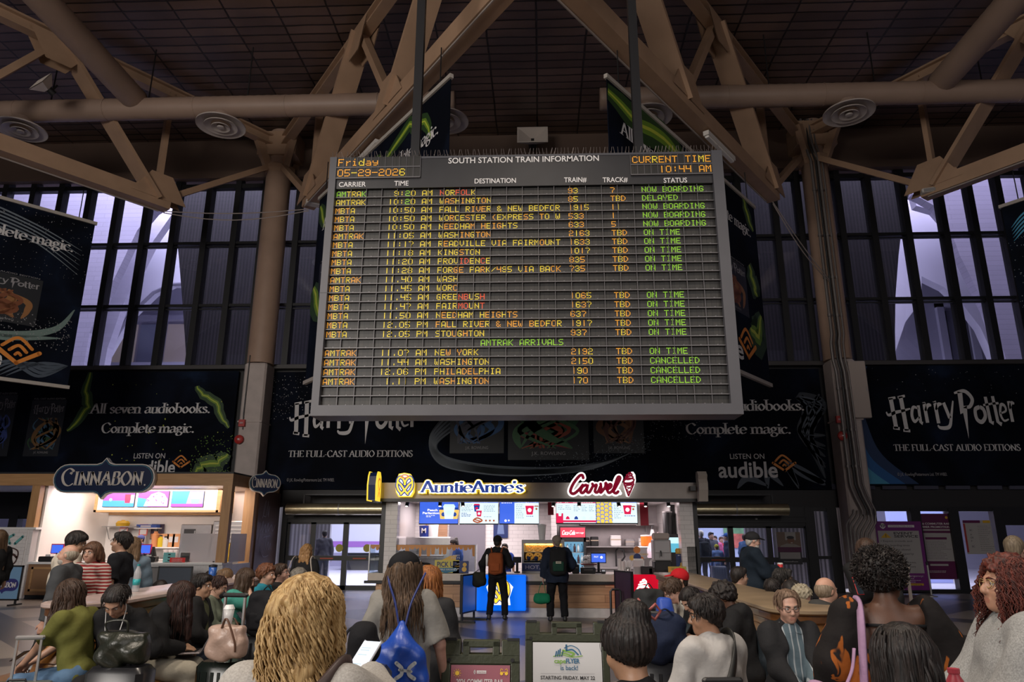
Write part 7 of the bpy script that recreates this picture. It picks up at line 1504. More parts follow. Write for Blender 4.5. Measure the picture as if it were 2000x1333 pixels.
def person(label, top, D=None, zt=None, pose='stand', face=0, lean=0, head=(0,0,0), build=1.0, skin=(.42,.25,.17), hair=None, tops=(), bottom=None, shoes=(.02,.02,.02),
  hands=None, handw=None, feet=None, glasses=None, female=False, h=.010, cap=None, beard=None, seat=.45, key=None, curl=35, group=None, mask=None, fat=0.0):
 T = at(top[0], top[1], D) if zt is None else atz(top[0], top[1], zt)
 sit = pose == 'sit'
 RL = rot('X', -lean); hp = np.zeros(3)
 def up(x, y, z): return RL@np.array([x, y, z], float)
 Rh = RL@rot('Z', head[0])@rot('X', head[1])@rot('Y', head[2])      # +pitch looks up
 nb = up(0,-.015,.53); hc = nb+RL@np.array([0,.02,.02])+Rh@np.array([0,.015,.125])
 ht = hc+Rh@np.array([0,-.01,.122]) + np.array([0,0,(hair or {}).get('lift', .012)])
 if sit: s = min(max((T.z-seat)/(ht[2]+.10),.72),1.25); hz_ = seat+.10*s
 else: s = T.z/(ht[2]+.92); hz_ = .92*s
 rz = math.radians(face); cr, sr = math.cos(rz), math.sin(rz)
 base = (T.x-(ht[0]*cr-ht[1]*sr)*s, T.y-(ht[0]*sr+ht[1]*cr)*s)
 P = thing('person', label, 'person', (base[0], base[1], 0), rz, group)
 o = np.array([0,0, hz_]); B = build; X = lambda p: tuple(o+np.array(p, float)*s)
 def H(x, y, z): return X(hc+Rh@np.array([x, y, z], float))
 sh = {q: up(q*.178*B, -.01,.475) for q in (-1,1)}; hj = {q: np.array([q*.09*B, 0,-.02]) for q in (-1,1)}
 dflt = {1: (.27*B, .03,-.10),-1: (-.27*B, .03,-.10)} if not sit else {1: (.09,.26,.13),-1: (-.09,.26,.13)}
 for q, w_ in (handw or {}).items():
  wp = at(w_[0], w_[1], w_[2]); dx, dy = wp.x-base[0], wp.y-base[1]; dflt[q] = tuple((np.array([dx*cr+dy*sr, -dx*sr+dy*cr, wp.z])-o)/s)
 hands = {**dflt, **(hands or {})}; el = {}; wr = {}
 for q in (-1,1): el[q], wr[q] = ik(sh[q], hands[q], .285,.255,(q*.7,-1,-.5) if not sit else (q*1.0,-.6,-.7))
 ft = feet or ({1: (.11,.43),-1: (-.11,.43)} if sit else {1: (.10,.0),-1: (-.10,.03)})
 kn = {}; an = {}
 for q in (-1,1):
  fx, fy = ft[q]; tgt = np.array([fx, fy, (.085-hz_/s)]); kn[q], an[q] = ik(hj[q], tgt, .43,.42,(q*.12,1,.45 if sit else .05))
 r = lambda v: v*s
 def torso(F, e=0.0, k=.05, low=True):
  b_ = B*(1+fat*.5)
  if low: F.ell(X((0,-.015,.02)),(r(.165*b_+e), r(.118*B+e+fat*.05), r(.135+e)), k)
  F.ell(X(up(0,.005+fat*.04,.17)),(r(.142*b_+e), r(.10*B+e+fat*.09), r(.17)), k)
  F.ell(X(up(0,-.005,.345)),(r(.163*B+e), r(.112*B+e), r(.19+e*.4)), k)
  F.cap(X(up(-.13*B, -.012,.468)), X(up(.13*B, -.012,.468)), r(.058+e), None, k)
  F.cap(X(up(0,-.015,.46)), X(up(0,-.015,.52)), r(.075+e*.8), r(.058+e*.5), k)
  if female:
   for q in (-1,1): F.ell(X(up(q*.075,.085,.335)),(r(.07+e*.6), r(.062+e*.6), r(.068+e*.6)),.03)
  return F
 # ---- body
 F = Field(); torso(F)
 F.cap(X(nb-np.array([0,0,.05])), H(0,-.02,-.06), r(.056*min(B, 1.08)), r(.052),.03)
 F.ell(H(0,-.012,.035),(r(.077), r(.097), r(.088)),.02, R=Rh); F.ell(H(0,.022,-.03),(r(.063+fat*.02), r(.073), r(.088)),.03, R=Rh)
 F.ell(H(0,.070,-.092),(r(.026), r(.022), r(.02)),.03, R=Rh)
 for q in (-1,1):
  F.ell(H(q*.042,.055,-.03),(r(.026), r(.03), r(.03)),.02, R=Rh); F.cap(H(q*.012,.088,.03), H(q*.045,.072,.03), r(.011), r(.009),.012)
  F.ell(H(q*.031,.099,.010),(r(.018), r(.014), r(.012)),.012, 's', Rh)
  F.ell(H(q*.077,-.008,-.002),(r(.012), r(.022), r(.032)),.006, R=Rh@rot('X', -12)); F.cap(H(q*.013,.103,-.032), H(q*.008,.1,-.03), r(.009), None, .008)
 F.cap(H(0,.088,.022), H(0,.112,-.026), r(.009), r(.013),.014)
 [F.cap(H(q*.019,.0905,.0205), H(q*.043,.086,.0185), r(.0062), r(.005),.006) for q in (-1,1)]
 F.cap(H(-.019,.088,-.062), H(.019,.088,-.062), r(.009), None, .008); F.cap(H(-.016,.087,-.071), H(.016,.087,-.071), r(.009), None, .008); F.box(H(0,.101,-.0665),(r(.022), r(.008), r(.0012)),.004, 's', Rh, .001)
 for q in (-1,1):
  F.cap(X(sh[q]), X(el[q]), r(.05+fat*.02), r(.041+fat*.01),.04); F.cap(X(el[q]), X(wr[q]), r(.041), r(.027),.02)
  d = wr[q]-el[q]; d /= np.linalg.norm(d); n = np.cross(d, np.array([0,0,1.0]));
  n = -np.array([q*1.0,0,.0])*1 if abs(d[2]) > .8 else np.array([0,0,-1.0]); n = n-d*(n@d); n /= np.linalg.norm(n); sd = np.cross(d, n)
  if sd@np.array([q*1.0,0,0]) > 0 and abs(d[2]) <= .8: sd = -sd
  if abs(d[2]) > .8 and sd[1] < 0: sd = -sd
  pc = wr[q]+d*.045; Rp = np.stack([sd, n, d], 1)
  F.ell(X(pc),(r(.040), r(.017), r(.052)),.02, R=Rp)
  for i, (off, ln) in enumerate(((.03,.066),(.0105,.075),(-.0095,.07),(-.028,.055))):
   a = math.radians(curl*(.8+.12*i)); p0 = wr[q]+d*.082+sd*off; d1 = d*math.cos(a*.6)+n*math.sin(a*.6); p1 = p0+d1*ln*.5; d2_ = d*math.cos(a*1.5)+n*math.sin(a*1.5); p2 = p1+d2_*ln*.55
   F.cap(X(p0-d*.02), X(p1), r(.0098), r(.009),.005); F.cap(X(p1), X(p2), r(.009), r(.0078),.004)
  p0 = wr[q]+d*.03+sd*.03; p1 = p0+(sd*.75+d*.75+n*.25)*.036; p2 = p1+(d*.95+sd*.2+n*.35)*.034
  F.cap(X(p0), X(p1), r(.014), r(.011),.012); F.cap(X(p1), X(p2), r(.011), r(.009),.004)
  F.cap(X(hj[q]), X(kn[q]), r(.083*B), r(.055),.04); F.cap(X(kn[q]), X(an[q]), r(.055), r(.037),.03); F.cap(X(an[q]), X(an[q]+np.array([q*.012,.14,-.055])), r(.036), r(.026),.02)
 v, Q = F.mesh(h*s)
 if skin not in LIPM: LIPM[skin] = mat('lips_%02d%02d%02d' % tuple(int(x*99) for x in skin),(skin[0]*.88, skin[1]*.70, skin[2]*.70),.4)
 ctr = v[Q].mean(1); loc = ((ctr-o)/s-hc)@Rh
 mi = ((np.abs(loc[:, 0]) < .024*np.clip(1-(np.abs(loc[:, 2]+.0665)/.02),0,1)**.5) & (np.abs(loc[:, 2]+.0665) < .013) & (loc[:, 1] > .078)).astype(int)
 np_obj('body', v, Q, [skin_mat(skin), LIPM[skin]], P, mi)
 for q in (-1,1):
  e = MB(); n8 = 12 if h < .011 else 8; e.cm = 0; e.ball(H(q*.031,.0785,.008), r(.0130), n8); e.cm = 1; c = Vector(H(q*.031,.0845,.0075)); e.ball(c, r(.0082),8); e.build('eye', [EYEW, IRIS], P, True)
 hcol = (hair or {}).get('col', (.02,.015,.01)); HM = hair_mat(hcol, (hair or {}).get('col2'))
 bw = MB()
 for q in (-1,1): bw.tube([H(q*.014,.099,.028), H(q*.032,.096,.034), H(q*.05,.079,.028)], [r(.003), r(.0045), r(.002)], 6)
 bw.build('eyebrows', HM if (hair or {}).get('type') not in ('grey', 'bald') else hair_mat((.10,.085,.07)), P, True)
 # ---- clothing
 res = h*s*1.15
 for t in tops:
  e = t.get('e', .021); F = Field(); torso(F, e); hem = t.get('hem', -.06)
  if hem < -.08: F.cap(X((-.07*B, -.01,0)), X((-.07*B, .0, hem-.1)), r(.10*B+e), r(.105*B+e),.06); F.cap(X((.07*B, -.01,0)), X((.07*B, .0, hem-.1)), r(.10*B+e), r(.105*B+e),.06)
  if t.get('loose'): F.ell(X(up(0,0,.12)),(r(.165*B+e+t['loose']), r(.115*B+e+t['loose']), r(.26)),.06)
  sl = t.get('sleeve', 1.0); slw = t.get('sw', .018)
  for q in (-1,1):
   if sl <= .0: continue
   u = min(sl/.5,1.0); E = sh[q]+(el[q]-sh[q])*u
   F.cap(X(sh[q]), X(E), r(.054+e*.7+slw*.4+fat*.02), r(.046+e*.5+slw+fat*.01),.03, flat=sl <= .5)
   if sl > .5: w_ = el[q]+(wr[q]-el[q])*min((sl-.5)/.5,1)*.97; F.cap(X(el[q]), X(w_), r(.046+e*.5+slw), r(.033+e*.4+slw*.8),.03, flat=True)
  if t.get('collar'): F.cap(X(nb+RL@np.array([0,-.01,-.03])), X(nb+RL@np.array([0,-.005,.025])), r(.078), r(.070),.02, flat=True)
  if t.get('hood'): F.ell(X(nb+RL@np.array([0,-.075,-.01])),(r(.13), r(.075), r(.085)),.03); F.cap(X(nb+RL@np.array([-.075,.01,0])), X(nb+RL@np.array([.0,-.07,.02])), r(.045), None, .03); F.cap(X(nb+RL@np.array([.075,.01,0])), X(nb+RL@np.array([.0,-.07,.02])), r(.045), None, .03)
  if t.get('low_back'): F.box(X(up(0,-.19,.42)),(r(.15*B), r(.16), r(.125)),.02, 's', None, .03); F.ell(X(up(0,-.03,.58)),(r(.17*B), r(.16), r(.12)),.02, 's')
  if t.get('open'):
   w = t['open']; Rt = RL; F.box(X(up(0,.17,.2)),(r(w), r(.12), r(.42)),.02, 's', Rt, .01)
  F.half(X((0,0, hem)),(0,0,-1)) if not sit or hem > -.02 else F.half(X((0,0,-.09)),(0,0,-1))
  sd_ = len(label)*1.7
  amp = t.get('fold', .0055)*s
  F.fx = lambda p, a=amp, c=sd_: a*(np.sin(p[:, 2]*31+np.sin(p[:, 0]*19+c)*1.6+p[:, 1]*13)+.7*np.sin(p[:, 0]*37+p[:, 2]*17+np.sin(p[:, 1]*23+c)))
  v, Q = F.mesh(res); np_obj(t.get('name', 'shirt'), v, Q, t['m'], P)
  if t.get('buttons'):
   b_ = MB()
   for z in (.06,.15,.24,.33,.42): b_.ball(X(up(0,.115*B+e+fat*.09, z)), r(.006),6)
   b_.build('buttons', PWHITE, P)
 if bottom:
  e = bottom.get('e', .012); F = Field(); F.ell(X((0,-.015,.02)),(r(.168*B+e), r(.12*B+e), r(.13)),.05)
  for q in (-1,1):
   F.cap(X(hj[q]), X(kn[q]), r(.086*B+e), r(.06+e*1.2),.04); A = kn[q]+(an[q]-kn[q])*bottom.get('len', .96); F.cap(X(kn[q]), X(A), r(.058+e*1.2), r(.046+e*1.5),.025, flat=True)
  F.half(X(up(0,0,.09)), tuple(up(0,0,1))) if not sit else F.half(X((0,0,.15)),(0,0,1))
  F.fx = lambda p, a=.0028*s: a*np.sin(p[:, 2]*36+np.sin(p[:, 0]*21+p[:, 1]*17)*2)
  v, Q = F.mesh(res); np_obj(bottom.get('name', 'trousers'), v, Q, bottom['m'], P)
 for q in (-1,1):
  F = Field(); a = an[q]; F.cap(X(a+np.array([0,-.03,-.03])), X(a+np.array([q*.012,.15,-.052])), r(.045), r(.036),.02); F.cap(X(a+np.array([0,-.015,-.02])), X(a+np.array([0,-.01,.035])), r(.046), r(.045),.02, flat=True); F.half((0,0,.004),(0,0,-1))
  v, Q = F.mesh(max(res, .012)); so = np_obj('shoe', v, Q, mat('shoe_%02d%02d%02d' % tuple(int(x*99) for x in shoes), shoes, .5), P)
 # ---- hair
 if hair:
  t = hair['type']; F = Field(); L = hair.get('len', .3); gr = 0
  if t in ('short', 'long', 'bun', 'pony', 'curly', 'bob', 'wavy', 'grey', 'messy'):
   th = hair.get('th', .006 if t == 'grey' else .012 if t in ('short', 'bun', 'pony') else .020)
   if cap: th = min(th, .005)
   F.ell(H(0,-.014,.038),(r(.080+th), r(.100+th), r(.09+th)),.01, R=Rh)
   z0 = hair.get('line', .062); F.half(H(0,.080, z0), tuple(Rh@np.array([0,-hair.get('slope', .62),.80])*-1))
   if t in ('short', 'grey', 'messy', 'bun', 'pony'):
    if hair.get('nape', 1): F.ell(H(0,-.07,-.02),(r(.066), r(.04), r(.065)),.02, R=Rh)
    for q in (-1,1): F.ell(H(q*.071,.012,.02),(r(.012), r(.022), r(.04)),.008, R=Rh)
   if t in ('short', 'messy') and not cap: F.cap(H(-.045,.06,.095), H(.045,.06,.1), r(.028), None, .02)
   if 'low' in hair: F.half(H(0,0, hair['low']), tuple(Rh@np.array([0,.25,-1])))
   D3 = np.array([0,0,-1.0])
   def drop(x, y, z, ln, r0, r1, bx=0, by=0):
    p = hc+Rh@np.array([x, y, z]); F.cap(X(p), X(p+D3*ln*.5+np.array([bx, by, 0])*.6), r(r0), r((r0+r1)/2),.02); F.cap(X(p+D3*ln*.5+np.array([bx, by, 0])*.6), X(p+D3*ln+np.array([bx, by, 0])), r((r0+r1)/2), r(r1),.02)
   if t in ('long', 'wavy', 'bob') or t == 'curly' and L > .25:
    for x in (-.05,0,.05): drop(x, -.07,.03, L, .052,.034 if t != 'bob' else .045, x*.5,-.03)
    for q in (-1,1): drop(q*.078,-.01,.05, L*.8,.03,.026, q*.02,-.01);
    if hair.get('front'):
     for q in hair['front'] if isinstance(hair['front'], tuple) else (-1,1): drop(q*.072,.045,.06, L*.95,.022,.022, q*.012,.03)
   if t == 'bun': F.ell(H(*hair.get('at', (0,-.09,.09))),(r(hair.get('br', .045)),)*3,.015)
   if t == 'pony': F.ell(H(0,-.115,.02),(r(.03),)*3,.015); drop(0,-.125,.01, L, .032,.014,0,-.04)
  elif t == 'afro': F.ell(H(0,-.02,.05),(r(.145), r(.15), r(.135)),.02, R=Rh); F.ell(H(0,.115,-.06),(r(.075), r(.085), r(.10)),.03, 's', Rh)
  elif t == 'bald':
   F.ell(H(0,-.022,.012),(r(.086), r(.096), r(.085)),.01, R=Rh); F.ell(H(0,.03,.09),(r(.081), r(.115), r(.082)),.01, 's', Rh); F.half(H(0,.02,.05), tuple(Rh@np.array([0,1,.15]))); F.half(H(0,0,-.07), tuple(Rh@np.array([0,.3,-1])))
  cz = {'curly': (.016,62), 'afro': (.010,115), 'wavy': (.009,40), 'messy': (.010,55)}.get(t)
  H0 = np.array(H(0,-.02,.03))
  if cz:
   am, fq = cz[0]*s, cz[1]/s; F.fx = lambda p: am*(np.sin(p[:, 0]*fq+np.sin(p[:, 2]*fq*.6)*2)*np.sin(p[:, 1]*fq+np.sin(p[:, 0]*fq*.7)*2)*np.sin(p[:, 2]*fq+np.sin(p[:, 1]*fq*.8)*2)+.5*np.sin(p[:, 0]*fq*2.1+p[:, 1]*fq*1.7)*np.sin(p[:, 2]*fq*1.9))
  else:
   am = hair.get('groove', .0028)*s; F.fx = lambda p: am*np.sin(np.arctan2(p[:, 0]-H0[0], p[:, 1]-H0[1])*34+np.sin(p[:, 2]*22/s)*1.5)
  if F.p: v, Q = F.mesh(h*s*.9); np_obj('hair', v, Q, HM, P)
  if t == 'afro':
   rg_ = random.Random(8); q_ = MB()
   for i in range(1500):
    d_ = np.array([rg_.gauss(0,1), rg_.gauss(0,1), rg_.gauss(0,1)]); d_ /= np.linalg.norm(d_)
    if d_[2] < -.75 or d_[1] > .55 and d_[2] < .5: continue
    p_ = np.array([0,-.02,.05])+d_*np.array([.138,.143,.128]); j_ = lambda: np.array([rg_.gauss(0,.007) for _ in range(3)]); q_.tube([H(*p_), H(*(p_+d_*.012+j_())), H(*(p_+d_*.022+j_()))], [r(.005), r(.0045), r(.002)], 4, False)
   q_.build('hair_locks', [HM], P, True)
  if 'locks' not in hair and h <= .010 and t in ('short', 'messy', 'bob', 'long', 'pony') and not cap: hair = {**hair, 'locks': 200, 'len': .05 if t in ('short', 'messy', 'pony', 'bun') else L, 'wave': .002, 'lw': .004, 'vol': .35, 'wl': .2, 'az': (40,320), 'sp': .3}; L = hair['len']
  if hair.get('locks'):
   rg_ = random.Random(len(label)); q_ = MB(); nl = hair['locks']; wv = hair.get('wave', .004); wl = hair.get('wl', .09); lw = hair.get('lw', .007)
   vol = hair.get('vol', 1.0)
   for i in range(nl):
    az = rg_.uniform(*hair.get('az', (62,298))); pol = rg_.uniform(70,100) if cap else rg_.uniform(2,98); a_, p_ = math.radians(az), math.radians(pol)
    dr = np.array([math.sin(p_)*math.sin(a_), math.sin(p_)*math.cos(a_), math.cos(p_)]); st = np.array([0,-.014,.038])+dr*np.array([.083,.104,.096])*(1.0+.12*vol-.1)
    if st[1] > .06 and st[2] < .06 or cap and st[2] > .075: continue
    ln = L*rg_.uniform(.55,1.08); npt = 16; pts = []; rs = []; ph = rg_.uniform(0,6.28); out = Rh@np.array([dr[0], dr[1], 0]); on = np.linalg.norm(out)+1e-6
    p = hc+Rh@st; d0 = Rh@(dr*.6+np.array([0,0,.1]));
    for k_ in range(npt):
     u = (k_/(npt-1))**1.25; hr = min(1, u*3.2); w = wv*min(1, u*4)
     tgt = np.array([p[0]+out[0]/on*.05*vol*min(1, u*2.5)*(.5+on), p[1]+out[1]/on*.05*vol*min(1, u*2.5)*(.5+on), p[2]-ln*u+.03*vol*math.sin(min(u*6, math.pi))])
     c_ = np.array([hc[0], hc[1]-.012, tgt[2]]); rel = tgt[:2]-c_[:2]; rr = np.linalg.norm(rel); zz = tgt[2]-hc[2]
     mn = .097+.02*vol if zz > -.09 else .072+.05*vol+.10*min((-.09-zz)/.12,1)*hair.get('sp', .6)
     if zz > -.02: mn = (.100+.02*vol)*math.sqrt(max(0,1-(max(zz-.03,0)/(.118+.01*vol))**2))
     if rr < mn: tgt[:2] = c_[:2]+rel/max(rr, 1e-5)*mn
     tgt = tgt+np.array([math.cos(ph+ln*u/wl*6.28), math.sin(ph+ln*u/wl*6.28),0])*w
     pts.append(X(tgt)); rs.append(r(lw)*(.55+.45*math.sin(math.pi*min(u*1.1+.12,1)))*(1 if u < .8 else 1-(u-.8)*3.5))
    q_.tube(pts, rs, 6, False)
   if q_.v: q_.build('hair_locks', [HM], P, True)
  if hair.get('clip'):
   q_ = MB(); c = hair['clip']; q_.tube([H(*p) for p in ((-.02+c[0], c[1], c[2]),(.03+c[0], c[1]-.01, c[2]+.03),(.06+c[0], c[1], c[2]),(.03+c[0], c[1]+.01, c[2]-.03),(-.02+c[0], c[1], c[2]))], r(.006),8); q_.tube([H(-.05+c[0], c[1], c[2]+.06), H(0+c[0], c[1], c[2]), H(-.03+c[0], c[1], c[2]-.05)], r(.006),8); q_.build('hair_clip', mat('clip_coral', (.35,.09,.08),.3), P, True)
 if beard:
  F = Field(); F.ell(H(0,.035,-.065),(r(.064), r(.066), r(.058)),.02, R=Rh); F.ell(H(0,.105,-.03),(r(.05), r(.06), r(.034)),.01, 's', Rh); F.ell(H(0,.1,-.066),(r(.02), r(.02), r(.009)),.004, 's', Rh); F.half(H(0,.01,0), tuple(Rh@np.array([0,-1,0])))
  v, Q = F.mesh(h*s); np_obj('beard', v, Q, hair_mat(beard), P)
 if mask:
  F = Field(); F.ell(H(0,.075,-.055),(r(.05), r(.055), r(.052)),.02, R=Rh); F.half(H(0,.03,0), tuple(Rh@np.array([0,-1,0]))); v, Q = F.mesh(h*s); mk = np_obj('face_mask', v, Q, mat('mask_black', mask, .6), P)
  q_ = MB();
  for q in (-1,1): q_.tube([H(q*.045,.06,-.035), H(q*.078,0,.0), H(q*.075,-.02,-.03), H(q*.05,.05,-.075)], r(.002),5)
  q_.build('ear_loop', mat('mask_black', mask, .6), mk)
 if glasses:
  q_ = MB(); gm = mat('spectacle_%02d' % int(glasses[0]*99), glasses, .25,.3)
  for q in (-1,1):
   q_.tube([H(q*(.032+.024*math.cos(a)),.101-.006*abs(math.cos(a)),.006+.019*math.sin(a)) for a in [i*2*math.pi/14 for i in range(15)]], r(.0022),5); q_.tube([H(q*.056,.095,.012), H(q*.079,.06,.014), H(q*.081,-.01,.012), H(q*.079,-.03,-.012)], r(.0022),5)
  q_.tube([H(-.009,.106,.01), H(0,.109,.013), H(.009,.106,.01)], r(.0022),5); q_.build('spectacles', gm, P, True)
 if cap:
  F = Field(); F.ell(H(0,-.012,.05),(r(.096), r(.116), r(.096)),.01, R=Rh); F.half(H(0,0,.016), tuple(Rh@np.array([0,.26,-1]))); v, Q = F.mesh(h*s); c_ = np_obj('cap', v, Q, cloth(cap['col']), P)
  sg = -1 if cap.get('back') else 1; F = Field(); ca = cap.get('turn', 0); Rb = Rh@rot('Z', ca); bc = hc+Rb@np.array([0, sg*.115,.052]); F.ell(X(bc),(r(.072), r(.075), r(.010)),.01, R=Rb@rot('X', -sg*10)); F.half(H(*(rot('Z', ca)@np.array([0, sg*.075,0]))), tuple(Rb@np.array([0,-sg, 0]))); v, Q = F.mesh(h*s*.8); np_obj('brim', v, Q, cloth(cap.get('brim', cap['col'])), c_)
  b_ = MB(); b_.ball(H(0,-.012,.142), r(.008),8); b_.build('button', cloth(cap['col']), c_)
  if cap.get('logo'):
   az = math.radians(cap['logo'][0]); pt = np.array([math.sin(az)*.091, math.cos(az)*.110, cap['logo'][1]]); q_ = MB(); U = Rh@np.array([math.cos(az),-math.sin(az),0]); Nn = Rh@np.array([math.sin(az), math.cos(az),.15]); V_ = np.cross(Nn, U)*-1 if False else Rh@np.array([0,0,1.0])
   for k_ in range(2): q_.tube([H(*(pt+np.array([0,0,0]))), H(*(pt+np.array([0,0,.001])))], r(cap['logo'][2]),10)
   q_.ball(H(*pt), r(cap['logo'][2]),10,(1,.9,1)); q_.build('badge', INK, c_)
 W3 = P.matrix_basis
 info = dict(o=P, s=s, base=base, hip=hz_, W=lambda p: W3 @ Vector(X(p)), X=X, H=H, hand={q: np.array(wr[q])+(wr[q]-el[q])/np.linalg.norm(wr[q]-el[q])*.09 for q in (-1,1)}, up=up, wr=wr, el=el, sh=sh, rz=rz, nb=nb, B=B)
 if key: PEOPLE[key] = info
 return info
def band(info, name, mt, pts, w, th=.006, world=False):
 q = MB(); P = [Vector(info['X'](p)) for p in pts]; P = [Vector(x) for x in spline3(P)]
 v = []; n = len(P)
 for i, p in enumerate(P):
  t = (P[min(i+1, n-1)]-P[max(i-1,0)]).normalized(); out = Vector((p.x, p.y, 0)); out = (out-t*out.dot(t)); out = out.normalized() if out.length > 1e-4 else Vector((0,-1,0)); sd = t.cross(out)
  v += [p+sd*w/2+out*th, p-sd*w/2+out*th, p-sd*w/2, p+sd*w/2]
 f = []
 for i in range(n-1):
  for k in range(4): f.append((i*4+k, i*4+(k+1) % 4, i*4+4+(k+1) % 4, i*4+4+k))
 q.add(v, f); q.add([], []); o = q.build(name, mt, info['o'], True); return o
def spline3(P, n=8):
 out = []; N = len(P)
 for i in range(N-1):
  a, b, c, d = P[max(i-1,0)], P[i], P[i+1], P[min(i+2, N-1)]
  for k in range(n): t = k/n; out.append(.5*((2*b)+(c-a)*t+(2*a-5*b+4*c-d)*t*t+(3*b-a-3*c+d)*t**3))
 return out+[P[-1]]
# ================================================================== luggage and hand-held things
def suitcase(lab, px, py, z, D, w=.42, hgt=.6, d=.25, rz=0, mt=None, handle=.42, rod=STEEL, grip=BLACKP, ribs=True, floor=0.0):
 p = at(px, py, D); mt = mt or mat('case_black', (.012,.012,.014),.55); o = thing('suitcase', lab, 'suitcase', (p.x, D, floor), rz); w2 = w/2
 MB().bevbox(-w2,-d/2,.06, w2, d/2,.06+hgt, .04).build('shell', mt, o, 'auto')
 if ribs:
  q = MB()
  for k in range(5): x = -w2+w*(.16+.17*k); q.box(x-.012,-d/2-.006,.1, x+.012, d/2+.006, hgt-.01)
  q.build('ribs', mt, o)
 for sx in (-1,1):
  for sy in (-1,1): MB().cyl((sx*(w2-.05)-.012, sy*(d/2-.05),.03),(sx*(w2-.05)+.012, sy*(d/2-.05),.03),.03,12).build('wheel', BLACKP, o)
 if handle:
  q = MB()
  for sx in (-.09,.09): q.box(sx-.009, d/2-.06,.06+hgt-.02, sx+.009, d/2-.04,.06+hgt+handle)
  q.build('handle_rods', rod, o); MB().bevbox(-.115, d/2-.07,.06+hgt+handle-.005,.115, d/2-.03,.06+hgt+handle+.03,.012).build('handle_grip', grip, o)
 MB().tube([(-.07,0,.06+hgt),(-.06,0,.06+hgt+.03),(.06,0,.06+hgt+.03),(.07,0,.06+hgt)], .01,6).build('carry_handle', BLACKP, o); return o
def soft(lab, cat, loc, rz, dims, mt, name='bag', k=.06, h=.014, wob=.006, handles=None, hm=None, pocket=None, tilt=0):
 o = thing(name, lab, cat, loc, rz); F_ = Field(); w, d, t = dims; F_.box((0,0, t/2),(w/2, d/2, t/2), r=min(w, d, t)*.32); F_.ell((0,-d*.1, t*.4),(w*.5, d*.55, t*.42), k)
 F_.fx = lambda P: wob*(np.sin(P[:, 0]*29+np.sin(P[:, 2]*23)*2)+np.sin(P[:, 2]*31+P[:, 0]*17))
 v, Q = F_.mesh(h); np_obj('body', v, Q, mt, o)
 if pocket: F_ = Field(); F_.box((0,-d/2-.01, t*.33),(w*.36,.03, t*.2), r=.02); v, Q = F_.mesh(h); np_obj('pocket', v, Q, pocket, o)
 for pts in handles or (): MB().tube(spline3([Vector(x) for x in pts]),.011,7, True, .6).build('handle', hm or mt, o, True)
 if tilt: o.rotation_euler = (math.radians(tilt),0, rz)
 return o
BAGK = cloth((.010,.010,.012)); NAVYB = cloth((.012,.018,.042)); VINYL = cloth((.014,.016,.010), 'shiny'); TAN = cloth((.36,.25,.20), 'shiny'); BRN = mat('leather_brown', (.10,.045,.025),.45)
def backpack(info, lab, mt, pocket=None, w=.30, t=.44, d=.17, z=.02, pk=None, text_=None, group=None):
 b = info; y0 = -.135-.02*(b['B']-1); o = soft(lab, 'backpack', tuple(b['W']((0, y0-d*.42, z))), b['rz'], (w*b['s'], d*b['s'], t*b['s']), mt, 'backpack', h=.014 if b['base'][1] < 9 else .022, wob=.003, pocket=pocket)
 if text_: s_ = b['s']; box_obj('label_patch', mat('patch_cream', (.5,.47,.36),.5), o, -.055*s_, -d*s_*.5-.055, t*s_*.44,.055*s_, -d*s_*.5-.048, t*s_*.53); q = MB(); text(q, text_, (0,-d*s_*.5-.057, t*s_*.457), XH, ZH, .03,.09, 'c', .02); q.build('lettering', INKN, o)
 MB().tube([(-.04,.03, t*b['s']-.01),(0,.0, t*b['s']+.04),(.04,.03, t*b['s']-.01)], .01,6).build('grab_loop', BLACKP, o)
 for q_ in (-1,1):
  pts = [(q_*.10, y0+.02,.46),(q_*.12,-.085,.53),(q_*.13,.02,.545),(q_*.13,.12,.47),(q_*.135,.15,.32),(q_*.16,.06,.12),(q_*.13,-.12,.06)]; bb = band(b, 'shoulder_strap', mt, pts, .05*b['s'], .012); W_ = bb.matrix_basis; bb.parent = o; bb.matrix_basis = Matrix.Rotation(0,4, 'Z'); bb.location = Vector((0,0,0));
  off = Vector(b['X']((0, y0-d*.42, z))); bb.data.transform(Matrix.Translation(-off))
 return o
def phone(lab, p, rx, rz, lit=True, mt=None, size=1.0):
 o = thing('phone', lab, 'phone', tuple(p)); o.rotation_euler = (rx, 0, rz); MB().bevbox(-.037*size, -.004,-.077*size, .037*size, .004,.077*size, .006).build('case', mt or BLACKP, o)
 q = MB(); q.quad((-.034*size, -.0045,-.073*size),(.034*size, -.0045,-.073*size),(.034*size, -.0045,.073*size),(-.034*size, -.0045,.073*size)); q.build('display', em('phone_lit', (.75,.85,1),.75) if lit else mat('phone_dark', (.02,.03,.04),.1), o)
 if lit: q = MB(); [poly(q, [(-.026*size, z*size),(.01*size, z*size),(.01*size, (z+.004)*size),(-.026*size, (z+.004)*size)], (0,-.005,0), XH, ZH, 1,1,0) for z in (-.05,-.03,.01,.03,.04)]; q.build('screen_text', SG, o)
 return o
LIGHT = (.46,.27,.19); PINK = (.50,.29,.22); ASIAN = (.43,.255,.16); MED = (.33,.175,.105); BROWN = (.20,.10,.058); DEEP = (.105,.046,.026)
BK = cloth((.012,.012,.013)); BKS = cloth((.02,.02,.022)); JEANS = cloth((.045,.085,.15), 'denim', (.09,.16,.26)); DKJ = cloth((.02,.025,.04), 'denim', (.03,.04,.06)); GREY = cloth((.24,.235,.225)); BLKH = (.010,.008,.007); DBR = (.030,.016,.010); BRH = (.055,.028,.015)
TR = lambda m, **k: dict(m=m, **k)
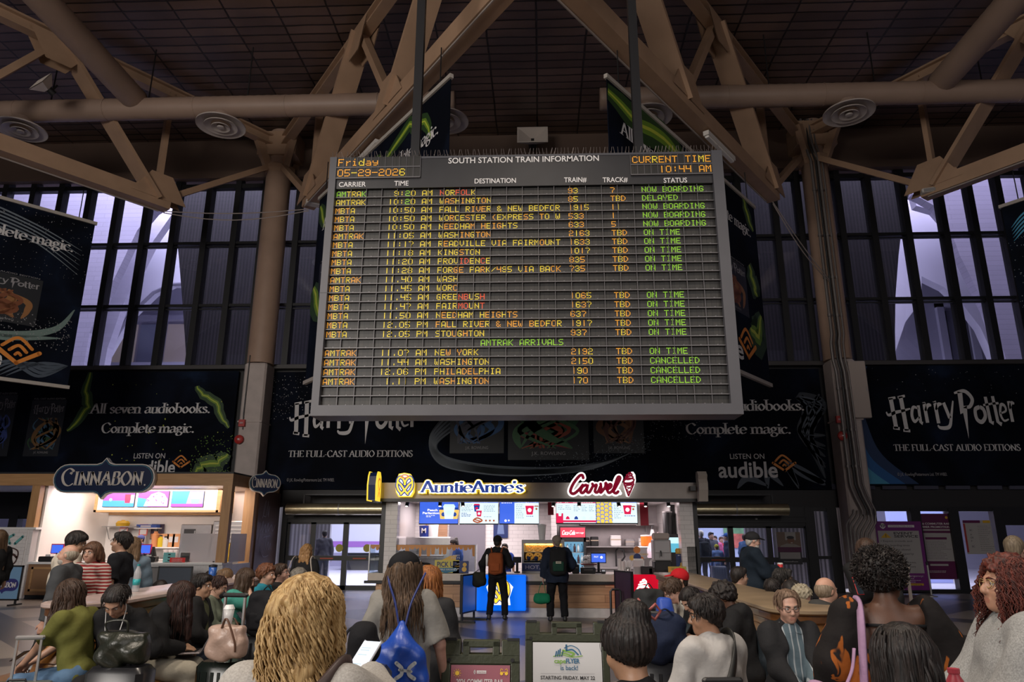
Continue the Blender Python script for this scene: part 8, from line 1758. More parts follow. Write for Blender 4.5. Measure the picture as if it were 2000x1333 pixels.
# ---------------- near foreground, backs to us
a = person('blonde curly-haired woman in an oatmeal sweater seen from behind', (607,1131),2.25, face=-6, head=(-22,-6,0), female=True, build=.98, skin=LIGHT, hair=dict(type='wavy', col=(.24,.135,.045), col2=(.60,.42,.20), len=.34, locks=900, wave=.013, wl=.10, vol=.55, lw=.0036, sp=.62, th=.024), tops=[TR(cloth((.30,.285,.265), 'heather', (.42,.40,.37)), e=.028, hem=-.14, loose=.02)], bottom=dict(m=DKJ), h=.008, handw={1: (722,1318,2.62)}, curl=45, key='blonde')
band(a, 'shoulder_strap', mat('strap_brown', (.055,.035,.032),.5), [(.15,.12,.40),(.15,.03,.555),(.12,-.10,.50),(.0,-.158,.36),(-.12,-.155,.14),(-.20,-.06,-.03)], .042,.012)
phone('glowing phone held by the blonde woman', at(709,1287,2.66),-.9,-.35, True, mat('phone_white', (.6,.6,.62),.3))
b = person('long-haired person in a black cap and grey T-shirt seen from behind', (790,1080),4.9, face=2, head=(-58,4,0), build=.92, skin=PINK, hair=dict(type='long', col=(.045,.026,.014), col2=(.14,.085,.05), len=.50, locks=420, wave=.006, wl=.2, vol=.6, lw=.005, th=.014, sp=.62, az=(20,340)), cap=dict(col=(.008,.009,.013), logo=(-15,.06,.017)), tops=[TR(cloth((.215,.205,.185)), e=.022, sleeve=.46, sw=.028, hem=-.16, loose=.01)], bottom=dict(m=BK), h=.008, hands={-1: (-.29,.02,-.13),1: (.28,.12,-.02)}, key='cap')
q = MB(); q.tube([Vector(b['X'](b['wr'][-1]+np.array([.0,0,.028])+.036*np.array([math.cos(t), math.sin(t),0]))) for t in [i*.4488 for i in range(15)]], .012,6); q.build('watch_strap', BLACKP, b['o'])
SB_ = mat('sack_blue', (.012,.06,.36),.35, bump=.35, bscale=9)
o = thing('drawstring_bag', 'bright blue drawstring bag on the back of the capped person', 'bag', tuple(b['W']((.02,-.22,-.12))), b['rz']); F_ = Field(); F_.ell((0,0,.17),(.175,.085,.2),.03); F_.ell((0,.0,.08),(.17,.08,.13),.05); F_.cap((0,.02,.3),(0,.05,.44),.10,.022,.06); F_.fx = lambda P: .005*np.sin(P[:, 0]*60*(1-P[:, 2])+np.sin(P[:, 2]*14)*2)+.003*np.sin(P[:, 2]*50+P[:, 0]*30)
v, Q = F_.mesh(.01); np_obj('sack', v, Q, SB_, o)
CORD = mat('cord_blue', (.015,.03,.16),.6); q = MB()
for s_ in (-1,1): q.tube(spline3([Vector(x) for x in ((s_*.02,.04,.43),(s_*.05,.05,.56),(s_*.10,.085,.68),(s_*.12,.16,.735))]),.007,6);
q.build('cord', CORD, o); q = MB(); q.tube(spline3([Vector(x) for x in ((-.16,.0,-.02),(-.2,.03,.12),(-.21,.08,.26),(-.20,.18,.4))]),.006,6); q.build('cord', CORD, o); MB().tube([(-.17,0,.0),(-.23,.01,-.03)], .012,6).build('toggle', BLACKP, o)
LG = mat('sack_print', (.55,.58,.60),.4); q = MB(); strokes(q, [('S', [(-.055,.235),(-.025,.21),(-.02,.19),(-.025,.17),(-.055,.15)], .022),('S', [(.055,.235),(.025,.21),(.02,.19),(.025,.17),(.055,.15)], .022),('L', [(-.035,.198),(.035,.188)], .016)], (.05,-.094,0), XH, ZH, 1,.02, lift=.004); text(q, 'UNDER ARMOUR', (.055,-.09,.12), Vector((.04,-.0,-1)).normalized(), XH, .016,.2, 'l', .02, lift=.01); q.build('print', LG, o)
person('red-haired woman in a dark jacket hidden behind the capped person', (838,1106),5.7, face=-12, female=True, skin=LIGHT, hair=dict(type='long', col=(.16,.05,.012), col2=(.36,.14,.04), len=.40, locks=190, wave=.005, wl=.2, vol=.6, lw=.007, sp=.3), tops=[TR(cloth((.016,.018,.024)), e=.03, hem=-.12)], bottom=dict(m=BK))
c = person('dark-haired woman with a coral hair clip seen from behind', (1218,1186),3.1, pose='sit', seat=.52, face=10, head=(22,-8,-4), female=True, build=.95, skin=(.36,.20,.12), hair=dict(type='bun', col=(.007,.006,.006), col2=(.03,.022,.02), br=.07, at=(.02,-.05,.125), th=.026, line=.052, slope=.62, nape=0, locks=60, len=.07, lw=.0012, wave=.006, vol=.4, groove=.005, lift=.045, clip=(.09,-.07,.13)), tops=[TR(BK, e=.016, sleeve=.35, low_back=0)], bottom=dict(m=BK), h=.008)
suitcase('black suitcase the woman with the coral clip is sitting on', 1222,1330,0,3.05, w=.55, hgt=.36, d=.36, handle=0, mt=mat('case_black', (.012,.012,.014),.3))
dd = person('long dark-haired woman at the lower right seen from behind', (1752,1222),2.9, pose='sit', seat=.55, face=8, head=(6,-14,6), female=True, skin=MED, hair=dict(type='long', col=(.008,.007,.006), col2=(.035,.026,.02), len=.42, locks=260, wave=.004, wl=.25, vol=.55, lw=.007, sp=.45), tops=[TR(BK, e=.025)], bottom=dict(m=BK), h=.009)
suitcase('dark suitcase under the long dark-haired woman', 1752,1332,0,2.86, w=.55, hgt=.38, d=.36, handle=0, mt=mat('case_charcoal', (.02,.02,.022),.3))
a = person('woman with an afro in an open-backed black and orange dress', (1716,1071),4.3, face=-8, head=(-58,0,0), female=True, build=1.16, fat=.35, skin=DEEP, glasses=(.02,.02,.02), hair=dict(type='afro', col=(.006,.005,.005), col2=(.022,.018,.016), lift=.055), tops=[TR(cloth((.012,.010,.010), 'blotch', (.30,.085,.015)), e=.035, hem=-.34, sleeve=.92, sw=.055, low_back=1, name='dress', loose=.03)], bottom=dict(m=cloth((.05,.012,.03))), h=.008, hands={1: (.34,.26,.12),-1: (-.36,.1,-.02)}, key='afro')
band(a, 'back_tie', BK, [(-.19,-.07,.42),(-.1,-.128,.425),(0,-.142,.425),(.1,-.128,.425),(.19,-.07,.42)], .016,.01)
LIL = cloth((.34,.21,.33)); band(a, 'shoulder_strap', LIL, [(-.15,.14,.3),(-.155,.05,.53),(-.16,-.08,.54),(-.19,-.175,.40),(-.22,-.21,.1)], .04,.014)
q = MB(); q.ball(a['H'](.082,.0,-.035),.008,8); q.build('earring', PWHITE, a['o'])
o = soft('lilac cloth shoulder bag hanging behind the woman with the afro', 'bag', tuple(a['W']((-.30,-.26,-.36))),0.1,(.42,.14,.46), LIL, 'shoulder_bag', wob=.012, handles=[[(-.05,0,.42),(.02,.02,.52),(.06,.05,.62)]])
o = thing('keyring_charm', 'brass keyring clipped to the lilac bag strap', 'keyring', tuple(a['W']((-.16,-.30,-.02)))); q = MB(); q.tube([(.02*math.cos(t),0,.02*math.sin(t)) for t in [i*.5236 for i in range(13)]], .003,5); q.build('ring', mat('brass', (.35,.25,.1),.3,.8), o); MB().box(-.008,-.004,-.09,.008,.004,-.02).build('tag', mat('brass', (.35,.25,.1),.3,.8), o)
a = person('woman with curly red-brown hair and glasses in a grey hoodie', (1968,1090),3.4, face=76, head=(10,6,0), female=True, build=1.2, fat=.5, skin=(.40,.215,.14), glasses=(.35,.25,.1), hair=dict(type='curly', col=(.035,.010,.008), col2=(.16,.035,.022), len=.34, locks=900, wave=.012, wl=.045, vol=.9, lw=.0032, th=.03, az=(42,318), sp=.6), tops=[TR(cloth((.20,.20,.195), 'heather', (.33,.33,.32)), e=.045, hem=-.18, hood=1, sw=.035, loose=.03)], bottom=dict(m=cloth((.14,.14,.15))), h=.008, hands={1: (.22,.34,.10),-1: (-.2,.34,.12)}, key='hoodie')
person('grey-haired man in a navy jacket at the right edge', (1977,1046),7.4, face=-48, skin=PINK, hair=dict(type='grey', col=(.10,.075,.05), col2=(.2,.16,.11)), tops=[TR(cloth((.014,.022,.034)), e=.035, collar=1)], bottom=dict(m=BK))
a = person('young woman with long dark hair and glasses behind the afro', (1690,1053),8.2, face=158, head=(10,-8,0), female=True, skin=LIGHT, glasses=(.1,.1,.1), hair=dict(type='long', col=DBR, len=.4), tops=[TR(BK, e=.025)], bottom=dict(m=DKJ), hands={1: (-.05,.30,.30)}, key='texter')
phone('phone in a red case raised beside the afro', at(1676,1145,7.6),-.3,.4, False, mat('phone_red', (.5,.02,.02),.4),1.1)
# ---------------- right bench
a = person('man with curly black hair in a white shirt with a black bag strap', (1374,1160),5.15, pose='sit', face=32, head=(52,-6,0), build=1.12, fat=.15, skin=MED, glasses=(.03,.03,.03), hair=dict(type='messy', col=BLKH, th=.028, lift=.025, line=.05), tops=[TR(cloth((.40,.385,.37)), e=.03, collar=1, hem=-.07, fold=.006)], bottom=dict(m=DKJ), h=.008, key='whiteshirt', seat=.44)
band(a, 'bag_strap', mat('strap_black', (.02,.02,.018),.5), [(.13,.1,.44),(.13,.0,.57),(.10,-.10,.52),(.0,-.165,.36),(-.12,-.165,.16),(-.2,-.08,0)], .05,.012)
MB_ = suitcase('black hard case that the man in the white shirt sits on', 1374,1330,0,5.15, w=.5, hgt=.32, d=.4, handle=0)
suitcase('grey suitcase with a raised handle behind the white shirt', 1418,1330,0,4.35, w=.36, hgt=.52, d=.22, handle=.34, mt=mat('case_grey', (.08,.08,.085),.35), rod=mat('rod_bronze', (.22,.19,.17),.35,.6), rz=.1)
person('seated person with short twists and a black jacket by the right bench', (1402,1137),6.9, pose='sit', face=62, head=(10,-16,0), lean=10, skin=DEEP, hair=dict(type='curly', col=(.006,.005,.005), len=.1, th=.03, lift=.03), tops=[TR(BK, e=.04, hood=1)], bottom=dict(m=BK), key='twists')
soft('dark teal backpack propped against the right bench', 'backpack', tuple(atz(1466,1310,.46)+Vector((0,-.9,0))),.3,(.34,.2,.48), cloth((.016,.022,.028)), 'backpack', handles=[[(-.05,0,.47),(0,0,.52),(.05,0,.47)]], pocket=cloth((.016,.022,.028)))
a = person('seated girl with tied black hair looking down at her phone', (1336,1152),7.6, pose='sit', face=118, head=(0,-28,0), lean=14, female=True, build=.92, skin=LIGHT, hair=dict(type='pony', col=BLKH, len=.2), tops=[TR(BK, sleeve=.45)], bottom=dict(m=DKJ), hands={1: (.05,.24,.24),-1: (-.06,.24,.24)}, key='girl')
phone('dark phone held by the seated girl on the right bench', a['W']((0,.32,.31)),-.7, math.radians(118+180), False)
person('boy with brown hair in a white T-shirt leaning forward', (1302,1133),8.5, pose='sit', face=98, head=(0,-14,0), lean=24, build=.95, skin=PINK, hair=dict(type='messy', col=(.035,.02,.012), th=.018, lift=.02), tops=[TR(cloth((.50,.48,.42)), sleeve=.42, sw=.028)], bottom=dict(m=DKJ), key='boy')
person('boy in a red baseball cap seated against the right bench', (1327,1112),9.2, pose='sit', face=100, head=(-4,2,0), skin=LIGHT, hair=dict(type='short', col=BLKH), cap=dict(col=(.42,.012,.018)), tops=[TR(cloth((.45,.43,.36)), e=.022), TR(BK, e=.028, sleeve=0, name='vest')], bottom=dict(m=BK))
soft('grey and black backpack on the lap of the leaning boy', 'backpack', tuple(atz(1270,1225,.62)),.5,(.38,.28,.46), cloth((.030,.032,.034)), 'backpack', pocket=BAGK, handles=[[(-.06,0,.46),(0,0,.52),(.06,0,.46)]])
soft('bright blue bag strap pouch between the boys on the right bench', 'bag', tuple(at(1298,1188,8.3)-Vector((0,0,.15))),.2,(.16,.12,.26), mat('pouch_blue', (.02,.07,.4),.5), 'pouch', wob=.003)
soft('navy duffel bag on a case before the right bench', 'bag', tuple(at(1292,1290,5.7)),.2,(.34,.3,.32), NAVYB, 'duffel_bag', wob=.008, handles=[[(-.08,-.1,.3),(0,-.12,.36),(.08,-.1,.3)]])
suitcase('black suitcase under the navy duffel bag', 1292,1320,0,5.72, w=.36, hgt=float(at(1292,1290,5.7).z)-.065, d=.28, handle=.30, rod=BLACKP, rz=-.2)
a = person('older man with glasses in a navy jacket seated facing the camera', (1536,1155),6.0, pose='sit', face=187, head=(-6,-8,3), lean=4, skin=(.47,.27,.20), build=.98, fat=.18, glasses=(.06,.05,.05), hair=dict(type='grey', col=(.10,.06,.038), col2=(.24,.16,.11), line=.112, slope=1.0, lift=.0, th=.008, locks=260, len=.05, wave=.002, lw=.0032, vol=.2, az=(45,315), sp=.2), tops=[TR(cloth((.10,.14,.165), 'vstripe', (.34,.37,.39)), e=.016, collar=1, name='shirt'), TR(cloth((.014,.017,.024)), e=.030, open=.07, name='jacket', sw=.016, fold=.007)], bottom=dict(m=cloth((.040,.048,.038))), hands={1: (.035,.30,.06),-1: (-.035,.31,.05)}, h=.007, curl=55, key='elder')
q = MB(); X_ = a['X']
for s_ in (-1,1): q.add([X_((s_*.012,.085,.535)), X_((s_*.085,.05,.55)), X_((s_*.075,.115,.46)), X_((s_*.02,.125,.475))], [(0,1,2,3),(3,2,1,0)])
q.build('collar', cloth((.10,.14,.165), 'vstripe', (.34,.37,.39)), a['o'])
person('balding man in a dark grey hooded jacket beside the older man', (1611,1129),7.2, pose='sit', face=-58, head=(-8,-4,0), build=1.05, skin=(.48,.27,.19), hair=dict(type='bald', col=(.16,.12,.08), col2=(.28,.22,.16), lift=0), tops=[TR(cloth((.040,.040,.038)), e=.035, hood=1)], bottom=dict(m=BK))
person('older woman with curly grey-blonde hair and a red scarf', (1566,1143),8.0, pose='sit', face=-72, head=(0,-10,0), female=True, skin=PINK, glasses=(.2,.15,.1), hair=dict(type='curly', col=(.22,.19,.13), col2=(.45,.40,.30), len=.16, th=.03, lift=.02), tops=[TR(cloth((.30,.02,.03)), e=.025, collar=1)], bottom=dict(m=BK))
person('black-haired man with glasses seated beyond the right bench', (1527,1110),8.9, pose='sit', face=-82, head=(-6,0,0), skin=ASIAN, glasses=(.05,.05,.05), hair=dict(type='short', col=(.014,.012,.011)), tops=[TR(cloth((.08,.08,.09)))], bottom=dict(m=BK))
person('dark-haired child seated in front of the man with glasses beyond the bench', (1507,1131),8.8, pose='sit', face=-20, build=.9, skin=ASIAN, hair=dict(type='short', col=BLKH, th=.02), tops=[TR(BKS)], bottom=dict(m=BK))
person('black-haired person seated just right of the man with glasses', (1546,1134),8.3, pose='sit', face=-75, build=.92, skin=ASIAN, hair=dict(type='bob', col=BLKH, len=.16), tops=[TR(BKS)], bottom=dict(m=BK))
person('black-haired young man seated at the far side of the right bench', (1442,1108),10.2, pose='sit', face=-80, skin=LIGHT, hair=dict(type='short', col=BLKH, th=.02), tops=[TR(BKS)], bottom=dict(m=BK), h=.012)
a = person('older man in a navy coat and cap holding a red cup by the doors', (1470,1040),12.2, face=-88, head=(0,-8,0), build=1.12, fat=.3, skin=PINK, glasses=(.1,.1,.1), beard=(.35,.33,.30), hair=dict(type='grey', col=(.3,.29,.27)), cap=dict(col=(.012,.018,.030)), tops=[TR(cloth((.010,.017,.027)), e=.05, hem=-.38, collar=1, sw=.03, name='coat')], bottom=dict(m=BK), hands={1: (.10,.33,.26),-1: (-.18,.12,.0)}, key='coat')
hp_ = a['W'](a['hand'][1]); o = thing('paper_cup', 'red paper cup with a white lid held by the man in the navy coat', 'cup', (hp_.x, hp_.y, hp_.z-.05)); MB().lathe([(.03,0),(.042,.11)], n=14).build('cup', mat('cup_red', (.5,.02,.02),.4), o, True); MB().lathe([(.044,.11),(.044,.125),(.035,.13),(0,.132)], n=14).build('lid', PWHITE, o)
# ---------------- left bench
a = person('young woman with long brown hair in an olive T-shirt and jeans', (130,1136),6.5, pose='sit', face=84, head=(6,-18,0), lean=10, female=True, skin=(.40,.23,.155), hair=dict(type='long', col=(.022,.012,.009), col2=(.07,.038,.026), len=.40, locks=200, wave=.007, wl=.14, vol=.6, lw=.006, sp=.45, front=1), tops=[TR(cloth((.115,.115,.028)), e=.016, sleeve=.4, hem=-.02)], bottom=dict(m=JEANS, e=.016), hands={1: (.05,.46,.10),-1: (-.06,.46,.10)}, h=.008, curl=50, key='olive')
phone('dark phone held low by the woman in the olive T-shirt', a['W']((0,.56,.15)),-1.0, math.radians(84+180), False)
a = person('young woman in black with white earphones bowing her head', (222,1151),6.35, pose='sit', face=187, head=(0,-26,0), lean=20, female=True, build=.86, skin=(.40,.225,.15), hair=dict(type='pony', col=(.007,.006,.006), col2=(.025,.02,.018), len=.24, line=.078), tops=[TR(BK, e=.02, sw=.012)], bottom=dict(m=BK), hands={1: (.02,.18,.38),-1: (-.14,.3,.10)}, h=.007, curl=12, key='phones')
q = MB()
for s_ in (-1,1): q.tube(spline3([Vector(a['H'](s_*.08,.01,-.01)), Vector(a['H'](s_*.08,.04,-.07)), Vector(a['X'](a['up'](s_*.05,.16,.40))), Vector(a['X'](a['up'](0,.17,.28)))]),.0035,5)
q.build('earphone_wire', PWHITE, a['o'])
o = soft('glossy black tote bag resting on a suitcase before the woman in black', 'bag', tuple(at(238,1298,5.75)),.06,(.36,.2,.24), VINYL, 'tote_bag', wob=.012, h=.011, handles=[[(-.1,-.04,.2),(-.13,-.06,.3),(.02,-.06,.31),(.03,-.04,.2)]])
suitcase('black suitcase carrying the glossy tote bag', 236,1320,0,5.75, w=.44, hgt=float(at(238,1298,5.75).z)-.07, d=.26, handle=0, ribs=False)
a = person('woman with long dark hair in a black hoodie using a laptop', (372,1142),7.2, pose='sit', face=-76, head=(4,-22,0), lean=18, female=True, build=.88, skin=ASIAN, hair=dict(type='long', col=(.016,.009,.008), col2=(.06,.025,.018), len=.42, locks=200, wave=.004, wl=.25, vol=.5, lw=.007, sp=.4, front=1), tops=[TR(BK, e=.026)], bottom=dict(m=cloth((.40,.37,.30)), e=.03), hands={1: (.08,.36,.14),-1: (-.08,.36,.14)}, h=.008, key='laptop')
lp = a['W']((0,.42,.10)); o = thing('laptop', 'open grey laptop on the knees of the woman in the black hoodie', 'laptop', tuple(lp), math.radians(-76+180)); ALU = mat('laptop_alu', (.35,.31,.32),.35,.6); MB().bevbox(-.15,-.1,0,.15,.11,.014,.005).build('base', ALU, o); q = MB(); q.xf = Matrix.Translation((0,-.1,.012)) @ Matrix.Rotation(math.radians(26),4, 'X'); q.box(-.15,-.006,0,.15,0,.21); sc_ = q.build('screen', ALU, o); q2_ = MB(); q2_.xf = q.xf; q2_.box(-.14,0,.01,.14,.002,.2); q2_.build('display', mat('phone_dark', (.02,.03,.04),.1), sc_); MB().box(-.13,-.06,.014,.13,.04,.016).build('keyboard', BLACKP, o)
a = person('man with short black hair in a black jacket and olive shirt', (396,1120),7.9, pose='sit', face=-82, head=(-6,0,0), skin=(.40,.225,.14), hair=dict(type='short', col=(.009,.008,.008), th=.020, lift=.022), tops=[TR(cloth((.06,.065,.035)), e=.016), TR(BK, e=.036, open=.06, name='jacket')], bottom=dict(m=DKJ), h=.008)
a = person('person in a black face mask and grey-green jacket with a tablet', (433,1126),8.35, pose='sit', face=-80, head=(-6,-14,0), lean=4, skin=LIGHT, female=True, mask=(.010,.010,.012), hair=dict(type='pony', col=(.011,.009,.009), len=.1), tops=[TR(cloth((.115,.135,.10)), e=.032, collar=1)], bottom=dict(m=cloth((.028,.030,.022))), hands={1: (.06,.33,.20),-1: (-.06,.36,.20)}, feet={1: (.1,.48),-1: (-.1,.40)}, key='mask', shoes=(.05,.045,.035))
tp = a['W']((0,.44,.28)); o = thing('tablet', 'dark tablet held by the person in the face mask', 'tablet', tuple(tp)); o.rotation_euler = (-.7,0, math.radians(100)); MB().bevbox(-.09,-.005,-.12,.09,.005,.12,.006).build('case', mat('tablet_navy', (.02,.028,.05),.35), o); MB().box(-.08,.005,-.11,.08,.006,.11).build('display', mat('phone_dark', (.02,.03,.04),.1), o)
a = person('person with long brown hair in a teal T-shirt resting chin on hand', (486,1112),9.1, pose='sit', face=-86, head=(-2,-4,0), lean=14, build=1.1, fat=.3, skin=LIGHT, hair=dict(type='long', col=(.035,.018,.011), len=.3), tops=[TR(cloth((.055,.26,.21)), e=.022, sleeve=.45, sw=.03)], bottom=dict(m=DKJ), hands={1: (.02,.24,.56),-1: (-.1,.36,.16)}, h=.009)
person('person with curly auburn hair in a bright teal shirt', (522,1102),9.7, pose='sit', face=-88, head=(-4,-2,0), skin=LIGHT, hair=dict(type='curly', col=(.075,.028,.013), col2=(.2,.08,.04), len=.2, th=.028, lift=.02), tops=[TR(cloth((.02,.19,.26)), e=.022, sleeve=.6)], bottom=dict(m=DKJ))
person('young man with glasses in a black shirt looking up at the board', (546,1102),10.1, pose='sit', face=-92, head=(6,8,0), skin=PINK, glasses=(.03,.03,.03), hair=dict(type='short', col=(.03,.017,.011), th=.018), tops=[TR(BKS, collar=1)], bottom=dict(m=BK))
person('grey-haired woman with glasses in a black and cream striped top', (586,1110),10.7, pose='sit', face=-74, head=(-6,-4,0), female=True, skin=LIGHT, glasses=(.2,.2,.2), hair=dict(type='wavy', col=(.10,.09,.075), col2=(.24,.22,.19), len=.2, lift=.02, th=.03), tops=[TR(cloth((.03,.03,.03), 'hstripe', (.42,.38,.28)))], bottom=dict(m=BK))
person('woman with brown-blonde tied hair and glasses beyond the left bench', (450,1113),10.9, pose='sit', face=-60, head=(0,-26,0), lean=10, female=True, skin=LIGHT, glasses=(.05,.05,.05), hair=dict(type='pony', col=(.085,.05,.025), len=.15), tops=[TR(BKS)], bottom=dict(m=BK), h=.012)
person('person with black hair bent low beyond the left bench, beside the blue tumbler', (415,1117),11.4, pose='sit', face=-10, lean=20, skin=MED, hair=dict(type='short', col=BLKH, th=.03), tops=[TR(BKS)], bottom=dict(m=BK), h=.012)
person('person with black hair seated beyond the left bench, before the poster frame', (312,1136),9.6, pose='sit', face=60, lean=16, skin=MED, hair=dict(type='short', col=BLKH, th=.03), tops=[TR(BKS)], bottom=dict(m=BK), h=.012)
# ---------------- standing at the left
person('young man with black hair in a cream cardigan looking down', (158,1038),9.0, face=-35, head=(-30,-18,0), skin=ASIAN, hair=dict(type='short', col=BLKH, th=.028, lift=.028), tops=[TR(cloth((.46,.41,.34)), e=.035, fold=.006)], bottom=dict(m=BK))
person('older bald man with a white beard in a charcoal jacket', (140,1065),8.3, face=98, head=(4,6,0), build=1.06, fat=.2, skin=(.47,.265,.19), beard=(.36,.33,.29), hair=dict(type='bald', col=(.20,.17,.12), col2=(.4,.36,.3), lift=0), tops=[TR(cloth((.045,.048,.052)), e=.035, collar=1, hem=-.12)], bottom=dict(m=BK), key='bald')
a = person('older woman with a brown bob in a red and white striped top', (184,1058),8.75, face=172, head=(4,0,0), female=True, fat=.2, skin=(.44,.25,.18), glasses=(.12,.1,.08), hair=dict(type='bob', col=(.055,.026,.014), col2=(.14,.07,.04), len=.14, lift=.025, th=.024, line=.045), tops=[TR(cloth((.24,.022,.025), 'hstripe', (.48,.42,.38)), e=.028, hem=-.14)], bottom=dict(m=cloth((.03,.03,.05))), h=.009)
person('young man in a black polo shirt facing left near the left bench', (243,1038),9.4, face=100, head=(4,4,0), build=1.06, skin=(.38,.215,.14), hair=dict(type='short', col=BLKH, th=.018, lift=.02), tops=[TR(cloth((.010,.011,.014)), e=.02, sleeve=.42, sw=.03, collar=1)], bottom=dict(m=BK), h=.009)
person('woman with long light brown hair in a blue denim jacket', (261,1050),10.0, face=40, head=(-10,0,0), female=True, skin=LIGHT, hair=dict(type='long', col=(.09,.055,.03), len=.35), tops=[TR(cloth((.12,.17,.22), 'denim', (.17,.23,.29)), e=.03)], bottom=dict(m=DKJ))
person('bakery worker in a violet-blue cap behind the counter', (276,1046),22.6, face=150, skin=LIGHT, hair=dict(type='short', col=DBR), cap=dict(col=(.05,.06,.17)), tops=[TR(cloth((.06,.07,.2)), sleeve=.45)], bottom=dict(m=BK), h=.014)
person('woman with long brown hair in black at the far left edge', (2,1036),13.2, face=78, female=True, skin=LIGHT, hair=dict(type='long', col=(.045,.022,.013), len=.55), tops=[TR(BK, e=.02)], bottom=dict(m=BK), feet={1: (.1,.18),-1: (-.1,-.25)}, h=.012)
a = person('blonde woman in black walking away with cream shoulder bags', (600,1063),12.6, face=-8, female=True, skin=LIGHT, hair=dict(type='wavy', col=(.20,.10,.035), col2=(.42,.25,.11), len=.24, lift=.02), tops=[TR(BK, e=.02)], bottom=dict(m=cloth((.20,.18,.17)), e=.03), h=.011)
CRM = cloth((.42,.37,.32))
for s_, lab in ((-1, 'cream canvas bag on the left shoulder of the walking blonde woman'),(1, 'cream printed bag on the right shoulder of the walking blonde woman')):
 w_ = a['W']((s_*.29,-.12,-.22)); soft(lab, 'bag', tuple(w_), a['rz'], (.2,.38,.42), CRM, 'canvas_bag', wob=.008, h=.018, handles=[[(-s_*.02,-.1,.40),(-s_*.10,-.05,.70),(-s_*.10,.1,.72),(-s_*.02,.15,.40)]])
# ---------------- at the snack kiosk
a = person('man in a black cap with an orange backpack at the counter', (972,1047),16.35, face=-6, head=(-12,0,0), skin=BROWN, hair=dict(type='short', col=BLKH), cap=dict(col=(.018,.017,.017)), tops=[TR(cloth((.016,.015,.014)), e=.03)], bottom=dict(m=cloth((.008,.008,.010)), e=.016), hands={-1: (-.33,.06,.02),1: (.2,.25,.15)}, feet={1: (.17,.0),-1: (-.17,.02)}, h=.011, key='orange')
backpack(a, 'orange-brown backpack worn by the man in the black cap', cloth((.24,.06,.018)), cloth((.26,.065,.02)))
o = soft('dark olive camera bag in the left hand of the backpacker', 'bag', tuple(a['W']((-.40,.0,-.24))),0,(.3,.26,.3), cloth((.022,.022,.016)), 'shoulder_bag', h=.02, handles=[[(-.1,0,.28),(.04,.02,.36),(.08,0,.28)]])
o = thing('water_bottle', 'white bottle in the side pocket of the orange backpack', 'bottle', tuple(a['W']((-.19,-.2,.18)))); MB().lathe([(.028,0),(.03,.2),(.015,.24),(.0,.25)], n=12).build('bottle', PWHITE, o, True)
a = person('man in a beige cap with a black and green backpack at the counter', (1087,1047),16.1, face=4, head=(12,0,0), build=1.1, skin=PINK, hair=dict(type='grey', col=(.12,.1,.08)), cap=dict(col=(.22,.18,.15)), tops=[TR(cloth((.012,.018,.035)), e=.045, hem=-.14, sw=.03)], bottom=dict(m=cloth((.008,.008,.009)), e=.022), hands={-1: (-.30,.04,-.10),1: (.26,.2,.1)}, feet={1: (.15,.0),-1: (-.15,.02)}, h=.011, key='green')
backpack(a, 'black backpack with a green pocket worn by the man in the beige cap', cloth((.012,.016,.015)), cloth((.012,.045,.030)), w=.34, t=.52, text_='YETI')
w_ = a['W'](a['hand'][-1]); o = soft('bright green lunch bag in the hand of the man in the beige cap', 'bag', (w_.x-.02, w_.y, w_.z-.42),0,(.34,.2,.20), cloth((.01,.17,.085)), 'lunch_bag', h=.02, wob=.002, handles=[[(-.08,0,.19),(-.02,0,.38),(.04,0,.40),(.08,0,.19)]])
person('kiosk worker with dark tied hair in a blue shirt behind the glass case', (884,1053),18.7, face=95, head=(0,-20,0), lean=6, female=True, skin=MED, hair=dict(type='bun', col=BLKH, br=.05), tops=[TR(cloth((.025,.06,.22)), sleeve=.45, e=.03)], bottom=dict(m=BK), hands={1: (.1,.36,.2),-1: (-.1,.36,.2)}, h=.014)
person('kiosk worker in a blue shirt mostly hidden behind the first customer', (986,1062),18.9, face=170, skin=MED, hair=dict(type='short', col=BLKH), tops=[TR(cloth((.02,.05,.24)), sleeve=.45, e=.03)], bottom=dict(m=BK), h=.014)
# ---------------- outside the doors
for i, (px, py, D, col, hc_, fc, lab, hat) in enumerate(((1368,1036,26.9,(.03,.035,.05),(.4,.4,.4),10, 'person with white hair in a dark coat and backpack outside the right doors', None),(1396,1047,29.5,(.55,.12,.28), DBR, 160, 'person in a pink top outside the right doors', None),(1408,1049,30,(.55,.05,.06), BRH, 190, 'person in a red top outside the right doors', None),
  (1419,1042,27.4,(.03,.04,.08), BLKH, 60, 'person in a blue cap and dark jacket outside the right doors', (.03,.10,.35)),(1399,1064,27.5,(.12,.20,.42), BRH, 0, 'person in a blue hoodie pulling a case outside the right doors', (.3,.28,.03)),(1388,1040,28.6,(.08,.09,.12), BLKH, 200, 'person in grey at the back of the crowd outside', None),(1455,1043,26.5,(.06,.12,.25), DBR, -60, 'person in a blue coat behind the second right door leaf', None),(1476,1034,28.3,(.1,.1,.13),(.5,.5,.5),180, 'white-capped person far out on the platform', (.6,.6,.6)),(635,1036,27.2,(.06,.06,.075), BLKH, 20, 'dark silhouetted person outside the left doors', None))):
 a = person(lab, (px, py), D, face=fc, skin=LIGHT, hair=dict(type='short', col=hc_), cap=dict(col=hat) if hat else None, tops=[TR(cloth(col), e=.035)], bottom=dict(m=DKJ), h=.018, key='out%d' % i)
backpack(PEOPLE['out0'], 'dark backpack on the white-haired person outside the right doors', cloth((.02,.022,.03)))
suitcase('dark blue suitcase behind the person in the blue hoodie outside', 1403,1100,0,26.9, w=.5, hgt=.7, d=.3, handle=.3, mt=mat('case_blue', (.03,.05,.10),.4))
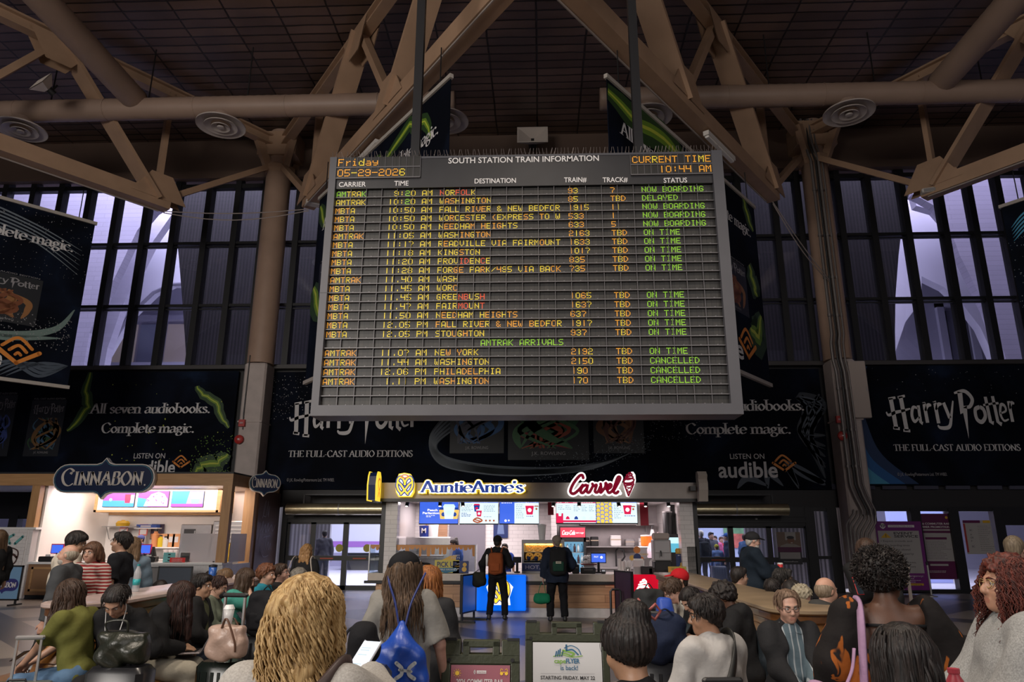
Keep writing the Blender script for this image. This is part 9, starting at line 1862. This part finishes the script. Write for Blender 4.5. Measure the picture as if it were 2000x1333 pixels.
# ---------------- loose luggage and bottles
suitcase('grey-green suitcase with a silver handle at the far left', 40,1290,0,6.1, w=.5, hgt=.50, d=.34, rz=.25, mt=mat('case_sage', (.075,.09,.085),.6), handle=.32, rod=STEEL, grip=STEEL, ribs=False)
suitcase('black suitcase with a tall black-gripped handle behind the grey-green one', 92,1280,0,7.0, w=.42, hgt=.55, d=.26, rz=.2, handle=.48)
suitcase('black ribbed suitcase carrying the beige tote', 432,1330,0,6.2, w=.34, hgt=float(at(432,1290,6.2).z)-.06, d=.28, rz=-.15, handle=.48, mt=mat('case_gloss', (.008,.012,.010),.18))
soft('dusty beige tote with brown handles on the ribbed suitcase', 'bag', tuple(at(441,1286,6.05)),-.1,(.30,.14,.25), TAN, 'tote_bag', wob=.007, h=.011, handles=[[(-.02,-.07,.23),(.03,-.10,.30),(.11,-.10,.14),(.12,-.09,.06)], [(-.04,.06,.23),(0,.06,.29),(.05,.06,.23)]], hm=BRN)
o = thing('water_cup', 'clear iced drink cup between the case handle rods', 'cup', tuple(at(441,1286,6.05)+Vector((-.02,.02,.245)))); MB().lathe([(.03,0),(.042,.12)], n=14).build('cup', mat('clear_plastic', (.75,.74,.74),.15, alpha=.6), o, True); MB().lathe([(.044,.12),(.03,.15),(0,.152)], n=14).build('lid', PWHITE, o)
soft('black backpack standing in front of the person in teal', 'backpack', tuple(at(515,1240,8.0)),.1,(.36,.26,.44), BAGK, 'backpack', pocket=BAGK, handles=[[(-.05,0,.43),(0,0,.48),(.05,0,.43)]])
suitcase('black suitcase under the backpack beside the left bench', 515,1240,0,8.05, w=.42, hgt=float(at(515,1240,8.0).z)-.065, d=.3, handle=0)
soft('black backpack with a loose strap beside the capped person', 'backpack', tuple(at(708,1300,4.35)),.15,(.15,.16,.23), BAGK, 'backpack', handles=[[(-.03,0,.22),(-.09,-.03,.18),(-.12,-.03,.08),(-.11,0,.0)]])
suitcase('black case under the backpack with the loose strap', 708,1325,0,4.36, w=.3, hgt=max(float(at(712,1300,4.35).z)-.065,.1), d=.24, handle=0)
def bottle(lab, p, mt, capm, hgt=.24, r=.034, band=None):
 o = thing('drink_bottle', lab, 'bottle', tuple(p)); MB().lathe([(r*.9,0),(r, .01),(r, hgt*.62),(r*.95, hgt*.7),(r*.4, hgt*.9),(r*.4, hgt*.94)], n=18).build('bottle', mt, o, 'auto'); MB().lathe([(r*.45, hgt*.93),(r*.45, hgt),(0, hgt)], n=14).build('cap', capm, o)
 if band: MB().lathe([(r*1.02, hgt*.24),(r*1.02, hgt*.46)], n=18).build('label_band', band, o, True)
 return o
p_ = atz(263,1158,1.12); bottle('clear water bottle with a teal label on the left bench ledge', (p_.x-.05, p_.y+.1,1.12), mat('bottle_clear', (.55,.56,.58),.1, alpha=.45), mat('cap_teal', (.02,.2,.22),.4),.29,.038, mat('label_teal', (.02,.30,.32),.4))
p_ = atz(421,1140,1.12); o = thing('tumbler', 'blue tumbler with a black lid on the left bench ledge', 'cup', (p_.x-.1, p_.y+.1,1.12)); MB().lathe([(.04,0),(.052,.2)], n=18).build('cup', mat('tumbler_blue', (.02,.08,.30),.3), o, True); MB().lathe([(.055,.2),(.055,.225),(.0,.235)], n=18).build('lid', BLACKP, o)
p_ = at(1864,1322,3.2); bottle('coral pink flask with a wide lid at the lower right', (p_.x, p_.y, p_.z-.22), mat('flask_coral', (.42,.05,.07),.35), mat('flask_coral', (.42,.05,.07),.35),.25,.05)
suitcase('dark suitcase under the coral flask, gripped by the woman in the hoodie', 1880,1330,0,3.2, w=.4, hgt=max(float(p_.z)-.285,.3), d=.26, handle=0, mt=mat('case_charcoal', (.02,.02,.022),.3))
suitcase('suitcase with a tall bronze handle beyond the woman with the afro', 1764,1160,0,6.0, w=.4, hgt=.62, d=.25, handle=.78, rod=mat('rod_bronze', (.22,.19,.17),.35,.6), grip=mat('rod_bronze', (.22,.19,.17),.35,.6), mt=mat('case_coral', (.30,.10,.08),.4))
